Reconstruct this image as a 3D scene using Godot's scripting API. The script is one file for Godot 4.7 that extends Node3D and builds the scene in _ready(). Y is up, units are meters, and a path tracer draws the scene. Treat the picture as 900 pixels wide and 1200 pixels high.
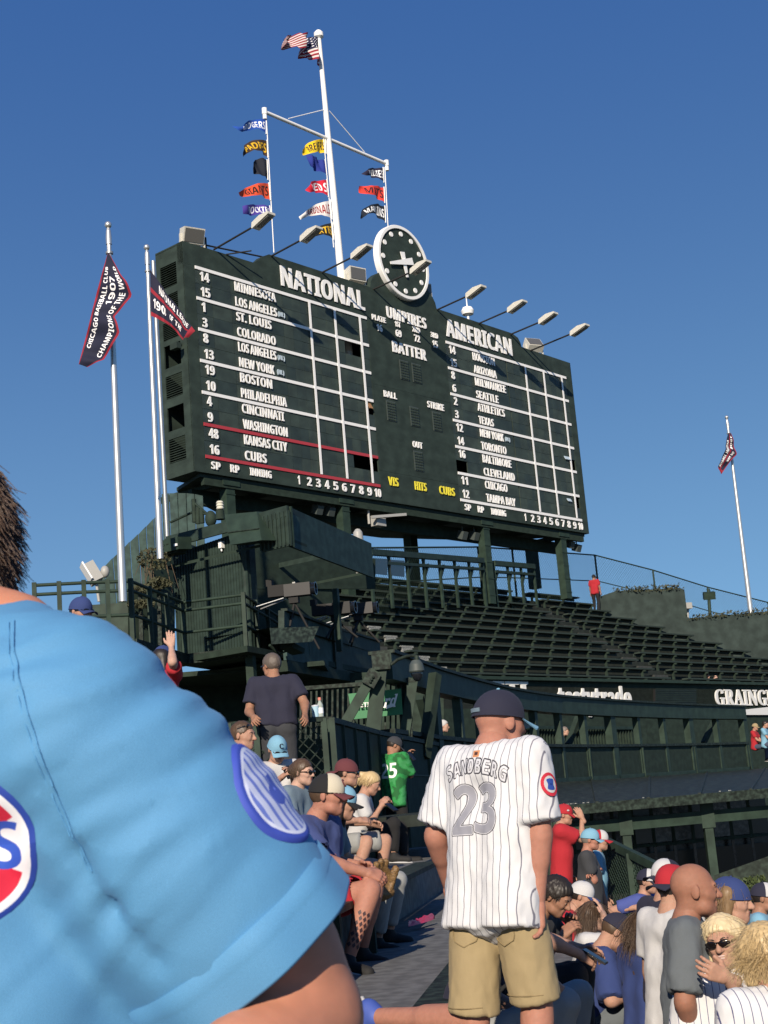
extends Node3D
# A ballpark's hand-turned scoreboard above the bleachers, seen from the seats.
# Metres, y up; the camera's eye is the origin, the street lies 9 m below it.

const F := 1661.0            # focal length in pixels of the 900 x 1200 photograph
const BOARD_AT := Vector3(-5.972, 11.122, -44.42)
var CB: Basis
var BD: Vector3              # along the board's face
var BN: Vector3              # out of the board's face
var M := {}
var bold: SystemFont
var serif: SystemFont
var taken := {}
var rng := RandomNumberGenerator.new()
var wav := FastNoiseLite.new()
var unit_box: BoxMesh
var text_cache := {}

# ---------------------------------------------------------------- mesh builder
class MB:
	var v := PackedVector3Array()
	var n := PackedVector3Array()
	var t := PackedVector2Array()

	func tri(a: Vector3, b: Vector3, c: Vector3, na: Vector3, nb: Vector3, nc: Vector3, ta := Vector2.ZERO, tb := Vector2.ZERO, tc := Vector2.ZERO) -> void:
		if (b - a).cross(c - a).dot(na + nb + nc) > 0.0:
			v.append(a); v.append(c); v.append(b); n.append(na); n.append(nc); n.append(nb); t.append(ta); t.append(tc); t.append(tb)
		else:
			v.append(a); v.append(b); v.append(c); n.append(na); n.append(nb); n.append(nc); t.append(ta); t.append(tb); t.append(tc)

	func quad(a: Vector3, b: Vector3, c: Vector3, d: Vector3, out: Vector3) -> void:
		var m := (b - a).cross(c - a)
		if m.length() < 1e-12: m = (c - a).cross(d - a)
		m = m.normalized()
		if m.dot(out) < 0.0: m = -m
		tri(a, b, c, m, m, m, Vector2(0, 1), Vector2(1, 1), Vector2(1, 0))
		tri(a, c, d, m, m, m, Vector2(0, 1), Vector2(1, 0), Vector2(0, 0))

	func box(x: Transform3D, s: Vector3) -> void:
		var h := s * 0.5
		for ax in 3:
			for sg in [-1.0, 1.0]:
				var nn := Vector3.ZERO; nn[ax] = sg
				var u := Vector3.ZERO; u[(ax + 1) % 3] = 1.0
				var w := Vector3.ZERO; w[(ax + 2) % 3] = 1.0
				var c0: Vector3 = nn * h
				var uu := u * h
				var ww := w * h
				quad(x * (c0 - uu - ww), x * (c0 + uu - ww), x * (c0 + uu + ww), x * (c0 - uu + ww), x.basis * nn)

	func beam(a: Vector3, b: Vector3, w: float, h: float, up := Vector3.UP) -> void:
		var z := (b - a).normalized()
		var x := up.cross(z)
		if x.length() < 1e-4: x = Vector3.RIGHT.cross(z)
		x = x.normalized()
		box(Transform3D(Basis(x, z.cross(x), z), (a + b) * 0.5), Vector3(w, h, a.distance_to(b)))

	func tube(a: Vector3, b: Vector3, ra: float, rb: float, seg := 10, caps := true) -> void:
		var z := (b - a).normalized()
		var x := z.cross(Vector3.UP)
		if x.length() < 1e-3: x = z.cross(Vector3.RIGHT)
		x = x.normalized()
		var y := z.cross(x)
		for i in seg:
			var p := TAU * i / seg
			var q := TAU * (i + 1) / seg
			var d0 := x * cos(p) + y * sin(p)
			var d1 := x * cos(q) + y * sin(q)
			tri(a + d0 * ra, b + d0 * rb, b + d1 * rb, d0, d0, d1)
			tri(a + d0 * ra, b + d1 * rb, a + d1 * ra, d0, d1, d1)
			if caps:
				tri(a, a + d0 * ra, a + d1 * ra, -z, -z, -z)
				tri(b, b + d0 * rb, b + d1 * rb, z, z, z)

	func lathe(x: Transform3D, prof: Array, seg := 14) -> void:
		for k in prof.size() - 1:
			var p0: Vector2 = prof[k]
			var p1: Vector2 = prof[k + 1]
			var sl := Vector2(p1.y - p0.y, p0.x - p1.x).normalized()
			for i in seg:
				var a := TAU * i / seg
				var b := TAU * (i + 1) / seg
				var ca := Vector3(cos(a), 0, sin(a))
				var cb := Vector3(cos(b), 0, sin(b))
				var na := x.basis * (ca * sl.x + Vector3.UP * sl.y).normalized()
				var nb := x.basis * (cb * sl.x + Vector3.UP * sl.y).normalized()
				var A := x * (ca * p0.x + Vector3.UP * p0.y)
				var B := x * (cb * p0.x + Vector3.UP * p0.y)
				var C := x * (cb * p1.x + Vector3.UP * p1.y)
				var D := x * (ca * p1.x + Vector3.UP * p1.y)
				tri(A, B, C, na, nb, nb)
				tri(A, C, D, na, nb, na)

	func ball(c: Vector3, r: Vector3, basis := Basis(), seg := 12, rings := 8) -> void:
		for j in rings:
			for i in seg:
				var q := []
				for e in [[j, i], [j, i + 1], [j + 1, i + 1], [j + 1, i]]:
					var th: float = PI * e[0] / rings
					var ph: float = TAU * e[1] / seg
					q.append(Vector3(sin(th) * cos(ph), cos(th), sin(th) * sin(ph)))
				var P := []
				var N := []
				for d in q:
					P.append(c + basis * (d * r)); N.append((basis * (d / r)).normalized())
				tri(P[0], P[1], P[2], N[0], N[1], N[2]); tri(P[0], P[2], P[3], N[0], N[2], N[3])

	func prism(poly: PackedVector2Array, x: Transform3D, depth: float) -> void:
		# polygon in x's xy plane, z from -depth to 0
		var id := Geometry2D.triangulate_polygon(poly)
		var zf := x.basis.z.normalized()
		for k in range(0, id.size(), 3):
			var a := poly[id[k]]; var b := poly[id[k + 1]]; var c := poly[id[k + 2]]
			tri(x * Vector3(a.x, a.y, 0), x * Vector3(b.x, b.y, 0), x * Vector3(c.x, c.y, 0), zf, zf, zf, a, b, c)
			if depth > 0.0:
				tri(x * Vector3(a.x, a.y, -depth), x * Vector3(b.x, b.y, -depth), x * Vector3(c.x, c.y, -depth), -zf, -zf, -zf, a, b, c)
		if depth <= 0.0: return
		var cw := Geometry2D.is_polygon_clockwise(poly)
		for k in poly.size():
			var a := poly[k]; var b := poly[(k + 1) % poly.size()]
			var o := Vector3(b.y - a.y, a.x - b.x, 0) * (-1.0 if cw else 1.0)
			quad(x * Vector3(a.x, a.y, 0), x * Vector3(b.x, b.y, 0), x * Vector3(b.x, b.y, -depth), x * Vector3(a.x, a.y, -depth), x.basis * o)

	func sheet(p: Array, w: int, h: int, uvs := []) -> void:
		# w x h points, rows one after another; smooth normals
		var N := []
		for j in h:
			for i in w:
				var dx: Vector3 = p[j * w + mini(i + 1, w - 1)] - p[j * w + maxi(i - 1, 0)]
				var dy: Vector3 = p[mini(j + 1, h - 1) * w + i] - p[maxi(j - 1, 0) * w + i]
				N.append(dx.cross(dy).normalized())
		for j in h - 1:
			for i in w - 1:
				var a := j * w + i
				var q := [a, a + 1, a + w + 1, a + w]
				var u := []
				for e in q:
					u.append(uvs[e] if uvs.size() else Vector2(float(e % w) / (w - 1), float(e / w) / (h - 1)))
				tri(p[q[0]], p[q[1]], p[q[2]], N[q[0]], N[q[1]], N[q[2]], u[0], u[1], u[2])
				tri(p[q[0]], p[q[2]], p[q[3]], N[q[0]], N[q[2]], N[q[3]], u[0], u[2], u[3])

	func mesh() -> ArrayMesh:
		var arr := []
		arr.resize(Mesh.ARRAY_MAX)
		arr[Mesh.ARRAY_VERTEX] = v
		arr[Mesh.ARRAY_NORMAL] = n
		arr[Mesh.ARRAY_TEX_UV] = t
		var m := ArrayMesh.new()
		m.add_surface_from_arrays(Mesh.PRIMITIVE_TRIANGLES, arr)
		return m

# ---------------------------------------------------------------- signed-distance field on a grid, meshed as surface nets
class Field:
	var o: Vector3
	var c: float
	var nx: int
	var ny: int
	var nz: int
	var f := PackedFloat32Array()

	func _init(lo: Vector3, hi: Vector3, cell: float) -> void:
		c = cell
		o = lo - Vector3.ONE * cell * 2.0
		var s := (hi - lo) / cell
		nx = int(s.x) + 6; ny = int(s.y) + 6; nz = int(s.z) + 6
		f.resize(nx * ny * nz)
		f.fill(9.0)

	func cone(a: Vector3, b: Vector3, ra: float, rb: float, k := 0.03, flat_b := false) -> void:
		var mr := maxf(ra, rb) + k + c * 2.0
		var lo := (Vector3(minf(a.x, b.x), minf(a.y, b.y), minf(a.z, b.z)) - Vector3.ONE * mr - o) / c
		var hi := (Vector3(maxf(a.x, b.x), maxf(a.y, b.y), maxf(a.z, b.z)) + Vector3.ONE * mr - o) / c
		var x0 := maxi(int(lo.x), 0); var x1 := mini(int(hi.x) + 1, nx - 1)
		var y0 := maxi(int(lo.y), 0); var y1 := mini(int(hi.y) + 1, ny - 1)
		var z0 := maxi(int(lo.z), 0); var z1 := mini(int(hi.z) + 1, nz - 1)
		var ab := b - a
		var l2 := ab.length_squared()
		var inv := 1.0 / l2 if l2 > 1e-12 else 0.0
		var len := sqrt(l2)
		var dr := rb - ra
		var ik := 0.25 / k
		var iy := 1.0 / ab.y if absf(ab.y) > 1e-5 else 0.0
		var iz := 1.0 / ab.z if absf(ab.z) > 1e-5 else 0.0
		for z in range(z0, z1 + 1):
			var pz := o.z + z * c - a.z
			var u0 := 0.0; var u1 := 1.0
			if iz != 0.0:
				var g0 := (pz - mr) * iz; var g1 := (pz + mr) * iz
				u0 = maxf(0.0, minf(g0, g1)); u1 = minf(1.0, maxf(g0, g1))
				if u0 > u1: continue
			for y in range(y0, y1 + 1):
				var py := o.y + y * c - a.y
				var t0 := u0; var t1 := u1
				if iy != 0.0:
					var h0 := (py - mr) * iy; var h1 := (py + mr) * iy
					t0 = maxf(t0, minf(h0, h1)); t1 = minf(t1, maxf(h0, h1))
					if t0 > t1: continue
				var e0 := a.x + ab.x * t0; var e1 := a.x + ab.x * t1
				var xa := maxi(int((minf(e0, e1) - mr - o.x) / c), 0)
				var xb := mini(int((maxf(e0, e1) + mr - o.x) / c) + 1, nx - 1)
				var i := (z * ny + y) * nx + xa
				var p := Vector3(o.x + xa * c - a.x, py, pz)
				for x in range(xa, xb + 1):
					var tt := p.dot(ab) * inv
					var d: float
					if flat_b and tt > 1.0:
						d = maxf((p - ab * tt).length() - rb, (tt - 1.0) * len)
					else:
						tt = clampf(tt, 0.0, 1.0)
						d = (p - ab * tt).length() - ra - dr * tt
					var e := f[i]
					var h := k - absf(d - e)
					if h > 0.0:
						f[i] = minf(d, e) - h * h * ik
					elif d < e:
						f[i] = d
					i += 1
					p.x += c

	func ell(ce: Vector3, r: Vector3, bs: Basis, k := 0.02, cut := false) -> void:
		var mr := maxf(r.x, maxf(r.y, r.z)) + k + c * 2.0
		var lo := (ce - Vector3.ONE * mr - o) / c
		var hi := (ce + Vector3.ONE * mr - o) / c
		var bi := bs.transposed()
		var rm := minf(r.x, minf(r.y, r.z))
		for z in range(maxi(int(lo.z), 0), mini(int(hi.z) + 1, nz - 1) + 1):
			for y in range(maxi(int(lo.y), 0), mini(int(hi.y) + 1, ny - 1) + 1):
				for x in range(maxi(int(lo.x), 0), mini(int(hi.x) + 1, nx - 1) + 1):
					var p := bi * (o + Vector3(x, y, z) * c - ce)
					var q := p / r
					var ql := q.length()
					var g := (p / (r * r)).length()
					var d := ql * (ql - 1.0) / g if g > 1e-6 else -rm
					var i := (z * ny + y) * nx + x
					var e := f[i]
					if cut:
						var h2 := k - absf(d + e)
						f[i] = maxf(e, -d) + (h2 * h2 * 0.25 / k if h2 > 0.0 else 0.0)
					else:
						var h := k - absf(d - e)
						f[i] = minf(d, e) - (h * h * 0.25 / k if h > 0.0 else 0.0)

	func bore(a: Vector3, b: Vector3, ra: float, rb: float) -> void:
		# hollow out a tapered bore between a and b
		var ab := b - a
		var inv := 1.0 / ab.length_squared()
		var L := ab.length()
		var m := Vector3.ONE * maxf(ra, rb)
		var lo := (a.min(b) - m - o) / c; var hi := (a.max(b) + m - o) / c
		for z in range(maxi(int(lo.z), 0), mini(int(hi.z) + 2, nz)):
			for y in range(maxi(int(lo.y), 0), mini(int(hi.y) + 2, ny)):
				for x in range(maxi(int(lo.x), 0), mini(int(hi.x) + 2, nx)):
					var i := (z * ny + y) * nx + x
					var p := o + Vector3(x, y, z) * c - a
					var t := p.dot(ab) * inv
					var d := maxf((p - ab * t).length() - lerpf(ra, rb, t), maxf(-t, t - 1.0) * L)
					if -d > f[i]: f[i] = -d

	func clip(p0: Vector3, m: Vector3) -> void:
		var i := 0
		for z in nz:
			for y in ny:
				var s := (o + Vector3(0, y, z) * c - p0).dot(m)
				var st := m.x * c
				for x in nx:
					if s > f[i]: f[i] = s
					s += st
					i += 1

	func at(p: Vector3) -> float:
		var q := (p - o) / c
		var x := clampi(int(q.x), 0, nx - 2); var y := clampi(int(q.y), 0, ny - 2); var z := clampi(int(q.z), 0, nz - 2)
		var u := clampf(q.x - x, 0, 1); var v := clampf(q.y - y, 0, 1); var w := clampf(q.z - z, 0, 1)
		var i := (z * ny + y) * nx + x
		var s := nx * ny
		return lerpf(lerpf(lerpf(f[i], f[i + 1], u), lerpf(f[i + nx], f[i + nx + 1], u), v), lerpf(lerpf(f[i + s], f[i + s + 1], u), lerpf(f[i + s + nx], f[i + s + nx + 1], u), v), w)

	func grad(p: Vector3) -> Vector3:
		var e := c * 0.7
		return Vector3(at(p + Vector3(e, 0, 0)) - at(p - Vector3(e, 0, 0)), at(p + Vector3(0, e, 0)) - at(p - Vector3(0, e, 0)), at(p + Vector3(0, 0, e)) - at(p - Vector3(0, 0, e))).normalized()

	func drop(p: Vector3, dir: Vector3, far := 1.0) -> Vector3:
		# from outside along dir to the surface
		var s := 0.0
		for k in 60:
			var d := at(p + dir * s)
			if d < 0.0006: break
			s += clampf(d * 0.8, 0.0008, 0.05)
			if s > far: break
		return p + dir * s

	func mesh(mb: MB, disp = null) -> void:
		var id := {}
		var P := PackedVector3Array()
		var N := PackedVector3Array()
		var s := nx * ny
		var lim := c * 1.75
		var off := [0, 1, nx, nx + 1, s, s + 1, s + nx, s + nx + 1]
		var cor := []
		for k in 8: cor.append(Vector3(k & 1, (k >> 1) & 1, k >> 2))
		var ed := [[0, 1], [2, 3], [4, 5], [6, 7], [0, 2], [1, 3], [4, 6], [5, 7], [0, 4], [1, 5], [2, 6], [3, 7]]
		var g := [0.0, 0.0, 0.0, 0.0, 0.0, 0.0, 0.0, 0.0]
		for z in nz - 1:
			for y in ny - 1:
				var i := (z * ny + y) * nx
				for x in nx - 1:
					if absf(f[i]) < lim:
						var m := 0
						for k in 8:
							g[k] = f[i + off[k]]
							if g[k] < 0.0: m |= 1 << k
						if m != 0 and m != 255:
							var acc := Vector3.ZERO
							var cnt := 0
							for e in ed:
								var ga: float = g[e[0]]
								var gb: float = g[e[1]]
								if (ga < 0.0) != (gb < 0.0):
									acc += cor[e[0]].lerp(cor[e[1]], ga / (ga - gb)); cnt += 1
							id[i] = P.size()
							P.append(o + (Vector3(x, y, z) + acc / cnt) * c)
					i += 1
		for p in P: N.append(grad(p))
		# one quad round each crossed edge
		var Q := PackedInt32Array()
		for i in id:
			var a: bool = f[i] < 0.0
			var i0: int = id[i]
			if a != (f[i + 1] < 0.0) and id.has(i - nx) and id.has(i - s) and id.has(i - nx - s):
				Q.append_array([i0, id[i - nx], id[i - nx - s], id[i - s]])
			if a != (f[i + nx] < 0.0) and id.has(i - 1) and id.has(i - s) and id.has(i - 1 - s):
				Q.append_array([i0, id[i - 1], id[i - 1 - s], id[i - s]])
			if a != (f[i + s] < 0.0) and id.has(i - 1) and id.has(i - nx) and id.has(i - 1 - nx):
				Q.append_array([i0, id[i - 1], id[i - 1 - nx], id[i - nx]])
		if disp != null:
			for k in P.size(): P[k] += N[k] * disp.call(P[k], N[k])
			var acc := PackedVector3Array()
			acc.resize(P.size())
			for k in range(0, Q.size(), 4):
				var m: Vector3 = (P[Q[k + 2]] - P[Q[k]]).cross(P[Q[k + 3]] - P[Q[k + 1]])
				if m.dot(N[Q[k]]) < 0.0: m = -m
				for j in 4: acc[Q[k + j]] += m
			for k in P.size():
				if acc[k].length_squared() > 1e-24: N[k] = acc[k].normalized()
		for k in range(0, Q.size(), 4):
			for tr in [[0, 1, 2], [0, 2, 3]]:
				var a := Q[k + tr[0]]; var b := Q[k + tr[1]]; var d := Q[k + tr[2]]
				var pa := P[a]; var pb := P[b]; var pd := P[d]
				mb.tri(pa, pb, pd, N[a], N[b], N[d], Vector2(pa.x, pa.y), Vector2(pb.x, pb.y), Vector2(pd.x, pd.y))

# ---------------------------------------------------------------- pixels to places
func ray(x: float, y: float) -> Vector3:
	return CB * Vector3((x - 450.0) / F, (600.0 - y) / F, -1.0)
func P(x: float, y: float, D: float) -> Vector3:          # on the upright plane D metres ahead
	var r := ray(x, y)
	return r * (D / -r.z)
func on_plane(x: float, y: float, p0: Vector3, m: Vector3) -> Vector3:
	var r := ray(x, y)
	return r * (p0.dot(m) / r.dot(m))
func at_h(x: float, y: float, h: float) -> Vector3:
	var r := ray(x, y)
	return r * (h / r.y)
func bp(u: float, v: float, w := 0.0) -> Vector3:          # board coordinates
	return BOARD_AT + BD * u + Vector3.UP * v + BN * w

# ---------------------------------------------------------------- nodes
func numbered(called: String) -> String:
	if not taken.has(called):
		taken[called] = 0
		return called
	taken[called] += 1
	return "%s_%03d" % [called, taken[called]]
func tag(o: Node, label := "", category := "", group := "", kind := "") -> Node:
	if label: o.set_meta("label", label)
	if category: o.set_meta("category", category)
	if group: o.set_meta("group", group)
	if kind: o.set_meta("kind", kind)
	return o
func thing(called: String, label: String, category: String, at := Vector3.ZERO, group := "") -> Node3D:
	var o := Node3D.new()
	o.name = numbered(called)
	add_child(o)
	o.position = at
	tag(o, label, category, group)
	return o
func obj(called: String, mesh: Mesh, mat: Material, parent: Node = self) -> MeshInstance3D:
	var o := MeshInstance3D.new()
	o.name = numbered(called) if parent == self else called
	o.mesh = mesh
	o.material_override = mat
	parent.add_child(o, true)
	# meshes are made in world metres; a part under a moved thing keeps its place
	if parent is Node3D and parent != self: o.transform = (parent as Node3D).global_transform.affine_inverse()
	return o
func local(called: String, mesh: Mesh, mat: Material, parent: Node, x := Transform3D()) -> MeshInstance3D:
	var o := MeshInstance3D.new()
	o.name = called
	o.mesh = mesh
	o.material_override = mat
	parent.add_child(o, true)
	o.transform = x
	return o
func struct(called: String, mesh: Mesh, mat: Material) -> MeshInstance3D:
	var o := obj(called, mesh, mat)
	o.set_meta("kind", "structure")
	return o
func bar(called: String, a: Vector3, b: Vector3, w: float, h: float, mat: Material, parent: Node, up := Vector3.UP) -> MeshInstance3D:
	var mb := MB.new()
	mb.beam(a, b, w, h, up)
	return obj(called, mb.mesh(), mat, parent)
func pipe(called: String, a: Vector3, b: Vector3, r: float, mat: Material, parent: Node, seg := 10) -> MeshInstance3D:
	var mb := MB.new()
	mb.tube(a, b, r, r, seg)
	return obj(called, mb.mesh(), mat, parent)
func panel(called: String, a: Vector3, b: Vector3, c: Vector3, d: Vector3, th: float, mat: Material, parent: Node) -> MeshInstance3D:
	# a slab whose front face is a b c d, th thick behind it (away from the eye)
	var mb := MB.new()
	var m := (b - a).cross(d - a).normalized()
	if m.dot(-a) < 0.0: m = -m
	var q := [a, b, c, d]
	mb.quad(a, b, c, d, m)
	mb.quad(a - m * th, b - m * th, c - m * th, d - m * th, -m)
	var mid := (a + b + c + d) / 4.0
	for k in 4:
		var e: Vector3 = q[k]; var g: Vector3 = q[(k + 1) % 4]
		mb.quad(e, g, g - m * th, e - m * th, (e + g) * 0.5 - mid)
	return obj(called, mb.mesh(), mat, parent)

# ---------------------------------------------------------------- lettering
func text_of(s: String, font: Font = null) -> TextMesh:
	var fo: Font = font if font else bold
	var key := s + str(fo.get_instance_id())
	if not text_cache.has(key):
		var t := TextMesh.new()
		t.text = s
		t.font = fo
		t.font_size = 48
		t.pixel_size = 0.01
		t.depth = 0.1
		t.curve_step = 1.5
		text_cache[key] = t
	return text_cache[key]
func heavy(s: String, fo: Font, wide := 0.0075) -> ArrayMesh:
	# the painter's heavy strokes: three close passes of the same letters, each a hair in front of the last
	var key := "heavy%.3f" % wide + s + str(fo.get_instance_id())
	if not text_cache.has(key):
		var arr := text_of(s, fo).surface_get_arrays(0)
		var vs: PackedVector3Array = arr[Mesh.ARRAY_VERTEX]
		var st := SurfaceTool.new()
		st.begin(Mesh.PRIMITIVE_TRIANGLES)
		for k in 3:
			st.append_from(text_of(s, fo), 0, Transform3D(Basis(), Vector3(wide * (k - 1), 0, 0.012 * k)))
		text_cache[key] = st.commit()
	return text_cache[key]
func letters(called: String, s: String, mat: Material, at: Vector3, xd: Vector3, yd: Vector3, w: float, h: float, parent: Node, depth := 0.03, font: Font = null) -> MeshInstance3D:
	var t := heavy(s, font if font else bold, 0.013 if h > 0.4 else 0.0075)
	var bb := t.get_aabb()
	var zd := xd.cross(yd).normalized()
	var bs := Basis(xd * (w / bb.size.x), yd * (h / bb.size.y), zd * (depth / 0.1))
	var x := Transform3D(bs, at - bs * Vector3(bb.position.x, bb.position.y, -0.05))
	var o := local(called, t, mat, parent)
	o.transform = (parent as Node3D).global_transform.affine_inverse() * x
	return o
func stamp(im: Image, s: String, ori: Vector2, ex: Vector2, ey: Vector2, col: Color, font: Font = null) -> void:
	# lettering drawn into a picture: ori = lower left, ex = along the line, ey = up, in pixels
	var t := text_of(s, font)
	var bb := t.get_aabb()
	var arr := t.surface_get_arrays(0) if t.get_surface_count() else []
	if arr.is_empty(): return
	var vs: PackedVector3Array = arr[Mesh.ARRAY_VERTEX]
	var ns: PackedVector3Array = arr[Mesh.ARRAY_NORMAL]
	var ids: PackedInt32Array = arr[Mesh.ARRAY_INDEX] if arr[Mesh.ARRAY_INDEX] != null else PackedInt32Array(range(vs.size()))
	for k in range(0, ids.size(), 3):
		if ns[ids[k]].z < 0.9: continue
		var q := []
		for e in 3:
			var p := vs[ids[k + e]]
			q.append(ori + ex * ((p.x - bb.position.x) / bb.size.x) + ey * ((p.y - bb.position.y) / bb.size.y))
		fill_tri(im, q[0], q[1], q[2], col)
func fill_tri(im: Image, a: Vector2, b: Vector2, c: Vector2, col: Color) -> void:
	var den := (b - a).cross(c - a)
	if absf(den) < 1e-6: return
	var W := im.get_width(); var H := im.get_height()
	for y in range(maxi(int(minf(a.y, minf(b.y, c.y))), 0), mini(int(maxf(a.y, maxf(b.y, c.y))) + 1, H - 1) + 1):
		for x in range(maxi(int(minf(a.x, minf(b.x, c.x))), 0), mini(int(maxf(a.x, maxf(b.x, c.x))) + 1, W - 1) + 1):
			var p := Vector2(x + 0.5, y + 0.5) - a
			var u := p.cross(c - a) / den
			var w := (b - a).cross(p) / den
			if u >= -0.002 and w >= -0.002 and u + w <= 1.002: im.set_pixel(x, y, col)
func picture(im: Image) -> ImageTexture:
	return ImageTexture.create_from_image(im)

# ---------------------------------------------------------------- materials (colours are linear base colours)
func lin(r: float, g: float, b: float) -> Color:
	return Color(r, g, b).linear_to_srgb()
func mat(r: float, g: float, b: float, rough := 0.7, grain := "", scale := 1.0, metal := 0.0) -> StandardMaterial3D:
	var m := StandardMaterial3D.new()
	m.albedo_color = lin(r, g, b)
	m.roughness = rough
	m.metallic = metal
	if grain:
		m.albedo_texture = M[grain]
		m.uv1_triplanar = true
		m.uv1_world_triplanar = true
		m.uv1_scale = Vector3.ONE * scale
	return m
func paint(r: float, g: float, b: float, rough: float, grain: String, scale: float) -> StandardMaterial3D:
	var m := mat(r, g, b, rough, grain, scale)
	m.metallic_specular = 0.34
	return m
func noise_tex(fr: float, lo: float, oct := 4, size := 512, type := FastNoiseLite.TYPE_SIMPLEX, sd := 3) -> NoiseTexture2D:
	var t := NoiseTexture2D.new()
	t.width = size; t.height = size
	t.seamless = true
	var nn := FastNoiseLite.new()
	nn.noise_type = type
	nn.frequency = fr
	nn.fractal_octaves = oct
	nn.seed = sd
	t.noise = nn
	var g := Gradient.new()
	g.set_color(0, Color(lo, lo, lo)); g.set_color(1, Color(1, 1, 1))
	g.set_offset(0, 0.2); g.set_offset(1, 0.8)
	t.color_ramp = g
	return t
func bump(m: StandardMaterial3D, t: Texture2D, s: float) -> StandardMaterial3D:
	m.heightmap_enabled = true
	m.heightmap_texture = t
	m.heightmap_scale = s
	return m

func _ready() -> void:
	# ---- camera, sky, sun, exposure
	CB = Basis(Vector3.RIGHT, deg_to_rad(11.74)) * Basis(Vector3.BACK, deg_to_rad(-4.70))
	var yaw := deg_to_rad(49.2)
	BD = Vector3(cos(yaw), 0, -sin(yaw))
	BN = Vector3(sin(yaw), 0, cos(yaw))
	var cam := Camera3D.new()
	cam.name = "camera"
	cam.transform = Transform3D(CB, Vector3.ZERO)
	cam.fov = rad_to_deg(2.0 * atan(600.0 / F))
	cam.near = 0.05
	cam.far = 4000.0
	var ca := CameraAttributesPhysical.new()
	ca.frustum_focus_distance = 16.0
	ca.frustum_focal_length = 12.0 * F / 600.0
	ca.frustum_near = 0.05
	ca.frustum_far = 4000.0
	ca.exposure_aperture = 16.0
	cam.attributes = ca
	add_child(cam)
	cam.current = true
	var env := Environment.new()
	env.background_mode = Environment.BG_SKY
	var sky := Sky.new()
	var sm := ProceduralSkyMaterial.new()
	sm.sky_top_color = Color8(48, 90, 156)
	sm.sky_horizon_color = Color8(146, 200, 240)
	sm.sky_curve = 0.16
	sm.sky_energy_multiplier = 0.91
	sm.ground_bottom_color = Color8(60, 62, 56)
	sm.ground_horizon_color = Color8(120, 130, 136)
	sm.sun_angle_max = 4.0
	sky.sky_material = sm
	env.sky = sky
	env.tonemap_mode = Environment.TONE_MAPPER_LINEAR
	env.tonemap_exposure = 1.25
	env.sdfgi_enabled = true
	env.ssao_enabled = true
	env.ssil_enabled = true
	var we := WorldEnvironment.new()
	we.name = "world"
	we.environment = env
	add_child(we)
	var sun := DirectionalLight3D.new()
	sun.name = "sun"
	sun.light_energy = 1.5
	sun.light_color = Color(1.0, 0.94, 0.86)
	sun.light_angular_distance = 0.5
	sun.shadow_enabled = true
	add_child(sun)
	sun.look_at_from_position(Vector3(-0.17, 0.43, 0.89), Vector3.ZERO)

	rng.seed = 11
	wav.seed = 5
	wav.frequency = 1.0
	wav.fractal_octaves = 2
	make_materials()
	make_setting()
	make_board()
	make_poles()
	make_bleachers()
	make_gallery()
	make_pavilion()
	make_near_stand()
	make_people()
	make_foreground()

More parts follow.
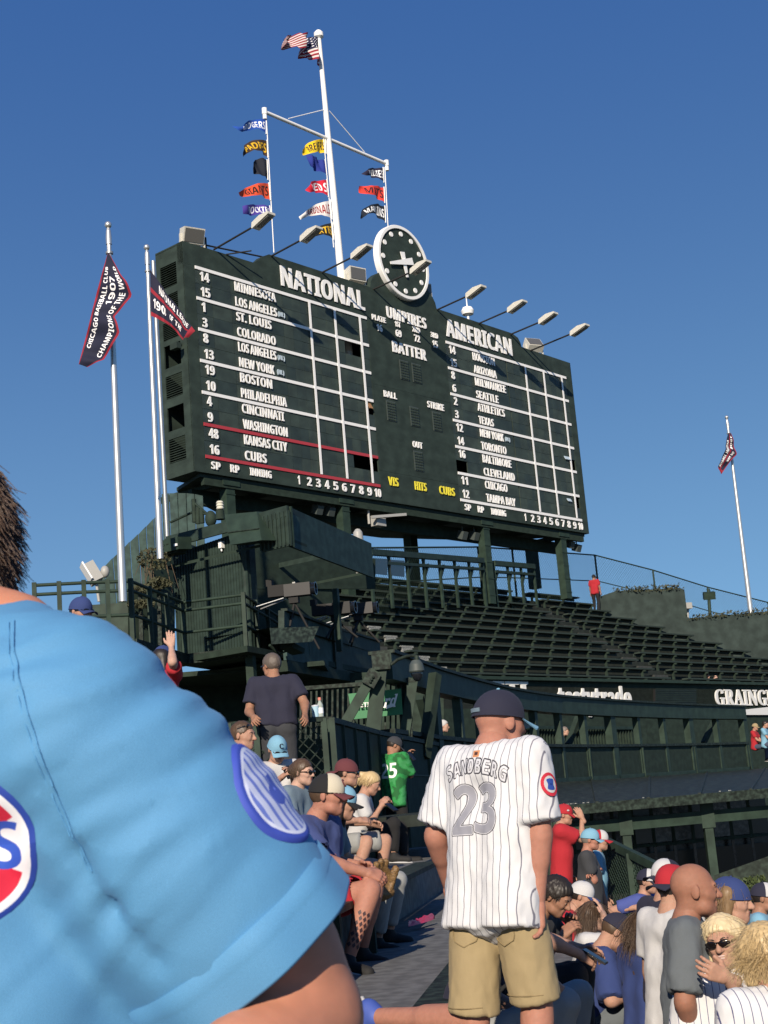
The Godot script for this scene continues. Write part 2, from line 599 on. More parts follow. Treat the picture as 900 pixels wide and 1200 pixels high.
func make_materials() -> void:
	var sans := SystemFont.new()
	sans.font_names = PackedStringArray(["Droid Sans"])
	sans.font_weight = 700
	bold = sans
	serif = SystemFont.new()
	serif.font_names = PackedStringArray(["Droid Serif"])
	serif.font_weight = 700
	unit_box = BoxMesh.new()
	M.grime = noise_tex(0.012, 0.80, 5)
	M.fine = noise_tex(0.05, 0.8, 4, 512, FastNoiseLite.TYPE_SIMPLEX, 8)
	M.blotch = noise_tex(0.02, 0.5, 5, 512, FastNoiseLite.TYPE_SIMPLEX, 21)
	M.skin_grain = noise_tex(0.03, 0.94, 4, 512, FastNoiseLite.TYPE_SIMPLEX, 31)
	M.weave = noise_tex(0.35, 0.8, 2, 256, FastNoiseLite.TYPE_SIMPLEX, 4)
	M.board = paint(0.036, 0.055, 0.045, 0.7, "grime", 0.25)
	M.green = paint(0.030, 0.053, 0.038, 0.6, "grime", 0.4)
	M.green_dull = paint(0.027, 0.045, 0.033, 0.8, "grime", 0.5)
	M.green_worn = paint(0.034, 0.052, 0.040, 0.65, "blotch", 0.8)
	M.hut = paint(0.029, 0.049, 0.040, 0.65, "grime", 0.5)
	M.blue_green = paint(0.040, 0.076, 0.068, 0.7, "grime", 0.4)
	M.seat = paint(0.040, 0.057, 0.047, 0.65, "fine", 0.7)
	M.step = paint(0.026, 0.034, 0.029, 0.85, "grime", 0.6)
	M.nosing = mat(0.42, 0.44, 0.42, 0.8, "blotch", 2.0)
	M.roof = paint(0.036, 0.050, 0.042, 0.6, "blotch", 0.35)
	M.concrete = mat(0.155, 0.158, 0.155, 0.85, "grime", 0.9)
	M.white = mat(0.86, 0.86, 0.84, 0.6)
	M.cream = mat(0.72, 0.70, 0.62, 0.55, "fine", 0.8)
	M.sign_white = mat(0.78, 0.78, 0.75, 0.6)
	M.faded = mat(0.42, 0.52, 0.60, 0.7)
	M.red = mat(0.42, 0.04, 0.05, 0.55)
	M.yellow = mat(0.80, 0.70, 0.05, 0.55)
	M.digit = mat(0.055, 0.070, 0.066, 0.6)
	M.alu = mat(0.62, 0.62, 0.60, 0.38, "", 1.0, 0.75)
	M.galv = mat(0.45, 0.47, 0.48, 0.45, "fine", 2.0, 0.6)
	M.black = mat(0.008, 0.008, 0.009, 0.5)
	M.rubber = mat(0.012, 0.012, 0.012, 0.8)
	M.lamp_grey = mat(0.35, 0.35, 0.33, 0.5)
	M.lens = mat(0.01, 0.012, 0.016, 0.08)
	M.glass = mat(0.02, 0.022, 0.022, 0.12)
	M.bronze = mat(0.045, 0.040, 0.034, 0.25, "blotch", 0.5)
	M.pane_a = mat(0.16, 0.15, 0.135, 0.25, "blotch", 0.7)
	M.pane_b = mat(0.10, 0.095, 0.088, 0.2, "blotch", 0.7)
	M.pane_c = mat(0.04, 0.042, 0.04, 0.15)
	M.sign_green = mat(0.020, 0.17, 0.06, 0.5)
	M.ivy = mat(0.055, 0.058, 0.028, 0.85)
	M.leaf = mat(0.06, 0.085, 0.025, 0.7)
	M.hair_brown_wood = mat(0.09, 0.065, 0.04, 0.8)
	M.wood = mat(0.30, 0.16, 0.07, 0.6)

func make_setting() -> void:
	var mb := MB.new()
	mb.quad(Vector3(-3000, -9, 3000), Vector3(3000, -9, 3000), Vector3(3000, -9, -3000), Vector3(-3000, -9, -3000), Vector3.UP)
	struct("ground", mb.mesh(), mat(0.10, 0.11, 0.07, 0.9, "blotch", 0.02))

# ---------------------------------------------------------------- the scoreboard
func face(mb: MB, u0: float, v0: float, u1: float, v1: float, w0: float, w1: float) -> void:
	var x := Transform3D(Basis(BD, Vector3.UP, BN), bp((u0 + u1) / 2, (v0 + v1) / 2, (w0 + w1) / 2))
	mb.box(x, Vector3(u1 - u0, v1 - v0, absf(w1 - w0)))

func make_board() -> void:
	var B := thing("scoreboard", "huge dark green hand-turned ballpark scoreboard with white team names above the bleachers", "scoreboard", bp(11.43, -4.0, -0.7))
	var bx := Basis(BD, Vector3.UP, BN)
	# shell behind the face
	var mb := MB.new()
	face(mb, 0.03, -0.02, 22.83, 7.86, -1.38, -1.42)
	face(mb, 22.82, 0.0, 22.86, 7.87, 0.0, -1.42)
	face(mb, 0.0, -0.03, 22.86, 0.0, -0.001, -1.42)
	face(mb, 0.0, 7.82, 22.86, 7.86, -0.05, -1.42)
	obj("shell", mb.mesh(), M.board, B)
	# top header with its raised middle and the hump under the clock
	var top := PackedVector2Array([Vector2(0, 7.13), Vector2(0, 7.90), Vector2(3.25, 7.92), Vector2(3.5, 8.08), Vector2(3.7, 8.26), Vector2(4.05, 8.43), Vector2(9.3, 8.43)])
	for k in 15:
		var a := PI * (1.0 - k / 14.0)
		top.append(Vector2(11.42 + cos(a) * 2.0, 8.43 + sin(a) * 1.05))
	for q in [Vector2(18.55, 8.42), Vector2(18.95, 8.30), Vector2(19.1, 8.1), Vector2(19.15, 7.92), Vector2(22.86, 7.88), Vector2(22.86, 7.13)]: top.append(q)
	mb = MB.new()
	mb.prism(top, Transform3D(bx, bp(0, 0, 0)), 0.3)
	obj("header", mb.mesh(), M.board, B)
	for r in [[0.0, 0.0, 0.47, 7.125], [0.475, 0.0, 9.07, 0.49], [9.075, 0.0, 13.77, 1.13], [13.775, 0.0, 22.40, 0.49], [22.405, 0.0, 22.86, 7.125], [9.075, 1.137, 13.77, 4.5], [9.075, 4.507, 13.77, 7.125]]:
		mb = MB.new()
		face(mb, r[0], r[1], r[2], r[3], 0.0, -0.06)
		obj("face_sheet", mb.mesh(), M.board, B)
	# the little doors behind which the numbers are turned
	var hatch := MB.new()
	hatch.box(Transform3D(), Vector3(0.444, 0.536, 0.05))
	var hatch_mesh := hatch.mesh()
	var shades := []
	for k in 4: shades.append(mat(0.036 * (0.86 + 0.1 * k), 0.055 * (0.86 + 0.1 * k), 0.045 * (0.86 + 0.1 * k), 0.55 + 0.05 * k, "grime", 0.25))
	var open := {"0_2_7": 1, "0_2_8": 1, "0_10_7": 1, "0_10_8": 1, "0_10_9": 1, "0_6_9": 1, "1_7_9": 1, "1_10_9": 1, "1_7_8": 0}
	var wide := {}
	for side in 2:
		var ub := 4.55 if side == 0 else 17.91
		for row in 12:
			var vc := 7.08 - 0.2735 - 0.5467 * row
			for k in 10:
				if open.get("%d_%d_%d" % [side, row, k], 0) == 1: continue
				local("inning_door", hatch_mesh, shades[rng.randi() % 4], B, B.global_transform.affine_inverse() * Transform3D(bx, bp(ub + 0.451 * (k + 0.5), vc, -0.035 + rng.randf_range(-0.004, 0.004))))
			var s0 := 0.475 if side == 0 else 13.775
			for c in [[0.0, 0.72], [0.725, 1.60], [1.605, 4.07]]:
				if side == 1 and row == 9 and c[0] == 0.0: continue
				var key: String = str(c)
				if not wide.has(key):
					var hb := MB.new()
					hb.box(Transform3D(), Vector3(c[1] - c[0] - 0.008, 0.538, 0.05))
					wide[key] = hb.mesh()
				local("name_panel", wide[key], shades[rng.randi() % 4], B, B.global_transform.affine_inverse() * Transform3D(bx, bp(s0 + (c[0] + c[1]) / 2, vc, -0.031 + rng.randf_range(-0.003, 0.003))))
		mb = MB.new()
		face(mb, 9.05 if side == 0 else 22.4, 0.5, 9.075 if side == 0 else 22.41, 7.1, -0.01, -0.06)
		obj("trim", mb.mesh(), M.board, B)
	# half-open shutters that catch the sky
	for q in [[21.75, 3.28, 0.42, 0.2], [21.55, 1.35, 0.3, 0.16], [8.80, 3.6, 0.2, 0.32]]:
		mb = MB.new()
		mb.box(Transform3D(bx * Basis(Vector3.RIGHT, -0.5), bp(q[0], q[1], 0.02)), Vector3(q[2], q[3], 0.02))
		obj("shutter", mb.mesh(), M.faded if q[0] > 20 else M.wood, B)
	# ruled lines
	for side in 2:
		var u0 := 0.48 if side == 0 else 13.80
		var u1 := 9.03 if side == 0 else 22.37
		for k in 7:
			var v := 7.08 - 1.0935 * k
			mb = MB.new()
			face(mb, u0, v - 0.055, u1, v + 0.055, 0.004, 0.03)
			obj("rule_line", mb.mesh(), M.red if side == 0 and k >= 5 else M.white, B)
		for u in ([5.90, 7.235, 8.615] if side == 0 else [19.21, 20.58, 21.975]):
			mb = MB.new()
			face(mb, u - 0.055, 0.58, u + 0.055, 7.03, 0.032, 0.045)
			obj("rule_line", mb.mesh(), M.white, B)
	# lettering
	var put := func(s: String, u: float, v: float, w: float, h: float, m: Material):
		letters("lettering", s, m, bp(u, v, 0.022), BD, Vector3.UP, w, h, B, 0.02)
	put.call("NATIONAL", 4.52, 7.36, 4.45, 0.76, M.white)
	put.call("AMERICAN", 13.86, 7.34, 4.5, 0.76, M.white)
	put.call("UMPIRES", 10.22, 7.37, 2.4, 0.46, M.white)
	for q in [["PLATE", 9.33, 7.10, 0.8, 0.22], ["16", 9.56, 6.69, 0.32, 0.28], ["1ST", 10.67, 7.10, 0.32, 0.22], ["69", 10.67, 6.69, 0.34, 0.29], ["2ND", 11.71, 7.10, 0.47, 0.22], ["72", 11.78, 6.71, 0.35, 0.28], ["3RD", 12.84, 7.10, 0.46, 0.22], ["15", 12.9, 6.69, 0.33, 0.29], ["BATTER", 10.39, 6.01, 2.05, 0.45], ["BALL", 9.65, 4.08, 0.75, 0.25], ["STRIKE", 12.23, 4.07, 1.03, 0.27], ["OUT", 11.11, 2.30, 0.58, 0.25]]:
		put.call(q[0], q[1], q[2], q[3], q[4], M.white)
	for q in [["VIS", 9.5, 0.57], ["HITS", 11.02, 0.70], ["CUBS", 12.5, 0.95]]: put.call(q[0], q[1], 0.61, q[2], 0.33, M.yellow)
	var nat := [["14", "MINNESOTA", 1.97], ["15", "LOS ANGELES", 1.98], ["1", "ST. LOUIS", 1.66], ["3", "COLORADO", 1.82], ["8", "LOS ANGELES", 1.8], ["13", "NEW YORK", 1.66], ["19", "BOSTON", 1.5], ["10", "PHILADELPHIA", 2.16], ["4", "CINCINNATI", 1.98], ["9", "WASHINGTON", 2.1], ["48", "KANSAS CITY", 2.03], ["16", "CUBS", 1.0]]
	var ame := [["14", "HOUSTON", 1.5], ["15", "ARIZONA", 1.55], ["8", "MILWAUKEE", 2.1], ["6", "SEATTLE", 1.5], ["2", "ATHLETICS", 1.85], ["3", "TEXAS", 1.0], ["12", "NEW YORK", 1.6], ["14", "TORONTO", 1.7], ["16", "BALTIMORE", 1.95], ["", "CLEVELAND", 2.1], ["11", "CHICAGO", 1.5], ["12", "TAMPA BAY", 1.98]]
	for side in 2:
		var L: Array = nat if side == 0 else ame
		for k in 12:
			var vc := 7.08 - 0.2735 - 0.5467 * k - 0.01
			var nu := 0.66 if side == 0 else 13.95
			if L[k][0]: put.call(L[k][0], nu, vc - 0.155, 0.16 if L[k][0].length() == 1 and L[k][0] == "1" else (0.22 if L[k][0].length() == 1 else 0.42), 0.33, M.white)
			put.call(L[k][1], 2.23 if side == 0 else 15.5, vc - 0.155, L[k][2], 0.33, M.white)
		for q in ([[4.26, 1, "(NL)"], [4.1, 4, "(AL)"], [4.02, 5, "(NL)"]] if side == 0 else [[17.2, 6, "(AL)"]]):
			put.call(q[2], q[0], 7.08 - 0.2735 - 0.5467 * q[1] - 0.14, 0.34, 0.2, M.faded)
		var s0 := 0.0 if side == 0 else 13.32
		for q in [["SP", 0.69, 0.4], ["RP", 1.53, 0.4], ["INNING", 2.41, 1.0]]: put.call(q[0], q[1] + s0, 0.12, q[2], 0.26, M.white)
		for k in 10: put.call(str(k + 1), (4.68 if side == 0 else 18.03) + 0.449 * k - (0.06 if k == 9 else 0.0), 0.08, 0.09 if k == 0 else (0.36 if k == 9 else 0.24), 0.31, M.white)
	# lamp panels for batter, ball, strike, out: a frame with shuttered eyelets
	for q in [[10.76, 4.98], [11.5, 4.98], [9.77, 3.17], [11.14, 3.16], [12.5, 3.17], [11.14, 1.38]]:
		mb = MB.new()
		face(mb, q[0], q[1], q[0] + 0.53, q[1] + 0.79, 0.004, 0.02)
		var dp := obj("digit_panel", mb.mesh(), M.digit, B)
		mb = MB.new()
		for a in 5:
			for b in 7:
				face(mb, q[0] + 0.03 + a * 0.1, q[1] + 0.03 + b * 0.108, q[0] + 0.10 + a * 0.1, q[1] + 0.095 + b * 0.108, 0.02, 0.045)
		var ey := MeshInstance3D.new()
		ey.set_meta("kind", "stuff")
		ey.name = "eyelets"; ey.mesh = mb.mesh(); ey.material_override = M.board
		dp.add_child(ey)
	# left return with louvres and openings
	var bands := [[7.30, 6.50, 1], [6.25, 5.55, 1], [5.30, 4.68, 1], [4.50, 3.72, 0], [3.44, 2.66, 1], [2.36, 1.55, 0], [1.28, 0.46, 1]]
	var sx := func(m: MB, w0: float, v0: float, w1: float, v1: float, t0: float, t1: float):
		var x := Transform3D(bx, bp((t0 + t1) / 2, (v0 + v1) / 2, (w0 + w1) / 2))
		m.box(x, Vector3(absf(t1 - t0), absf(v1 - v0), absf(w1 - w0)))
	var sides := MB.new()
	sx.call(sides, -0.01, 0.0, -0.38, 7.9, 0.0, 0.05)
	sx.call(sides, -1.22, 0.0, -1.42, 7.9, 0.0, 0.05)
	var prev := 7.9
	for b in bands:
		sx.call(sides, -0.38, prev, -1.22, b[0], 0.0, 0.05)
		prev = b[1]
	sx.call(sides, -0.38, prev, -1.22, 0.0, 0.0, 0.05)
	obj("end_wall", sides.mesh(), M.board, B)
	for b in bands:
		var lv := MB.new()
		if b[2] == 1:
			for k in 10:
				var v: float = lerpf(b[1], b[0], (k + 0.5) / 10.0)
				lv.box(Transform3D(bx * Basis(Vector3.BACK, 0.6), bp(0.03, v, -0.8)), Vector3(0.07, 0.012, 0.84))
			obj("louvre", lv.mesh(), M.board, B)
	# bracket camera at the opening
	mb = MB.new()
	mb.tube(bp(0.0, 4.35, -0.35), bp(-0.3, 4.3, -0.3), 0.06, 0.06)
	mb.box(Transform3D(bx, bp(-0.32, 4.2, -0.25)), Vector3(0.2, 0.2, 0.34))
	obj("side_camera", mb.mesh(), M.board, B)
	# floor of the board and its columns
	var pts := [bp(0.3, -0.1, -0.15), bp(11, -0.1, -0.15), bp(22.7, -0.1, -0.15), bp(22.7, -0.1, -1.4), at_h(652, 628, 11.02), at_h(600, 632, 11.02), at_h(520, 631, 11.02), at_h(447, 629, 11.02), at_h(330, 614, 11.02), at_h(252, 598, 11.02), at_h(207, 574, 11.02)]
	var poly := PackedVector2Array()
	for p in pts: poly.append(Vector2(p.x, -p.z))
	mb = MB.new()
	mb.prism(poly, Transform3D(Basis(Vector3.RIGHT, -PI / 2), Vector3(0, 11.09, 0)), 0.12)
	obj("underside", mb.mesh(), M.board, B)
	for k in 9:
		bar("joist", bp(1.2 + 2.5 * k, -0.24, -0.2), bp(1.2 + 2.5 * k, -0.24, -1.6 - 1.6 * sin(PI * minf(1.0, (9 - k) / 9.0) * 0.5)), 0.14, 0.2, M.green_dull, B)
	bar("girder", bp(0.5, -0.26, -0.22), bp(22.6, -0.26, -0.22), 0.16, 0.26, M.green_dull, B)
	bar("girder", bp(0.8, -0.55, -1.2), bp(22.4, -0.55, -1.2), 0.2, 0.5, M.green_dull, B)
	for q in [[267.5, 600, -0.35, 6.5], [403, 620, -0.35, 6.5], [574.5, 708, -0.35, 0], [664, 702, -0.35, 0]]:
		var ft := on_plane(q[0], q[1], bp(0, 0, q[2]), BN)
		if q[3] > 0: ft.y = q[3]
		var hd := ft; hd.y = 11.0
		var c := bar("column", ft, hd, 0.38, 0.34, M.green, B, BN)
		for k in 5:
			mb = MB.new(); mb.box(Transform3D(Basis(BD, Vector3.UP, BN), ft.lerp(hd, 0.1 + 0.2 * k) + BN * 0.18), Vector3(0.42, 0.04, 0.02))
			obj("column_plate", mb.mesh(), M.green, B)
		mb = MB.new(); mb.box(Transform3D(Basis(BD, Vector3.UP, BN), hd - Vector3.UP * 0.1), Vector3(0.75, 0.16, 0.5))
		obj("column_head", mb.mesh(), M.green, B)
	for q in [[485, 681, -3.6], [627.5, 690, -3.0], [219, 640, -2.6]]:
		var ft := on_plane(q[0], q[1], bp(0, 0, q[2]), BN)
		var hd := ft; hd.y = 11.0
		bar("column", ft, hd, 0.42, 0.42, M.green_dull, B, BN)
	# small floods and boxes hung under the board
	for q in [[372, 597], [386, 599], [542, 627], [556, 628], [668, 638], [676, 642]]:
		var p := on_plane(q[0], q[1], bp(0, 0, -0.5), BN)
		mb = MB.new()
		mb.box(Transform3D(bx * Basis(Vector3.RIGHT, 0.4), p), Vector3(0.3, 0.32, 0.3))
		mb.tube(p, Vector3(p.x, 11.0, p.z), 0.03, 0.03, 6)
		obj("under_lamp", mb.mesh(), M.digit, B)
	mb = MB.new()
	mb.tube(bp(8.6, -0.9, -0.3), bp(8.6, -0.15, -0.3), 0.05, 0.05)
	mb.beam(bp(8.3, -0.75, 0.1), bp(9.9, -0.55, 0.4), 0.1, 0.1)
	mb.box(Transform3D(bx, bp(8.9, -0.85, -0.1)), Vector3(0.5, 0.3, 0.3))
	obj("camera_bracket", mb.mesh(), M.lamp_grey, B)
	make_clock()
	make_board_lamps()

func make_clock() -> void:
	var C := thing("clock", "round dark clock with white rim and dots on top of the scoreboard", "clock", bp(11.37, 8.40, 0.1))
	var c := bp(11.37, 9.86, 0.12)
	var bx := Basis(BD, BN, -Vector3.UP)          # y of the lathe along the normal
	var mb := MB.new()
	mb.lathe(Transform3D(bx, c), [Vector2(0.0, -0.16), Vector2(1.42, -0.16), Vector2(1.42, 0.02), Vector2(0.0, 0.02)], 48)
	obj("dial", mb.mesh(), M.board, C)
	mb = MB.new()
	mb.lathe(Transform3D(bx, c), [Vector2(1.40, 0.03), Vector2(1.40, 0.08), Vector2(1.52, 0.08), Vector2(1.54, 0.05), Vector2(1.54, -0.18), Vector2(1.40, -0.18)], 48)
	obj("rim", mb.mesh(), M.white, C)
	for k in 12:
		var a := TAU * k / 12.0
		mb = MB.new()
		mb.lathe(Transform3D(bx, c + BD * sin(a) * 1.2 + Vector3.UP * cos(a) * 1.2), [Vector2(0.0, 0.05), Vector2(0.10, 0.05), Vector2(0.11, 0.02)], 14)
		obj("hour_dot", mb.mesh(), M.white, C)
	var hand := func(called, ang, len, tail, w0, w1, z):
		var dir: Vector3 = BD * sin(ang) + Vector3.UP * cos(ang)
		var sd: Vector3 = dir.cross(BN)
		var m := MB.new()
		var po := PackedVector2Array([Vector2(-w0, -tail), Vector2(w0, -tail), Vector2(w1, len), Vector2(-w1, len)])
		m.prism(po, Transform3D(Basis(sd, dir, sd.cross(dir)), c + BN * z), 0.03)
		obj(called, m.mesh(), M.white, C)
	hand.call("minute_hand", deg_to_rad(254), 0.95, 0.5, 0.15, 0.05, 0.14)
	hand.call("hour_hand", deg_to_rad(170), 0.62, 0.42, 0.13, 0.06, 0.10)
	mb = MB.new()
	mb.beam(bp(10.7, 8.3, -0.5), bp(10.9, 9.6, -0.05), 0.1, 0.1)
	mb.beam(bp(12.0, 8.3, -0.5), bp(11.8, 9.6, -0.05), 0.1, 0.1)
	obj("support", mb.mesh(), M.green, C)

func make_board_lamps() -> void:
	# lamps on long arms over the face: arm foot and head in pixels of the photograph
	var words := ["over the board's far end by the grey floodlight", "over the step in the board's top edge", "over the last letters of the NATIONAL heading", "hanging in front of the clock face", "beside the pair of floodlights right of the clock", "over the start of the AMERICAN heading", "over the end of the AMERICAN heading", "over the lower corner at the AMERICAN end"]
	var u := [1.45, 4.15, 6.75, 9.6, 13.45, 16.2, 18.4, 19.8]
	var v := [8.02, 8.43, 8.43, 8.43, 8.43, 8.42, 8.38, 7.92]
	for k in 8:
		var L: float = 2.6 if k == 7 else (2.4 if k == 0 else 2.0)
		if k == 3: L = 2.3
		var foot := bp(u[k], v[k] - 0.05, -0.05)
		var head := bp(u[k], v[k] - 0.08 + (0.15 if k != 7 and k != 0 else 0.2), L)
		if k == 3: head = bp(u[k] + 0.1, v[k] + 0.1, L)
		var T := thing("arm_lamp", "white lamp head on a thin arm " + words[k], "lamp", foot, "arm lamps along the scoreboard's top")
		pipe("arm", foot, head - BN * 0.2, 0.035, M.rubber, T)
		var mb := MB.new()
		var bx := Basis(BD, Vector3.UP, BN) * Basis(Vector3.RIGHT, -0.30)
		var po := PackedVector2Array([Vector2(-0.42, 0.0), Vector2(-0.34, 0.16), Vector2(0.05, 0.18), Vector2(0.46, 0.05), Vector2(0.44, -0.03), Vector2(-0.40, -0.04)])
		mb.prism(po, Transform3D(Basis(bx.z, bx.y, -bx.x), head - bx.x * 0.17), 0.34)
		obj("housing", mb.mesh(), M.cream, T)
		mb = MB.new()
		mb.box(Transform3D(bx, head - bx.y * 0.055 + bx.z * 0.06), Vector3(0.26, 0.03, 0.6))
		obj("lamp_glass", mb.mesh(), mat(0.16, 0.16, 0.15, 0.3), T)
	# box floodlights standing on the top edge: px, py, yaw, tilt, size
	var fl := [[0.75, 7.92, -0.3, 0.15, "on the scoreboard's top corner above the louvred end"], [9.0, 8.45, -0.2, -0.2, "on the board's edge just left of the clock"], [13.0, 8.75, -0.2, -0.25, "on the board's edge just right of the clock"], [20.6, 7.92, -0.4, -0.9, "turned sideways near the board's lower far corner"]]
	for q in fl:
		var at := bp(q[0], q[1], -0.35)
		var T := thing("floodlight", "white box floodlight " + q[4], "floodlight", at, "box floodlights on the scoreboard")
		var bx := Basis(BD, Vector3.UP, BN) * Basis(Vector3.UP, q[2]) * Basis(Vector3.RIGHT, q[3])
		var c := at + Vector3.UP * 0.44
		var po := PackedVector2Array([Vector2(-0.22, -0.24), Vector2(0.12, -0.27), Vector2(0.255, 0.255), Vector2(-0.15, 0.27)])
		var mb := MB.new()
		mb.prism(po, Transform3D(Basis(bx.z, bx.y, -bx.x), c - bx.x * 0.38), 0.76)
		obj("housing", mb.mesh(), M.cream, T)
		mb = MB.new()
		var ed := (bx.z * 0.18 + bx.y * 0.70).normalized()
		mb.box(Transform3D(Basis(bx.x, ed, bx.x.cross(ed)), c + bx.z * 0.1875 - bx.y * 0.0075 + bx.x.cross(ed) * 0.012), Vector3(0.68, 0.45, 0.02))
		obj("lens_plate", mb.mesh(), mat(0.10, 0.10, 0.095, 0.35), T)
		mb = MB.new()
		for s in [-1, 1]: mb.beam(at + bx.x * 0.42 * s - Vector3.UP * 0.05, c + bx.x * 0.42 * s + Vector3.UP * 0.05, 0.07, 0.09, bx.z)
		mb.beam(at + bx.x * 0.42, at - bx.x * 0.42, 0.09, 0.06)
		obj("yoke", mb.mesh(), M.cream, T)
	# little service items on the edge
	var S := thing("top_rail", "thin dark pipe rail along the scoreboard's top edge", "rail", bp(2.5, 7.92, -0.3))
	pipe("rail", bp(1.0, 8.15, -0.3), bp(4.0, 8.42, -0.3), 0.03, M.rubber, S)
	pipe("post", bp(1.3, 7.85, -0.3), bp(1.3, 8.45, -0.3), 0.05, M.rubber, S)
	pipe("post", bp(1.95, 7.9, 0.0), bp(2.6, 8.0, 0.6), 0.025, M.rubber, S)
	var A := thing("radio_antenna", "small white dome aerial on the scoreboard's edge above the AMERICAN heading", "antenna", bp(15.9, 8.4, -0.3))
	var mb2 := MB.new()
	mb2.lathe(Transform3D(Basis(), bp(15.9, 8.4, -0.3)), [Vector2(0.05, -0.1), Vector2(0.05, 0.35), Vector2(0.24, 0.4), Vector2(0.28, 0.55), Vector2(0.2, 0.7), Vector2(0.03, 0.74), Vector2(0.02, 1.3), Vector2(0.0, 1.3)])
	obj("dome", mb2.mesh(), M.white, A)

# ---------------------------------------------------------------- poles, flags, pennants
func polyline(p: Array, t: float) -> Vector2:
	var L := [0.0]
	for k in p.size() - 1: L.append(L[k] + p[k].distance_to(p[k + 1]))
	var s: float = t * L[-1]
	for k in p.size() - 1:
		if s <= L[k + 1] or k == p.size() - 2:
			return p[k].lerp(p[k + 1], clampf((s - L[k]) / maxf(L[k + 1] - L[k], 1e-5), 0, 1))
	return p[0]
func cloth(upper: Array, lower: Array, place: Callable, dir: Vector3, amp: float, waves: float, ph: float, w := 26, h := 12) -> ArrayMesh:
	var p := []
	var uvs := []
	for j in h:
		for i in w:
			var s := float(i) / (w - 1)
			var t := float(j) / (h - 1)
			var a := polyline(upper, s).lerp(polyline(lower, s), t)
			var q: Vector3 = place.call(a.x, a.y)
			var g := sin(s * waves * TAU + t * 1.6 + ph) + 0.5 * sin(s * waves * 2.3 * TAU - t * 2.4 + ph * 2.0)
			p.append(q + dir * amp * g * smoothstep(0.0, 0.25, 1.0 - s if waves > 0 else s))
			uvs.append(Vector2(s, t))
	var mb := MB.new()
	mb.sheet(p, w, h, uvs)
	return mb.mesh()
func cloth_mat(im: Image) -> StandardMaterial3D:
	var m := StandardMaterial3D.new()
	m.albedo_texture = picture(im)
	m.roughness = 0.85
	m.backlight_enabled = true
	m.backlight = Color(0.12, 0.12, 0.12)
	m.texture_repeat = false
	return m
func pole(T: Node3D, a: Vector3, b: Vector3, ra: float, rb: float, m: Material, finial := true) -> void:
	var mb := MB.new()
	mb.tube(a, b, ra, rb, 16)
	obj("pole", mb.mesh(), m, T)
	if finial:
		mb = MB.new()
		var x := Transform3D(Basis(), b)
		mb.lathe(x, [Vector2(rb * 1.25, -rb * 1.0), Vector2(rb * 1.3, rb * 2.0), Vector2(rb * 1.05, rb * 5.0), Vector2(rb * 0.6, rb * 6.5)])
		mb.ball(b + Vector3.UP * rb * 7.8, Vector3.ONE * rb * 1.5)
		obj("finial", mb.mesh(), m, T)

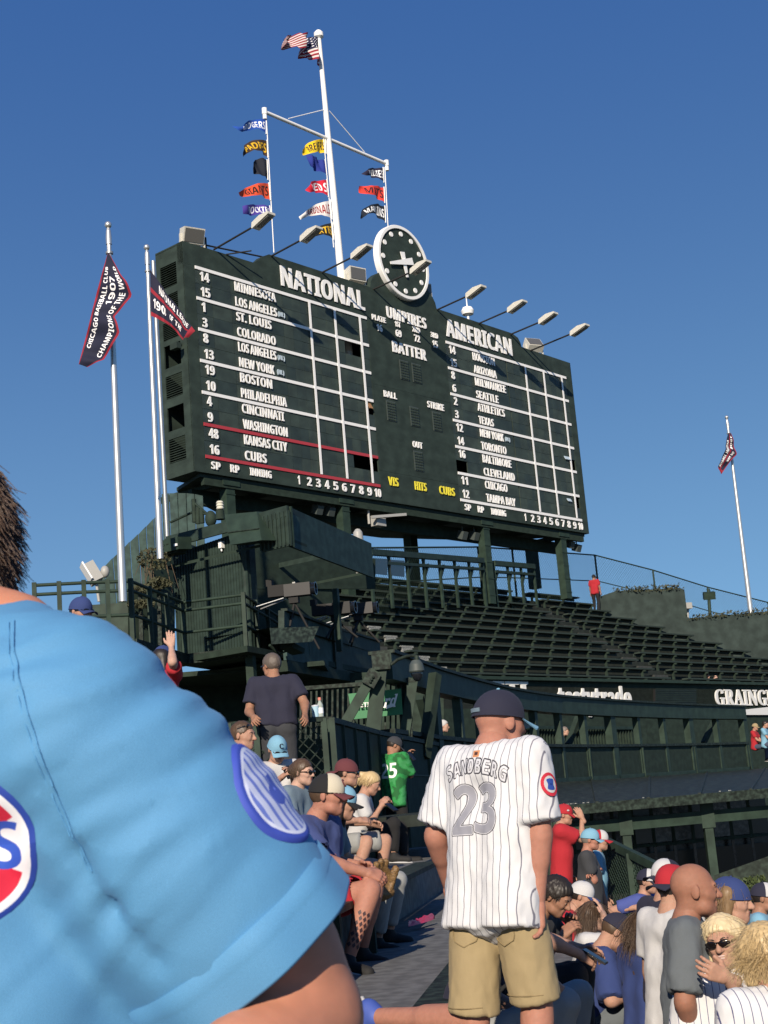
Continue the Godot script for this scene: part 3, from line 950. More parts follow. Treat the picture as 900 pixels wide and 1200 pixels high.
func make_poles() -> void:
	# tall mast behind the board with its yard
	var T := thing("mast", "tall white mast with a long yard rising behind the scoreboard", "flagpole", bp(8.55, 5.0, -1.55))
	var mp := func(x, y): return on_plane(x, y, bp(0, 0, -0.75), BN)
	var top: Vector3 = mp.call(373.5, 42)
	var foot: Vector3 = mp.call(400.5, 330)
	foot = foot + (foot - top).normalized() * 3.0
	pole(T, foot, top, 0.17, 0.085, M.white, false)
	var mb := MB.new()
	mb.lathe(Transform3D(Basis(), top), [Vector2(0.1, -0.12), Vector2(0.19, -0.05), Vector2(0.19, 0.12), Vector2(0.1, 0.22), Vector2(0, 0.22)])
	obj("truck", mb.mesh(), M.white, T)
	var yl: Vector3 = mp.call(310, 131); var yr: Vector3 = mp.call(453, 192)
	mb = MB.new()
	mb.tube(yl, yr, 0.07, 0.07, 12)
	for q in [yl, yr]:
		mb.tube(q + Vector3.UP * 0.14, q - Vector3.UP * 0.1, 0.1, 0.1, 12)
		mb.tube(q - Vector3.UP * 0.1, q - Vector3.UP * 0.3, 0.08, 0.08, 12)
	obj("yard", mb.mesh(), M.white, T)
	mb = MB.new()
	for q in [[382, 128, 338, 139], [386, 130, 427, 178]]: mb.tube(mp.call(q[0], q[1]), mp.call(q[2], q[3]), 0.018, 0.018, 6)
	obj("stay", mb.mesh(), M.white, T)
	for q in [[312, 135, 321, 296], [379, 160, 391, 290], [451, 196, 456, 290]]:
		mb = MB.new()
		mb.tube(mp.call(q[0], q[1]), mp.call(q[2], q[3]), 0.02, 0.02, 6)
		obj("halyard", mb.mesh(), M.white, T)
	# pennants: upper edge (tip to hoist), lower edge, colour, lettering, letter colour
	var pen := [
		[[Vector2(274, 147), Vector2(281, 150), Vector2(290, 142), Vector2(300, 139), Vector2(312, 140)], [Vector2(276, 152), Vector2(283, 155), Vector2(292, 152), Vector2(302, 151), Vector2(312, 156)], Color8(28, 78, 170), "DODGERS", Color.WHITE, "blue pennant with white lettering, topmost on the outer halyard"],
		[[Vector2(284, 181), Vector2(287, 170), Vector2(294, 165), Vector2(304, 164), Vector2(313, 165)], [Vector2(285, 184), Vector2(291, 179), Vector2(297, 176), Vector2(306, 178), Vector2(314, 184)], Color8(70, 52, 40), "PADRES", Color8(240, 190, 40), "brown pennant with yellow lettering"],
		[[Vector2(295, 193), Vector2(299, 187), Vector2(306, 185), Vector2(313, 188)], [Vector2(296, 198), Vector2(300, 203), Vector2(306, 206), Vector2(314, 210)], Color8(18, 24, 38), "", Color.WHITE, "plain black pennant folded back on itself"],
		[[Vector2(279, 226), Vector2(290, 219), Vector2(302, 215), Vector2(315, 215)], [Vector2(281, 229), Vector2(292, 230), Vector2(304, 229), Vector2(317, 234)], Color8(226, 84, 50), "GIANTS", Color8(40, 24, 22), "orange pennant with dark lettering"],
		[[Vector2(283, 242), Vector2(292, 240), Vector2(304, 239), Vector2(316, 242)], [Vector2(284, 251), Vector2(293, 252), Vector2(305, 251), Vector2(318, 255)], Color8(72, 58, 150), "ROCKIES", Color.WHITE, "purple pennant with white lettering, lowest on the outer halyard"],
		[[Vector2(355, 175), Vector2(362, 167), Vector2(371, 164), Vector2(381, 163)], [Vector2(357, 181), Vector2(364, 180), Vector2(373, 178), Vector2(382, 179)], Color8(246, 206, 30), "BREWERS", Color8(50, 40, 40), "yellow pennant flying beside the mast"],
		[[Vector2(360, 181), Vector2(366, 183), Vector2(375, 186), Vector2(381, 188)], [Vector2(361, 193), Vector2(367, 198), Vector2(375, 201), Vector2(383, 204)], Color8(34, 52, 140), "", Color.WHITE, "plain dark blue pennant flying beside the mast"],
		[[Vector2(359, 222), Vector2(364, 213), Vector2(373, 211), Vector2(383, 211)], [Vector2(361, 226), Vector2(367, 225), Vector2(375, 225), Vector2(385, 230)], Color8(206, 30, 54), "REDS", Color.WHITE, "bright red pennant with white lettering beside the mast"],
		[[Vector2(350, 254), Vector2(361, 245), Vector2(373, 238), Vector2(387, 235)], [Vector2(351, 258), Vector2(364, 252), Vector2(376, 252), Vector2(389, 256)], Color8(236, 230, 224), "CARDINALS", Color8(150, 40, 44), "white pennant with red lettering beside the mast"],
		[[Vector2(357, 275), Vector2(365, 268), Vector2(377, 264), Vector2(389, 261)], [Vector2(359, 280), Vector2(367, 277), Vector2(379, 275), Vector2(391, 280)], Color8(24, 24, 26), "PIRATES", Color8(240, 190, 40), "black pennant with yellow lettering, lowest beside the mast"],
		[[Vector2(425, 203), Vector2(431, 198), Vector2(440, 196), Vector2(449, 197)], [Vector2(426, 206), Vector2(433, 206), Vector2(441, 208), Vector2(450, 213)], Color8(34, 30, 56), "PHILLIES", Color.WHITE, "navy pennant with white lettering, topmost on the inner halyard"],
		[[Vector2(421, 218), Vector2(427, 217), Vector2(431, 218), Vector2(440, 218), Vector2(450, 220)], [Vector2(423, 225), Vector2(428, 228), Vector2(433, 228), Vector2(441, 230), Vector2(451, 237)], Color8(232, 66, 52), "METS", Color8(60, 30, 40), "red orange pennant with dark lettering on the inner halyard"],
		[[Vector2(423, 252), Vector2(427, 244), Vector2(434, 240), Vector2(442, 239), Vector2(451, 242)], [Vector2(425, 256), Vector2(430, 251), Vector2(436, 250), Vector2(443, 253), Vector2(452, 260)], Color8(20, 30, 44), "MARLINS", Color.WHITE, "black pennant with white lettering, lowest on the inner halyard"]]
	for q in pen:
		var im := Image.create(224, 72, false, Image.FORMAT_RGBA8)
		im.fill(q[2])
		if q[3]: stamp(im, q[3], Vector2(52, 58), Vector2(162, 0), Vector2(0, -44), q[4])
		var hoist: Vector3 = mp.call(q[0][-1].x, q[0][-1].y)
		var N := thing("pennant", q[5], "pennant", hoist, "team pennants on the mast's halyards")
		obj("cloth", cloth(q[0], q[1], mp, BN, 0.075, 1.2, rng.randf() * 6.0), cloth_mat(im), N)
		mb = MB.new()
		mb.tube(mp.call(q[0][-1].x, q[0][-1].y - 1.0), mp.call(q[1][-1].x, q[1][-1].y + 1.0), 0.028, 0.028, 6)
		obj("hem_rope", mb.mesh(), M.white, N)
	# national flag
	var fl := Image.create(380, 200, false, Image.FORMAT_RGBA8)
	for k in 13: fl.fill_rect(Rect2i(0, int(200.0 * k / 13), 380, 16), Color8(138, 24, 44) if k % 2 == 0 else Color8(206, 200, 200))
	fl.fill_rect(Rect2i(228, 0, 152, 108), Color8(24, 27, 62))
	for r in 9:
		for c in (6 if r % 2 == 0 else 5):
			fl.fill_rect(Rect2i(236 + c * 24 + (0 if r % 2 == 0 else 12), 6 + r * 11, 6, 6), Color.WHITE)
	var us := thing("national_flag", "red and white striped flag with blue canton at the mast's top", "flag", top)
	obj("cloth", cloth([Vector2(331, 46), Vector2(336, 42), Vector2(346, 40.5), Vector2(360, 42), Vector2(373.7, 44)], [Vector2(333, 48), Vector2(340, 54), Vector2(352, 60), Vector2(363, 69), Vector2(374.5, 78)], mp, BN, 0.3, 2.2, 1.0, 34, 16), cloth_mat(fl), us)
	mb = MB.new()
	mb.tube(mp.call(374.2, 43), mp.call(375.6, 79), 0.03, 0.03, 6)
	obj("hem_rope", mb.mesh(), M.white, us)

	# two champions' flags on steel poles before the board, one far off
	var navy := Color8(22, 25, 50)
	var red := Color8(140, 26, 44)
	var im1 := Image.create(640, 256, false, Image.FORMAT_RGBA8)
	im1.fill(navy)
	im1.fill_rect(Rect2i(0, 0, 640, 15), red); im1.fill_rect(Rect2i(0, 236, 640, 20), red)
	stamp(im1, "CHICAGO BASEBALL CLUB", Vector2(110, 72), Vector2(450, 0), Vector2(0, -38), Color.WHITE)
	stamp(im1, "1907", Vector2(360, 140), Vector2(150, 0), Vector2(0, -46), Color.WHITE)
	stamp(im1, "CHAMPIONS OF THE WORLD", Vector2(90, 212), Vector2(480, 0), Vector2(0, -46), Color.WHITE)
	var D1 := 25.0
	var A := thing("steel_flagpole", "brushed steel flagpole with a ball finial standing at the deck rail, clear of the board", "flagpole", P(143.5, 690, D1))
	pole(A, P(144, 705, D1), P(127.6, 284, D1), 0.075, 0.045, M.alu)
	var fA := thing("champions_flag", "navy flag with red border and white lettering hanging from the steel pole against the sky", "flag", P(128, 296, D1))
	obj("cloth", cloth([Vector2(92, 428), Vector2(103, 385), Vector2(114, 340), Vector2(126, 297)], [Vector2(102, 431), Vector2(122, 420), Vector2(140, 391), Vector2(134, 370), Vector2(155, 346), Vector2(140, 318), Vector2(128, 297)], func(x, y): return P(x, y, D1 - 0.2 - 0.006 * (x - 92)), Vector3(0.3, 0, 1).normalized(), 0.07, 2.6, 0.4, 44, 20), cloth_mat(im1), fA)
	obj("ring", _ring(P(128.3, 296.5, D1), 0.062), M.galv, fA)
	var D2 := 28.5
	var C := thing("steel_flagpole", "brushed steel flagpole rising close in front of the louvred board end", "flagpole", P(187.5, 640, D2))
	pole(C, P(188, 655, D2), P(172.8, 308, D2), 0.07, 0.045, M.alu)
	var C2 := thing("conduit_pole", "thin white conduit pole standing right behind the steel flagpole", "pole", P(197, 640, D2 + 3.0))
	pole(C2, P(196.5, 640, D2 + 3.0), P(179.5, 306, D2 + 3.0), 0.05, 0.05, M.galv, false)
	var im2 := Image.create(640, 256, false, Image.FORMAT_RGBA8)
	im2.fill(navy)
	im2.fill_rect(Rect2i(0, 96, 640, 26), red); im2.fill_rect(Rect2i(0, 232, 640, 24), red); im2.fill_rect(Rect2i(592, 0, 48, 256), red)
	stamp(im2, "NATIONAL LEAGUE", Vector2(120, 80), Vector2(440, 0), Vector2(0, -56), Color.WHITE)
	stamp(im2, "1908", Vector2(40, 200), Vector2(190, 0), Vector2(0, -60), Color.WHITE)
	stamp(im2, "OF THE", Vector2(290, 200), Vector2(180, 0), Vector2(0, -50), Color.WHITE)
	var fB := thing("champions_flag", "navy flag with red border blowing across the louvred board end", "flag", P(174, 318, D2))
	obj("cloth", cloth([Vector2(176, 316), Vector2(190, 336), Vector2(205, 356), Vector2(220, 376), Vector2(229, 388)], [Vector2(177, 370), Vector2(190, 376), Vector2(203, 384), Vector2(213, 398), Vector2(222, 396)], func(x, y): return P(x, y, D2 - 0.1 - 0.008 * (x - 176)), Vector3(-0.3, 0, 1).normalized(), 0.06, -2.2, 0.9, 40, 18), cloth_mat(im2), fB)
	obj("ring", _ring(P(173.4, 318, D2), 0.06), M.galv, fB)
	var D3 := 66.0
	var G := thing("steel_flagpole", "slim white flagpole standing alone beyond the ivy-topped wall", "flagpole", P(880, 720, D3))
	pole(G, P(882, 735, D3), P(853, 500, D3), 0.13, 0.06, M.alu)
	var fC := thing("champions_flag", "small navy and red flag hanging limp on the lone far pole", "flag", P(854, 508, D3))
	obj("cloth", cloth([Vector2(853.5, 507), Vector2(850, 525), Vector2(845, 540), Vector2(841, 549)], [Vector2(857, 508), Vector2(864, 532), Vector2(856, 540), Vector2(846, 555)], func(x, y): return P(x, y, D3 - 0.3), Vector3(0, 0, 1), 0.16, -1.6, 0.3, 26, 12), cloth_mat(im2), fC)
	obj("ring", _ring(P(854, 508, D3), 0.09), M.galv, fC)
func _ring(p: Vector3, r: float) -> ArrayMesh:
	var mb := MB.new()
	mb.lathe(Transform3D(Basis(), p), [Vector2(r, -0.02), Vector2(r * 1.15, -0.02), Vector2(r * 1.15, 0.02), Vector2(r, 0.02)], 12)
	return mb.mesh()

# ---------------------------------------------------------------- far bleachers under the board
const B0 := Vector3(3.91, 7.47, -55.87)
func bl(t: float, n: float, y := 0.0) -> Vector3:
	return B0 + BD * t + BN * n + Vector3.UP * (y - 0.55 * n)

func chain_link(called: String, a: Vector3, b: Vector3, up: Vector3, pitch: float, r: float, m: Material, parent: Node) -> MeshInstance3D:
	var mb := MB.new()
	var L := a.distance_to(b)
	var H := up.length()
	var ex := (b - a) / L
	var ey := up / H
	for s in [1, -1]:
		var k := -H
		while k < L:
			var s0 := k; var t0 := 0.0
			var s1 := k + H; var t1 := H
			if s0 < 0: t0 = -s0; s0 = 0.0
			if s1 > L: t1 = H - (s1 - L); s1 = L
			if s == -1: var q := t0; t0 = H - t0; t1 = H - t1
			if s1 - s0 > 0.02: mb.beam(a + ex * s0 + ey * t0, a + ex * s1 + ey * t1, r * 2.0, r * 2.0)
			k += pitch
	var o := obj(called, mb.mesh(), m, parent)
	o.set_meta("kind", "stuff")
	return o

func make_bleachers() -> void:
	var bx := Basis(BD, Vector3.UP, BN)
	var st := MB.new()
	var ai := MB.new()
	for r in 12:
		var n := -2.2 + 0.8 * r
		var t1 := maxf(10.4 + 1.32 * n, 9.9)
		var y := -0.44
		st.box(Transform3D(bx, bl((-15.0 + t1) / 2, n, y) - Vector3.UP * 0.35), Vector3(t1 + 15.0, 0.7, 0.8))
		# aisle: two half steps in each row
		for q in [[4.4 - 0.32 * n, 1.0], [-11.3 - 0.1 * n, 1.0]]:
			ai.box(Transform3D(bx, bl(q[0], n, y) + Vector3.UP * 0.002 - BN * 0.2), Vector3(q[1], 0.44, 0.4))
	struct("bleacher_terrace", st.mesh(), M.step)
	struct("aisle_steps", ai.mesh(), mat(0.05, 0.056, 0.052, 0.85, "grime", 0.6))
	var bmb := MB.new()
	bmb.box(Transform3D(Basis(), Vector3(0, -0.25, 0.02)), Vector3(0.06, 0.38, 0.10))
	bmb.box(Transform3D(Basis(), Vector3(0, -0.10, 0.1)), Vector3(0.08, 0.06, 0.14))
	var bracket := bmb.mesh()
	var mk := func(t0: float, t1: float, n: float, words: String):
		var at := bl((t0 + t1) / 2, n, -0.44)
		var T := thing("bleacher_bench", words, "bench", at, "empty bench rows under the scoreboard")
		var mb := MB.new()
		mb.box(Transform3D(bx, bl((t0 + t1) / 2, n - 0.02, -0.03)), Vector3(t1 - t0, 0.06, 0.27))
		obj("seat_plank", mb.mesh(), M.seat, T)
		var k := t0 + 0.25
		while k < t1 - 0.1:
			local("bracket", bracket, M.green_dull, T, T.global_transform.affine_inverse() * Transform3D(bx, bl(k, n)))
			k += 1.22
		mb = MB.new()
		mb.box(Transform3D(bx, bl((t0 + t1) / 2, n - 0.2, -0.2)), Vector3(t1 - t0, 0.12, 0.03))
		obj("rear_board", mb.mesh(), M.seat, T)
	for r in 12:
		var n := -2.2 + 0.8 * r
		var a := 4.4 - 0.32 * n
		var nth := "%s row up from the lettered wall" % ["lowest", "second", "third", "fourth", "fifth", "sixth", "seventh", "eighth", "ninth", "tenth", "eleventh", "topmost"][11 - r]
		mk.call(-10.7 - 0.1 * n, a - 0.62, n, "long empty green bench before the aisle, " + nth)
		mk.call(a + 0.62, maxf(10.1 + 1.32 * n, 9.6), n, "short empty green bench between aisle and plain wall, " + nth)
	# pale ends of the rails on the near aisle
	var nthq := -1
	for q in [[438, 735], [457, 746], [476, 758], [495, 770], [515, 782.5]]:
		nthq += 1
		var p := on_plane(q[0], q[1], B0 - Vector3.UP * 0.2, (BN * 0.55 + Vector3.UP).normalized())
		var T := thing("step_marker", "pale worn stair edging on the benches' near aisle, " + ["highest", "second from the top", "middle one", "second from the bottom", "lowest"][nthq], "stair edge", p - Vector3.UP * 0.03, "pale stair edgings")
		var mb := MB.new()
		mb.box(Transform3D(bx, p), Vector3(0.62, 0.06, 0.10))
		mb.box(Transform3D(bx, p - Vector3.UP * 0.2), Vector3(0.5, 0.36, 0.08))
		obj("edge", mb.mesh(), M.nosing, T)
	# front wall with the sponsors' lettering
	var wn := 7.0
	var W := thing("lettered_wall", "dark green front wall of the bleachers with white sponsor lettering", "wall", bl(0, wn, -3.0))
	var wp := func(x, y): return on_plane(x, y, bl(0, wn), BN)
	var a0 := bl(-16.0, wn, 0.0); var a1 := bl(24.0, wn, 0.0)
	a0.y = wp.call(783, 799.5).y; a1.y = a0.y
	panel("wall", a0, a1, a1 - Vector3.UP * 6.0, a0 - Vector3.UP * 6.0, 0.25, M.green_dull, W)
	bar("coping", a0 + BN * 0.02, a1 + BN * 0.02, 0.34, 0.1, M.green, W)
	var tx := func(s: String, x0: float, y0: float, x1: float, hpx: float, font: Font):
		var p: Vector3 = wp.call(x0, y0)
		var q: Vector3 = wp.call(x1, y0)
		var h: Vector3 = wp.call(x0, y0 - hpx)
		letters("lettering", s, M.sign_white, p + BN * 0.03, BD, Vector3.UP, (q - p).dot(BD), h.y - p.y, W, 0.03, font)
	tx.call("GRAINGER", 838, 827, 917, 19, serif)
	tx.call("YETI", 557, 821, 619, 23, bold)
	tx.call("tastytrade", 655, 841, 741, 38, bold)
	# white band sign and dark board
	var d0: Vector3 = wp.call(765, 808); var d1: Vector3 = wp.call(813, 808); var d2: Vector3 = wp.call(813, 825); var d3: Vector3 = wp.call(765, 825)
	var dk := thing("display_panel", "small black display panel mounted on the lettered wall", "display", d3)
	panel("screen", d0 + BN * 0.1, d1 + BN * 0.1, d2 + BN * 0.1, d3 + BN * 0.1, 0.08, M.black, dk)
	var slm := MB.new()
	for k in 9: slm.beam(d0.lerp(d3, k / 8.0) + BN * 0.12, d1.lerp(d2, k / 8.0) + BN * 0.12, 0.02, 0.03)
	obj("louvre", slm.mesh(), M.green_dull, dk)
	var e0: Vector3 = wp.call(868, 832); var e1: Vector3 = wp.call(925, 826); var e2: Vector3 = wp.call(925, 838); var e3: Vector3 = wp.call(872, 838)
	var wb := thing("white_banner", "plain white banner strip under the sponsor lettering", "banner", e3)
	panel("cloth", e0 + BN * 0.1, e1 + BN * 0.1, e2 + BN * 0.1, e3 + BN * 0.1, 0.03, M.sign_white, wb)
	# tall plain wall at the far end of the rows
	var wa := bl(10.6 - 1.05, -0.8); var wd := (BD * 1.32 + BN).normalized()
	var wm := wd.cross(Vector3.UP).normalized()
	var T2 := thing("end_wall", "tall plain dark green wall with dry ivy along its top", "wall", bl(14.0, 3.0, -0.4))
	var poly := PackedVector2Array()
	var org := on_plane(703, 722, wa, wm)
	for q in [[703, 724], [703, 699], [722, 692.5], [797, 689], [802, 691], [806, 724.5], [905, 716], [1010, 708], [1010, 815], [880, 800]]:
		var p := on_plane(q[0], q[1], wa, wm) - org
		poly.append(Vector2(p.dot(wd), p.y))
	var mb := MB.new()
	mb.prism(poly, Transform3D(Basis(wd, Vector3.UP, wd.cross(Vector3.UP)), org), 0.4)
	obj("wall", mb.mesh(), paint(0.040, 0.058, 0.052, 0.8, "grime", 0.2), T2)
	mb = MB.new()
	for s in [[722, 692, 797, 688], [808, 724, 905, 715], [905, 715, 960, 711]]:
		for k in 300:
			var f := rng.randf()
			var p := on_plane(lerpf(s[0], s[2], f), lerpf(s[1], s[3], f), wa, wm) + Vector3(rng.randf_range(-0.2, 0.2), rng.randf_range(-0.12, 0.12) + 0.1 * wav.get_noise_1d(f * 30.0), rng.randf_range(-0.2, 0.2))
			leaf(mb, p, rng.randf_range(0.05, 0.1))
	var iv := obj("ivy", mb.mesh(), M.ivy, T2)
	# fence along the top of the stand
	var fz := func(x, y): return on_plane(x, y, bl(0, -3.4), BN)
	var T3 := thing("chain_link_fence", "tall chain link fence along the back of the bleachers against the sky", "fence", fz.call(600, 690))
	var top := [[433, 642], [560, 641], [600, 643.5], [697, 650.5], [765, 668], [829, 688], [900, 706], [960, 722]]
	var dz := [48.5, 57.0, 60.0, 66.5, 69.0, 71.5, 74.0, 76.0]
	for k in top.size():
		var a := P(top[k][0], top[k][1], dz[k])
		var lo := a; lo.y -= 2.6
		pipe("post", lo - Vector3.UP * 1.2, a, 0.045, M.green, T3, 8)
		if k == top.size() - 1: continue
		var b := P(top[k + 1][0], top[k + 1][1], dz[k + 1])
		pipe("rail", a, b, 0.034, M.green, T3, 8)
		pipe("rail", a - Vector3.UP * 1.25, b - Vector3.UP * 1.25, 0.024, M.green, T3, 8)
		chain_link("mesh", a - Vector3.UP * 2.5, b - Vector3.UP * 2.5, Vector3.UP * 2.5, 0.17, 0.003, M.green, T3)
	# arcade of the concourse behind the top row
	var T4 := thing("concourse_arcade", "dark green arcade of slim posts and haunches behind the top bleacher row", "arcade", fz.call(500, 690))
	for q in [[[433, 647, 46.5], [565, 657, 56.0]], [[578, 660, 57.0], [625, 664, 60.5]]]:
		var a := P(q[0][0], q[0][1], q[0][2]); var b := P(q[1][0], q[1][1], q[1][2])
		bar("beam", a, b, 0.2, 0.2, M.green, T4)
		bar("beam", a - Vector3.UP * 0.35, b - Vector3.UP * 0.35, 0.16, 0.1, M.green, T4)
		var nn := 7 if q[0][0] < 500 else 3
		for k in nn + 1:
			var p := a.lerp(b, float(k) / nn)
			bar("post", p - Vector3.UP * 1.9, p, 0.09, 0.09, M.green, T4, BN)
			if k < nn:
				bar("haunch", p - Vector3.UP * 0.75, p.lerp(a.lerp(b, float(k + 1) / nn), 0.28) - Vector3.UP * 0.3, 0.08, 0.1, M.green, T4)
	for q in [[438, 650], [458, 652]]:
		panel("dark_window", P(q[0], q[1] + 4, 46.4 + (q[0] - 438) * 0.07), P(q[0] + 16, q[1] + 5, 47.5 + (q[0] - 438) * 0.07), P(q[0] + 16, q[1] + 24, 47.5 + (q[0] - 438) * 0.07), P(q[0], q[1] + 22, 46.4 + (q[0] - 438) * 0.07), 0.05, M.glass, T4)
	# lamp post and white box beyond the wall
	var lp := thing("post_lamp", "short dark post with a square lamp head beyond the wall", "lamp", P(833, 722, 68))
	pipe("post", P(833, 735, 68), P(830, 690, 68), 0.08, M.green, lp)
	mb = MB.new(); mb.box(Transform3D(Basis(Vector3.RIGHT, 0.3), P(831, 698, 68)), Vector3(0.55, 0.35, 0.3)); obj("head", mb.mesh(), M.green, lp)
	var wbx := thing("white_box", "small white equipment box fixed behind the tall wall's edge", "box", P(806, 714, 66))
	mb = MB.new(); mb.box(Transform3D(Basis(Vector3.UP, 0.3), P(806, 710, 66)), Vector3(0.3, 0.28, 0.3)); mb.tube(P(806, 708, 66.2), P(806, 740, 66.2), 0.06, 0.06, 6)
	obj("case", mb.mesh(), M.lamp_grey, wbx)

func leaf(mb: MB, p: Vector3, s: float) -> void:
	var a := Vector3(rng.randf_range(-1, 1), rng.randf_range(-1, 1), rng.randf_range(-1, 1)).normalized()
	var b := a.cross(Vector3(rng.randf_range(-1, 1), rng.randf_range(-1, 1), rng.randf_range(-1, 1))).normalized()
	var m := a.cross(b)
	mb.tri(p - a * s, p + b * s * 0.5, p + a * s, m, m, m)
	mb.tri(p - a * s, p - b * s * 0.5, p + a * s, m, m, m)

# ---------------------------------------------------------------- curved gallery and the lounge roof below it
var GX := [440.0, 447.0, 470.0, 500.0, 550.0, 600.0, 650.0, 700.0, 750.0, 800.0, 868.0, 960.0]
var GY := [763.0, 766.0, 774.0, 785.0, 799.0, 811.0, 817.5, 821.5, 824.5, 827.0, 829.0, 830.0]
func gal(x: float, h: float) -> Vector3:
	var y := 0.0
	for k in GX.size() - 1:
		if x <= GX[k + 1] or k == GX.size() - 2:
			y = lerpf(GY[k], GY[k + 1], (x - GX[k]) / (GX[k + 1] - GX[k]))
			break
	var p := at_h(x, y, 2.3)
	p.y = h
	return p

func make_gallery() -> void:
	var T := thing("gallery", "curved dark green gallery with square openings over a panelled parapet", "gallery", gal(700, 0.3))
	var xs := [447.0, 470.0, 504.0, 533.0, 558.0, 590.0, 622.0, 651.0, 680.0, 712.0, 743.0, 773.0, 804.0, 836.0, 868.0]
	for k in xs.size() - 1:
		var a := gal(xs[k], 2.1); var b := gal(xs[k + 1], 2.1)
		var sd := (b - a).cross(Vector3.UP).normalized()
		bar("top_beam", a, b, 0.3, 0.4, M.green, T)
		bar("cap_rail", a + Vector3.UP * 0.225, b + Vector3.UP * 0.225, 0.42, 0.05, M.green_worn, T)
		bar("sill", gal(xs[k], 1.12), gal(xs[k + 1], 1.12), 0.24, 0.07, M.green_worn, T)
		var q0 := gal(xs[k], 1.08); var q1 := gal(xs[k + 1], 1.08)
		panel("parapet_panel", q0 + sd * 0.05, q1 + sd * 0.05, q1 + sd * 0.05 - Vector3.UP * 0.76, q0 + sd * 0.05 - Vector3.UP * 0.76, 0.05, M.green_dull, T)
		bar("base_rail", gal(xs[k], 0.30), gal(xs[k + 1], 0.30), 0.2, 0.1, M.green, T)
	for k in range(1, xs.size()):
		var main: bool = k in [2, 9, 12, 14]
		var p := gal(xs[k], 0.25)
		var dir := (gal(xs[k], 0) - gal(xs[k] - 8.0, 0)).normalized()
		bar("post", p, gal(xs[k], 1.95 if not main else 2.35), 0.16 if not main else 0.2, 0.2 if not main else 0.34, M.green, T, dir)
		if k % 2 == 0 and k > 2:
			bar("batten", p + dir.cross(Vector3.UP) * 0.09, gal(xs[k], 1.05) + dir.cross(Vector3.UP) * 0.09, 0.06, 0.06, M.green, T, dir)
	for q in [[690, 706], [845, 862], [538, 528], [474, 462]]:
		bar("brace", gal(q[0], 1.2) - BN * 0.8, gal(q[1], 2.0) - BN * 0.8, 0.14, 0.14, M.green_dull, T)
	# deck and a slatted screen behind the openings
	var mb := MB.new()
	for k in xs.size() - 1:
		var a := gal(xs[k], 0.25); var b := gal(xs[k + 1], 0.25)
		mb.quad(a, b, b - BN * 6.0, a - BN * 6.0, Vector3.UP)
		mb.quad(a - Vector3.UP * 0.2, b - Vector3.UP * 0.2, b - BN * 6.0 - Vector3.UP * 0.2, a - BN * 6.0 - Vector3.UP * 0.2, Vector3.DOWN)
	struct("gallery_deck", mb.mesh(), M.step)
	var S := thing("slat_screen", "dark green screen of upright slats seen through the gallery openings", "screen", gal(780, 0.25) - BN * 4.0)
	for k in 60:
		var a := gal(700 + 3.0 * k, 0.25) - BN * 4.0
		bar("slat", a, a + Vector3.UP * 1.75, 0.1, 0.04, M.green_dull, S, BD)
	bar("rail", gal(700, 2.0) - BN * 4.05, gal(880, 2.0) - BN * 4.05, 0.06, 0.1, M.green, S)
	for q in [[630, 660], [560, 600]]:
		var U := thing("service_cabinet", "dark cabinet against the wall behind the " + ("wider" if q[0] == 630 else "nearer") + " gallery openings", "cabinet", gal(q[0], 0.25) - BN * 3.0)
		var a := gal(q[0], 1.55) - BN * 3.0; var b := gal(q[1], 1.55) - BN * 3.0
		panel("door", a, b, b - Vector3.UP * 1.3, a - Vector3.UP * 1.3, 0.4, M.green_dull, U)
		bar("top", a - BN * 0.2, b - BN * 0.2, 0.5, 0.06, M.green, U)
	# sloped roof of the lounge
	var R := thing("lounge", "low lounge building with a sloped dark metal roof on posts before the gallery", "building", P(760, 1030, 23.0))
	var ev := func(x): return at_h(x, 947.0 - (x - 640.0) * 0.0846, -0.22)
	var rx := [480.0, 560.0, 640.0, 700.0, 760.0, 820.0, 880.0, 940.0]
	for k in rx.size() - 1:
		var a: Vector3 = ev.call(rx[k]); var b: Vector3 = ev.call(rx[k + 1])
		var c := gal(lerpf(480.0, 955.0, float(k + 1) / (rx.size() - 1)), 0.26); var d := gal(lerpf(480.0, 955.0, float(k) / (rx.size() - 1)), 0.26)
		if k < 2: continue
		mb = MB.new()
		var m := (b - a).cross(d - a).normalized()
		if m.y < 0: m = -m
		mb.quad(a, b, c, d, m)
		mb.quad(a - m * 0.1, b - m * 0.1, c - m * 0.1, d - m * 0.1, -m)
		mb.quad(a, b, b - m * 0.1, a - m * 0.1, -BN)
		if k == 2: mb.quad(a, d, d - m * 0.1, a - m * 0.1, -BD)
		obj("roof_sheet", mb.mesh(), M.roof, R)
		bar("roof_seam", a + m * 0.02, d + m * 0.02, 0.05, 0.04, M.roof, R)
	var g0: Vector3 = ev.call(636); var g1: Vector3 = ev.call(940)
	bar("gutter", g0 + Vector3(0, -0.06, 0.05), g1 + Vector3(0, -0.06, 0.05), 0.14, 0.16, M.green_worn, R)
	bar("fascia_beam", g0 + Vector3(0, -0.37, -0.35), g1 + Vector3(0, -0.37, -0.35), 0.14, 0.2, M.green, R)
	# worn flecks of paint on the roof's near corner
	var wr := MB.new()
	for k in 26:
		var p: Vector3 = g0.lerp(g1, 0.05 + pow(rng.randf(), 5.0) * 0.8) + Vector3(0, 0.035, -rng.randf_range(0.0, 0.12))
		wr.box(Transform3D(Basis(Vector3.UP, rng.randf() * 3.0), p), Vector3(rng.randf_range(0.02, 0.09), 0.012, 0.03))
	obj("paint_flecks", wr.mesh(), M.nosing, R)
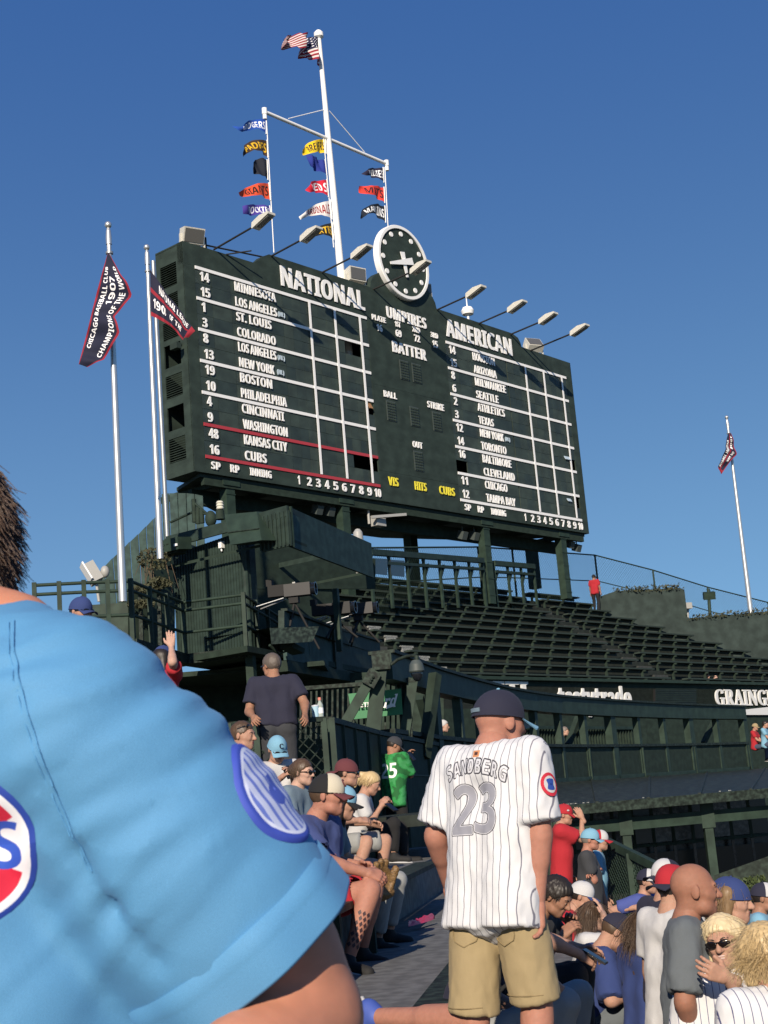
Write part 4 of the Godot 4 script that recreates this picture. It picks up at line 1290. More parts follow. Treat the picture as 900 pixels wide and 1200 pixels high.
	for x in [648.0, 733.0, 830.0, 930.0]:
		var p: Vector3 = ev.call(x) + Vector3(0, -0.3, -0.35)
		bar("post", p, p - Vector3.UP * 3.0, 0.16, 0.14, M.green, R, Vector3.RIGHT)
		mb = MB.new(); mb.box(Transform3D(Basis(), p + Vector3(0, 0.0, 0.09)), Vector3(0.22, 0.5, 0.03)); obj("post_plate", mb.mesh(), M.green, R)
	# window band on the wall behind the posts
	var bk := Vector3(0, 0, -2.6)
	var w0 := g0 + bk; var w1 := g1 + bk
	w0.y = -0.40; w1.y = -0.40
	panel("back_wall", w0 - Vector3(0.3, -0.06, 0.14), w1 - Vector3(0, -0.06, 0.14), w1 - Vector3(0, 4.0, 0.14), w0 - Vector3(0.3, 4.0, 0.14), 0.2, M.bronze, R)
	var nw := 12
	for k in nw:
		var a := w0.lerp(w1, float(k) / nw); var b := w0.lerp(w1, float(k + 1) / nw)
		var e := (b - a) * 0.07
		var wn := obj("window", _pane(a + e, b - e, 0.62), [M.pane_a, M.pane_b, M.pane_c][(k * 7) % 3], R)
		var fr := MB.new()
		fr.beam(a, a - Vector3.UP * 0.7, 0.06, 0.06, Vector3.RIGHT)
		fr.beam(a - Vector3.UP * 0.66, b - Vector3.UP * 0.66, 0.06, 0.05)
		var fo := MeshInstance3D.new(); fo.name = "frame"; fo.mesh = fr.mesh(); fo.material_override = M.green; wn.add_child(fo)
		obj("window", _pane(a + e - Vector3.UP * 0.8, b - e - Vector3.UP * 0.8, 1.6), M.glass, R)
		bar("mullion", a - Vector3.UP * 0.7, a - Vector3.UP * 2.5, 0.05, 0.05, M.bronze, R, Vector3.RIGHT)
	# ribbed metal end wall
	var rb0 := g0 + Vector3(-0.42, -0.12, -0.05); var rb1 := g0 + Vector3(0.18, -0.12, -0.1)
	for k in 9:
		var p := rb0.lerp(rb1, k / 8.0)
		bar("rib", p, p - Vector3.UP * 3.0, 0.05, 0.05, M.green, R, Vector3.RIGHT)
	panel("rib_sheet", rb0 - Vector3(0, 0, 0.03), rb1 - Vector3(0, 0, 0.03), rb1 - Vector3(0, 3, 0.03), rb0 - Vector3(0, 3, 0.03), 0.1, M.green_dull, R)
	# stair rail with chain link before the lounge
	var C := thing("stair_fence", "sloping green stair rail with chain link mesh beside the lounge", "fence", P(733, 1085, 15.5))
	var s0 := P(698, 980, 18.6); var s1 := P(800, 1031, 16.4)
	bar("top_rail", s0, s1, 0.07, 0.1, M.green, C)
	bar("bottom_rail", s0 - Vector3.UP * 1.05, s1 - Vector3.UP * 1.05, 0.05, 0.06, M.green, C)
	for f in [0.02, 0.42, 0.98]:
		var p := s0.lerp(s1, f)
		bar("post", p - Vector3.UP * 1.6, p, 0.1, 0.1, M.green, C, Vector3.RIGHT)
	chain_link("mesh", s0 - Vector3.UP * 1.05, s1 - Vector3.UP * 1.05, Vector3.UP * 1.0, 0.085, 0.004, M.green, C)
	# low wall and shrub at the right edge
	var K := thing("ramp_wall", "low plain green wall edging the ramp beyond the crowd", "wall", P(880, 1060, 19))
	panel("wall", P(780, 1046, 19.6), P(910, 1000, 19), P(910, 1120, 19), P(780, 1120, 19.6), 0.2, M.green_worn, K)
	var Sh := thing("shrub", "small yellow green shrub behind the blue capped spectator", "shrub", P(885, 1075, 16))
	mb = MB.new()
	for k in 900:
		var d := Vector3(rng.randfn(), rng.randfn(), rng.randfn()).normalized() * pow(rng.randf(), 0.4)
		leaf(mb, P(884, 1048, 16) + d * Vector3(0.28, 0.2, 0.25), rng.randf_range(0.02, 0.04))
	obj("foliage", mb.mesh(), M.leaf, Sh)
	mb = MB.new()
	for k in 7: mb.tube(P(885, 1085, 16), P(876 + 3.0 * k, 1050, 16), 0.012, 0.005, 5)
	obj("stem", mb.mesh(), M.wood, Sh)
func _pane(a: Vector3, b: Vector3, h: float) -> ArrayMesh:
	var mb := MB.new()
	var x := (b - a).normalized()
	mb.box(Transform3D(Basis(x, Vector3.UP, x.cross(Vector3.UP)), (a + b) * 0.5 - Vector3.UP * h * 0.5), Vector3(a.distance_to(b), h, 0.03))
	return mb.mesh()

# ---------------------------------------------------------------- camera pavilion and the decks at the left
func make_pavilion() -> void:
	var C := P(337, 620, 28.0)
	var L := Vector3(-0.806, 0, -0.592)
	var R := Vector3(0.309, 0, -0.951)
	var mL := Vector3(-0.592, 0, 0.806)      # out of the left front
	var mR := Vector3(0.951, 0, 0.309)       # out of the right front
	var lp := func(x, y, off := 0.0): return on_plane(x, y, C + mL * off, mL)
	var rp := func(x, y, off := 0.0): return on_plane(x, y, C + mR * off, mR)
	var H := thing("camera_pavilion", "dark green ribbed metal camera hut with deep overhanging roof below the scoreboard", "hut", lp.call(260, 768))
	# ribbed front
	var w0: Vector3 = lp.call(203, 640, -0.3); var w1: Vector3 = lp.call(286, 620, -0.3)
	var deck := 3.3
	w0.y = 5.75; w1.y = 5.9
	var nr := 26
	panel("wall_sheet", w0, w1, Vector3(w1.x, deck, w1.z), Vector3(w0.x, deck, w0.z), 0.12, M.hut, H)
	for k in nr + 1:
		var p := w0.lerp(w1, float(k) / nr)
		bar("wall_rib", Vector3(p.x, deck, p.z), p, 0.03, 0.05, M.hut, H, L)
	var jb := w1 + R * 0.5
	panel("jamb", w1 + mL * 0.0, jb, Vector3(jb.x, deck, jb.z), Vector3(w1.x, deck, w1.z), 0.08, M.hut, H)
	# roof slab, fascias
	var rt := [lp.call(194, 627), lp.call(262, 606), lp.call(337, 594.5), rp.call(433, 640.5)]
	for p in rt: p.y = 6.06
	var back := Vector3(0, 0, 0)
	var s0: Vector3 = rt[0]; var s2: Vector3 = rt[2]; var s3: Vector3 = rt[3]
	s0.y = 6.02; s2.y = 6.08; s3.y = 6.08
	var rf := MB.new()
	var s4 := s3 + L * 4.0; var s5 := s0 + R * 5.2
	var poly := PackedVector2Array([Vector2(s0.x, -s0.z), Vector2(s2.x, -s2.z), Vector2(s3.x, -s3.z), Vector2(s4.x, -s4.z), Vector2(s5.x, -s5.z)])
	rf.prism(poly, Transform3D(Basis(Vector3.RIGHT, -PI / 2), Vector3(0, 6.10, 0)), 0.12)
	obj("roof", rf.mesh(), M.hut, H)
	bar("roof_edge", s0 - Vector3.UP * 0.08, s2 - Vector3.UP * 0.08, 0.06, 0.22, M.hut, H)
	# ribbed corner fascia and the long plain one
	var f0: Vector3 = lp.call(303, 600, 0.02); var f1: Vector3 = lp.call(338, 595, 0.02)
	f0.y = 6.0; f1.y = 6.0
	panel("corner_fascia", f0, f1, f1 - Vector3.UP * 0.72, f0 - Vector3.UP * 0.72, 0.05, M.hut, H)
	for k in 8:
		var p := f0.lerp(f1, k / 7.5 + 0.03) + mL * 0.02
		bar("fascia_rib", p - Vector3.UP * 0.7, p, 0.025, 0.04, M.hut, H, L)
	var g0: Vector3 = rp.call(337, 594, 0.0); var g1: Vector3 = rp.call(434, 640, 0.0)
	g0.y = 6.1; g1.y = 6.1
	panel("long_fascia", g0 + mR * 0.03, g1 + mR * 0.03, g1 + mR * 0.03 - Vector3.UP * 0.82, g0 + mR * 0.03 - Vector3.UP * 0.82, 0.06, M.blue_green, H)
	bar("fascia_end", g0 + mR * 0.05, g0 + mR * 0.05 - Vector3.UP * 0.84, 0.05, 0.08, M.green, H, L)
	# soffit
	var so := MB.new()
	so.prism(poly, Transform3D(Basis(Vector3.RIGHT, -PI / 2), Vector3(0, 5.45, 0)), 0.06)
	obj("soffit", so.mesh(), M.green_dull, H)
	# speaker box and floods hung on the eaves
	var spk := thing("loudspeaker_box", "large dark wedge loudspeaker hung on the hut's eave", "loudspeaker", lp.call(285, 636, 0.3))
	var mb := MB.new()
	var q := [lp.call(263.5, 603, 0.06), lp.call(301, 599.5, 0.06), lp.call(306.5, 633, 0.5), lp.call(270, 638.5, 0.5)]
	mb.quad(q[0], q[1], q[2], q[3], mL)
	var qb := []
	for p in q: qb.append(p - mL * 0.55 + Vector3.UP * 0.05)
	mb.quad(qb[0], qb[1], qb[2], qb[3], -mL)
	for k in 4: mb.quad(q[k], q[(k + 1) % 4], qb[(k + 1) % 4], qb[k], (q[k] + q[(k + 1) % 4] - q[(k + 2) % 4] - q[(k + 3) % 4]))
	obj("cabinet", mb.mesh(), M.green, spk)
	bar("grille_rail", q[0].lerp(q[3], 0.6) + mL * 0.02, q[1].lerp(q[2], 0.6) + mL * 0.02, 0.03, 0.02, M.green_worn, spk)
	var fb := thing("eave_box", "green box with a small white lamp on the hut's eave corner", "lamp", lp.call(206, 648, 0.3))
	mb = MB.new(); mb.box(Transform3D(Basis(-L, Vector3.UP, mL) * Basis(Vector3.RIGHT, 0.1), lp.call(206.5, 638.5, 0.25)), Vector3(0.5, 0.26, 0.4)); obj("case", mb.mesh(), M.green, fb)
	mb = MB.new(); mb.box(Transform3D(Basis(-L, Vector3.UP, mL), lp.call(206, 638.5, 0.47)), Vector3(0.08, 0.05, 0.03)); obj("lamp", mb.mesh(), M.white, fb)
	mb = MB.new(); mb.box(Transform3D(Basis(-L, Vector3.UP, mL), lp.call(207, 647, 0.2)), Vector3(0.32, 0.08, 0.3)); obj("bracket", mb.mesh(), M.green_dull, fb)
	var wbx := thing("wall_box", "little white junction box on the hut's ribbed wall", "box", lp.call(259.5, 642, -0.2))
	mb = MB.new(); mb.box(Transform3D(Basis(-L, Vector3.UP, mL), lp.call(259.5, 638.5, -0.24)), Vector3(0.09, 0.14, 0.1)); mb.tube(lp.call(259.5, 642, -0.24), lp.call(259.7, 646, -0.24), 0.02, 0.02, 6)
	obj("case", mb.mesh(), M.white, wbx)
	var bc := thing("beacon_lamp", "clear ribbed beacon lamp standing on the hut's roof", "lamp", lp.call(258, 606, -0.2))
	mb = MB.new(); mb.lathe(Transform3D(Basis(), lp.call(258, 606, -0.3)), [Vector2(0.1, -0.05), Vector2(0.09, 0.14), Vector2(0.05, 0.16), Vector2(0.0, 0.16)]); obj("base", mb.mesh(), M.green_dull, bc)
	mb = MB.new(); mb.lathe(Transform3D(Basis(), lp.call(258, 597, -0.3)), [Vector2(0.07, 0.0), Vector2(0.085, 0.02), Vector2(0.07, 0.06), Vector2(0.085, 0.08), Vector2(0.07, 0.12), Vector2(0.085, 0.14), Vector2(0.06, 0.18), Vector2(0, 0.18)]); obj("globe", mb.mesh(), mat(0.6, 0.58, 0.48, 0.15), bc)
	var vp := thing("vent_pipe", "round grey vent pipe standing behind the long fascia", "vent pipe", P(421, 640, 36))
	mb = MB.new(); mb.lathe(Transform3D(Basis(), P(421, 646, 36)), [Vector2(0.13, -0.6), Vector2(0.13, 0.4), Vector2(0.12, 0.5), Vector2(0.06, 0.58), Vector2(0, 0.6)]); obj("stack", mb.mesh(), M.lamp_grey, vp)
	# booth: dark back wall, floor
	panel("booth_back", P(286, 612, 33.5), P(440, 655, 37.5), P(440, 690, 37.5), P(286, 690, 33.5), 0.1, M.green_dull, H)
	panel("booth_back", P(286, 689, 33.5), P(394, 689, 36.3), P(394, 742, 36.3), P(286, 742, 33.5), 0.1, M.green_dull, H)
	mb = MB.new()
	var fl := [lp.call(203, 770, 0.9), lp.call(290, 762, 0.9), lp.call(290, 762, 0.9) + R * 8.0, lp.call(203, 770, 0.9) + R * 6.0]
	var fp := PackedVector2Array()
	for p in fl: fp.append(Vector2(p.x, -p.z))
	mb.prism(fp, Transform3D(Basis(Vector3.RIGHT, -PI / 2), Vector3(0, deck, 0)), 0.12)
	obj("deck_floor", mb.mesh(), M.green_dull, H)
	bar("booth_post", rp.call(393, 690, -0.3), rp.call(393, 690, -0.3) - Vector3.UP * 1.4, 0.12, 0.12, M.green, H, R)
	# deck edge, rail
	var D := thing("deck_railing", "dark green pipe railing round the camera hut's deck", "railing", at_h(285, 697, 4.4) - Vector3.UP * 1.1)
	var rail := [[40, 686], [98, 683], [153, 681], [214, 706], [285, 697], [326, 722]]
	for k in rail.size() - 1:
		var a := at_h(rail[k][0], rail[k][1], 4.4); var b := at_h(rail[k + 1][0], rail[k + 1][1], 4.4)
		for y in [0.0, -0.17, -0.62]: pipe("rail", a + Vector3.UP * y, b + Vector3.UP * y, 0.032, M.green, D, 8)
		var cnt: int = [2, 2, 3, 1, 3][k]
		for j in cnt + 1:
			var p := a.lerp(b, float(j) / cnt)
			if j == cnt and k < rail.size() - 2: continue
			bar("post", p - Vector3.UP * 1.2, p + Vector3.UP * 0.05, 0.08, 0.08, M.green, D, (b - a).normalized())
	for k in range(2, rail.size() - 1):
		var a := at_h(rail[k][0], rail[k][1], 4.4); var b := at_h(rail[k + 1][0], rail[k + 1][1], 4.4)
		bar("edge_beam", a - Vector3.UP * 1.16, b - Vector3.UP * 1.16, 0.14, 0.2, M.green_worn, D)
	var pd := at_h(289, 697, 4.4)
	bar("deck_post", pd - Vector3.UP * 1.2, pd - Vector3.UP * 3.4, 0.16, 0.16, M.green, D, R)
	# dark space below the deck
	var ub0 := at_h(120, 720, 4.4); var ub1 := at_h(330, 722, 4.4)
	var U := thing("under_deck_wall", "plain dark wall in the shade below the deck", "wall", ub0 - Vector3.UP * 4.0)
	panel("wall", Vector3(ub0.x, 3.1, ub0.z - 2.2), Vector3(ub1.x, 3.1, ub1.z - 2.2), Vector3(ub1.x, -1.0, ub1.z - 2.2), Vector3(ub0.x, -1.0, ub0.z - 2.2), 0.2, M.green_dull, U)
	mb = MB.new(); mb.box(Transform3D(Basis(), (ub0 + ub1) * 0.5 + Vector3(0, -1.32, -1.2)), Vector3(5.5, 0.1, 3.6)); obj("soffit", mb.mesh(), M.green_dull, U)
	# stair tower walls behind the left rail
	var Tw := thing("stair_tower", "dark green flat stair enclosure beside the hut", "building", P(178, 770, 30.5))
	panel("wall", P(178, 652, 30.5), P(205, 640, 31.2), P(205, 780, 31.2), P(178, 780, 30.5), 0.2, M.green, Tw)
	panel("wall", P(150, 695, 30.0), P(178, 690, 30.5), P(178, 780, 30.5), P(150, 780, 30.0), 0.2, M.green_dull, Tw)
	panel("wall", P(104, 709, 30.0), P(150, 706, 30.0), P(150, 790, 30.0), P(104, 790, 30.0), 0.2, M.green, Tw)
	for x in [164.0, 186.0]: bar("batten", P(x, 690, 29.9), P(x + 3, 780, 29.9), 0.1, 0.08, M.green_worn, Tw)
	var V := thing("dry_vine", "tangle of dry brown vine hanging over the stair enclosure", "vine", P(186, 700, 30))
	mb = MB.new()
	for b in [[180, 655, 20, 13], [187, 683, 14, 6], [170, 690, 14, 5], [196, 645, 9, 8], [165, 708, 16, 5]]:
		for k in 420:
			var a := rng.randf() * TAU; var r := sqrt(rng.randf())
			leaf(mb, P(b[0] + cos(a) * r * b[2], b[1] + sin(a) * r * b[3], 29.7 + rng.randfn() * 0.12), rng.randf_range(0.02, 0.06))
	obj("foliage", mb.mesh(), M.ivy, V)
	mb = MB.new()
	for k in 14:
		var x := rng.randf_range(165, 198)
		mb.tube(P(x, rng.randf_range(640, 670), 29.7), P(x + rng.randf_range(-14, 14), rng.randf_range(668, 700), 29.7), 0.010, 0.004, 5)
	obj("stem", mb.mesh(), M.hair_brown_wood, V)
	# blue green boarded screen far left
	var S := thing("boarded_screen", "tall blue green boarded screen stepping up behind the flagpoles", "screen", P(180, 690, 42))
	var tops := [[112, 676], [122, 664], [132, 654], [142, 645], [152, 635], [162, 626], [171, 617], [180, 608], [187, 600], [189, 579], [198, 578], [208, 578], [218, 578], [228, 579], [238, 581]]
	for k in tops.size() - 1:
		var x0: float = tops[k][0]; var x1: float = tops[k + 1][0]
		if x1 - x0 < 4: continue
		var dd := 42.0 + (k % 2) * 0.05
		panel("board", P(x0 + 0.4, tops[k][1], dd), P(x1 - 0.4, tops[k + 1][1], dd), P(x1 - 0.4 + 5, 710, dd), P(x0 + 0.4 + 5, 710, dd), 0.06, M.blue_green, S)
	var Fl := thing("rail_floodlight", "grey box floodlight aimed upward beside the steel flagpole", "floodlight", P(110, 700, 27))
	mb = MB.new(); mb.box(Transform3D(Basis(Vector3.BACK, 0.5) * Basis(Vector3.UP, 0.4), P(108, 672, 27)), Vector3(0.22, 0.4, 0.3)); obj("housing", mb.mesh(), M.lamp_grey, Fl)
	mb = MB.new(); mb.box(Transform3D(Basis(Vector3.BACK, 0.5) * Basis(Vector3.UP, 0.4), P(101, 671, 26.9)), Vector3(0.03, 0.38, 0.3)); obj("lens_plate", mb.mesh(), M.white, Fl)
	mb = MB.new(); mb.tube(P(112, 676, 27), P(116, 705, 27), 0.03, 0.03, 8); mb.tube(P(113, 683, 27), P(124, 668, 27), 0.02, 0.02, 6); mb.ball(P(123, 670, 27), Vector3(0.09, 0.12, 0.09)); obj("bracket", mb.mesh(), M.lamp_grey, Fl)
	# pipes and clutter on the hut roof
	var Cl := thing("roof_conduit", "thin conduits and posts clustered between the board's columns", "conduit", lp.call(240, 612, -1.5))
	mb = MB.new()
	for k in [[227, 585, 228, 612], [232, 595, 232, 614], [236, 597, 237, 613]]: mb.tube(lp.call(k[0], k[1], -2.5), lp.call(k[2], k[3], -2.5), 0.06, 0.06, 6)
	for k in [[226, 588, 246, 605], [228, 600, 250, 604], [200, 612, 226, 600]]: mb.tube(lp.call(k[0], k[1], -2.5), lp.call(k[2], k[3], -2.5), 0.03, 0.03, 6)
	mb.ball(lp.call(247, 608, -2.5), Vector3(0.14, 0.2, 0.14))
	obj("pipes", mb.mesh(), M.green_dull, Cl)
	# lower platform with its plain panels
	var Pl := thing("camera_platform", "dark green camera platform with a panelled front in front of the benches", "platform", at_h(388, 790, 2.9))
	var a0 := at_h(333, 716, 4.08); var a1 := at_h(388, 736.5, 4.08); var a2 := at_h(445, 753, 4.08)
	panel("front_panel", a0, a0.lerp(a1, 0.46), a0.lerp(a1, 0.46) - Vector3.UP * 1.0, a0 - Vector3.UP * 1.0, 0.08, M.blue_green, Pl)
	panel("front_panel", a0.lerp(a1, 0.47), a1, a1 - Vector3.UP * 1.0, a0.lerp(a1, 0.47) - Vector3.UP * 1.0, 0.08, M.blue_green, Pl)
	panel("front_panel", a1 + Vector3(0.06, 0, 0.02), a2, a2 - Vector3.UP * 0.86, a1 + Vector3(0.06, -0.98, 0.02), 0.08, M.hut, Pl)
	bar("cap", a0 + Vector3.UP * 0.03, a1 + Vector3.UP * 0.03, 0.14, 0.05, M.green_worn, Pl)
	bar("cap", a1 + Vector3.UP * 0.03, a2 + Vector3.UP * 0.03, 0.14, 0.05, M.green_worn, Pl)
	mb = MB.new()
	mb.quad(a0 - Vector3.UP * 1.0, a2 - Vector3.UP * 0.9, a2 - Vector3(2.4, 0.9, 1.2), a0 - Vector3(1.8, 1.0, 1.0), Vector3.DOWN)
	mb.quad(a0 - Vector3.UP * 0.3, a2 - Vector3.UP * 0.3, a2 - Vector3(2.4, 0.3, 1.2), a0 - Vector3(1.8, 0.3, 1.0), Vector3.UP)
	obj("floor", mb.mesh(), M.green_dull, Pl)
	bar("girder", a0 + Vector3(-0.1, -1.12, 0), a2 + Vector3(-0.1, -1.0, 0), 0.2, 0.22, M.green_dull, Pl)
	panel("skirt", P(335, 790, 33.0), P(520, 786, 33.0), P(520, 930, 33.0), P(335, 930, 33.0), 0.1, M.green_dull, Pl)
	bar("corner_post", P(330, 716, 28.4), P(330, 745, 28.4), 0.16, 0.12, M.hut, Pl)
	# wedge-shaped light trough on the deck corner
	var Wt := thing("light_trough", "olive green wedge light trough fixed below the deck rail", "light", P(335, 755, 27.2))
	mb = MB.new()
	var q4 := [P(316, 736, 27.3), P(374, 734, 27.3), P(366, 752, 26.9), P(318, 755, 26.9)]
	mb.quad(q4[0], q4[1], q4[2], q4[3], Vector3(0, 0.2, 1))
	var q5 := [P(318, 738, 27.8), P(362, 734.5, 27.8), P(357, 752, 27.6), P(320, 755, 27.6)]
	mb.quad(q5[0], q5[1], q5[2], q5[3], Vector3(0, 0, -1))
	for k in 4: mb.quad(q4[k], q4[(k + 1) % 4], q5[(k + 1) % 4], q5[k], q4[k] - q4[(k + 2) % 4])
	obj("housing", mb.mesh(), M.green_worn, Wt)
	mb = MB.new(); mb.beam(P(335, 756, 27.3), P(350, 764, 27.6), 0.3, 0.1); mb.tube(P(316, 756, 27.3), P(330, 770, 27.6), 0.03, 0.03, 6); mb.tube(P(316, 770, 27.4), P(345, 760, 27.6), 0.02, 0.02, 6); obj("bracket", mb.mesh(), M.green_dull, Wt)
	tv_camera(P(344, 692, 29.2), 80.0, 3.3, "black broadcast camera with a long lens in the booth's shadow")
	tv_camera(P(393, 714, 31.5), 75.0, 3.75, "black covered broadcast camera on the lower platform, behind its twin")
	tv_camera(P(419, 714, 32.8), 80.0, 3.75, "black covered broadcast camera at the platform's open end")
	make_under_gallery()

func tv_camera(p: Vector3, yaw: float, floor_y: float, words: String) -> void:
	var T := thing("broadcast_camera", words, "camera", Vector3(p.x, floor_y, p.z), "broadcast cameras at the hut")
	var b := Basis(Vector3.UP, deg_to_rad(yaw))
	var mb := MB.new()
	mb.box(Transform3D(b, p + b.z * 0.1), Vector3(0.26, 0.26, 0.56))
	obj("lens_housing", mb.mesh(), M.black, T)
	mb = MB.new()
	mb.lathe(Transform3D(b * Basis(Vector3.RIGHT, PI / 2), p + b.z * 0.38), [Vector2(0.11, -0.05), Vector2(0.14, 0.1), Vector2(0.12, 0.1), Vector2(0.1, 0.02), Vector2(0, 0.02)], 16)
	obj("lens", mb.mesh(), M.lens, T)
	mb = MB.new()
	mb.box(Transform3D(b, p - b.z * 0.36 + Vector3.UP * 0.02), Vector3(0.2, 0.24, 0.34))
	mb.box(Transform3D(b, p - b.z * 0.5 + Vector3.UP * 0.2), Vector3(0.18, 0.14, 0.12))
	obj("body", mb.mesh(), M.rubber, T)
	mb = MB.new()
	for s in [-1, 1]: mb.tube(p - b.z * 0.2 + b.x * 0.1 * s - Vector3.UP * 0.15, p - b.z * 0.85 + b.x * 0.2 * s - Vector3.UP * 0.3, 0.015, 0.015, 6)
	obj("pan_bar", mb.mesh(), M.galv, T)
	mb = MB.new()
	mb.box(Transform3D(b, p - Vector3.UP * 0.2), Vector3(0.16, 0.14, 0.2))
	for k in 3:
		var a := TAU * k / 3.0
		mb.tube(p - Vector3.UP * 0.25, Vector3(p.x + cos(a) * 0.45, floor_y, p.z + sin(a) * 0.45), 0.03, 0.025, 6)
	obj("tripod", mb.mesh(), M.rubber, T)
	mb = MB.new()
	mb.box(Transform3D(b, p + b.z * 0.02 + Vector3.UP * 0.15), Vector3(0.06, 0.05, 0.06))
	obj("tally_lamp", mb.mesh(), M.lamp_grey, T)

func make_under_gallery() -> void:
	# leaning posts where the gallery begins
	var G := thing("raked_post", "stout green steel post with a bolted diagonal brace at the gallery's near end", "post", P(434, 886, 21.3))
	bar("post", P(434, 890, 21.3), P(446, 772, 21.3), 0.24, 0.22, M.green, G)
	var mb := MB.new(); mb.box(Transform3D(Basis(), P(446.5, 776, 21.25)), Vector3(0.27, 0.24, 0.26)); obj("head_plate", mb.mesh(), M.green_worn, G)
	bar("brace", P(402, 852, 21.1), P(440, 786, 21.1), 0.1, 0.15, M.green, G)
	mb = MB.new(); mb.beam(P(431, 803, 21.0), P(440, 787, 21.0), 0.05, 0.2); for k in 3: mb.ball(P(434 + k * 1.6, 799 - k * 2.8, 20.95), Vector3.ONE * 0.02)
	obj("bolt_plate", mb.mesh(), M.green_worn, G)
	var G2 := thing("raked_post", "leaning green steel post inside the gallery's first opening", "post", P(470, 888, 22.6))
	bar("post", P(470, 888, 22.6), P(484, 795, 22.6), 0.14, 0.16, M.green, G2)
	bar("post", P(497, 888, 23.5), P(510, 790, 23.9), 0.16, 0.16, M.green_dull, G2)
	# dome camera on a curved arm
	var Dc := thing("dome_camera", "grey dome security camera hanging from a curved arm", "camera", P(489, 800, 20.8))
	mb = MB.new()
	var arc := [P(458, 779, 21), P(466, 773, 21), P(477, 769, 20.9), P(488, 768, 20.8)]
	for k in 3: mb.tube(arc[k], arc[k + 1], 0.025, 0.025, 8)
	mb.tube(arc[3], P(488.5, 774, 20.8), 0.03, 0.04, 8)
	obj("arm", mb.mesh(), M.green_worn, Dc)
	mb = MB.new(); mb.lathe(Transform3D(Basis(), P(488.5, 788, 20.8)), [Vector2(0.1, 0.0), Vector2(0.115, 0.02), Vector2(0.1, 0.12), Vector2(0.06, 0.18), Vector2(0.0, 0.19)], 18); obj("shroud", mb.mesh(), M.lamp_grey if false else M.digit, Dc)
	mb = MB.new(); mb.ball(P(488.5, 789, 20.8), Vector3(0.085, 0.12, 0.085)); obj("dome", mb.mesh(), M.lens, Dc)
	# slat fence and the green sign
	var S := thing("slat_fence", "dark green upright slat fence behind the green sign", "fence", P(390, 856, 22.6))
	for k in 22:
		var x := 352.0 + 6.2 * k
		bar("slat", P(x, 866, 22.6), P(x + 0.5, 806 - 0.07 * (x - 352), 22.6), 0.05, 0.03, M.green_worn, S)
	bar("rail", P(350, 807, 22.55), P(488, 797, 22.55), 0.05, 0.06, M.green_worn, S)
	
	var N := thing("green_sign", "bright green sign board with white lettering behind the raked post", "sign", P(440, 845, 22.4))
	panel("board", P(408, 813, 22.4), P(470, 807, 22.4), P(472, 837, 22.4), P(413, 843, 22.4), 0.04, M.sign_green, N)
	var xd := (P(470, 824, 22.35) - P(410, 829, 22.35)).normalized()
	letters("lettering", "YETI", M.sign_white, P(417, 829.5, 22.33), xd, Vector3.UP, 0.22, 0.07, N, 0.02)
	letters("lettering", "Yard", M.sign_white, P(432, 831, 22.33), xd, (Vector3.UP + xd * 0.35), 0.42, 0.2, N, 0.02, serif)
	bar("underline", P(452, 829, 22.33), P(461, 826, 22.33), 0.02, 0.05, M.sign_white, N)
	# solid railing running to the gallery
	var Rl := thing("solid_railing", "dark sheet railing with slim upright posts behind the seated fans", "railing", at_h(430, 856, 1.0) - Vector3.UP * 1.8)
	var rl := [[386, 843], [401, 847], [415, 851], [430, 855], [443, 858.5], [470, 864], [500, 870], [540, 877], [600, 884]]
	for k in rl.size() - 1:
		var a := at_h(rl[k][0], rl[k][1], 1.0); var b := at_h(rl[k + 1][0], rl[k + 1][1], 1.0)
		bar("top_rail", a, b, 0.06, 0.06, M.green_worn, Rl)
		panel("sheet", a - Vector3.UP * 0.04, b - Vector3.UP * 0.04, b - Vector3.UP * 1.9, a - Vector3.UP * 1.9, 0.03, M.green_dull, Rl)
		bar("post", a + Vector3(0, 0, 0.04) - Vector3.UP * 1.9, a + Vector3(0, 0, 0.04), 0.05, 0.05, M.green, Rl, Vector3.RIGHT)
		bar("seam", a + Vector3(0, -0.55, 0.02), b + Vector3(0, -0.55, 0.02), 0.02, 0.02, M.green, Rl)
	# chain link before the man in the dark polo shirt
	var K := thing("chain_link_gate", "green framed chain link fence below the man in the navy polo", "fence", at_h(340, 845, 0.97) - Vector3.UP * 1.2)
	var k0 := at_h(268, 849, 0.97); var k1 := at_h(381, 842.5, 0.97)
	bar("top_rail", k0, k1, 0.06, 0.05, M.green_worn, K)
	for f in [0.0, 0.28, 0.985, 1.07]:
		var p := k0.lerp(k1, f) + Vector3.UP * 0.01
		bar("post", p - Vector3.UP * 1.25, p, 0.07, 0.06, M.green, K, Vector3.RIGHT)
	chain_link("mesh", k0 - Vector3.UP * 1.2, k1 - Vector3.UP * 1.2, Vector3.UP * 1.17, 0.125, 0.0055, M.green_worn, K)
	bar("bottom_rail", k0 - Vector3.UP * 1.2, k1 - Vector3.UP * 1.2, 0.05, 0.05, M.green, K)
	var Pf := MB.new()
	Pf.box(Transform3D(Basis(), (k0 + k1) * 0.5 + Vector3(0, -1.13, -2.3)), Vector3(3.4, 0.12, 4.2))
	Pf.box(Transform3D(Basis(), Vector3(-2.9, -0.2, -13.2)), Vector3(3.6, 0.2, 4.6))
	struct("stand_platform", Pf.mesh(), M.step)
	# drinks on the rail
	var c1 := thing("drink_cup", "clear plastic cup of pale blue drink on the fence rail", "cup", k0.lerp(k1, 0.905) + Vector3.UP * 0.026)
	mb = MB.new(); mb.lathe(Transform3D(Basis(), k0.lerp(k1, 0.905) + Vector3.UP * 0.026), [Vector2(0.0, 0.0), Vector2(0.032, 0.0), Vector2(0.042, 0.11), Vector2(0.0, 0.11)]); obj("cup", mb.mesh(), mat(0.4, 0.6, 0.72, 0.2), c1)
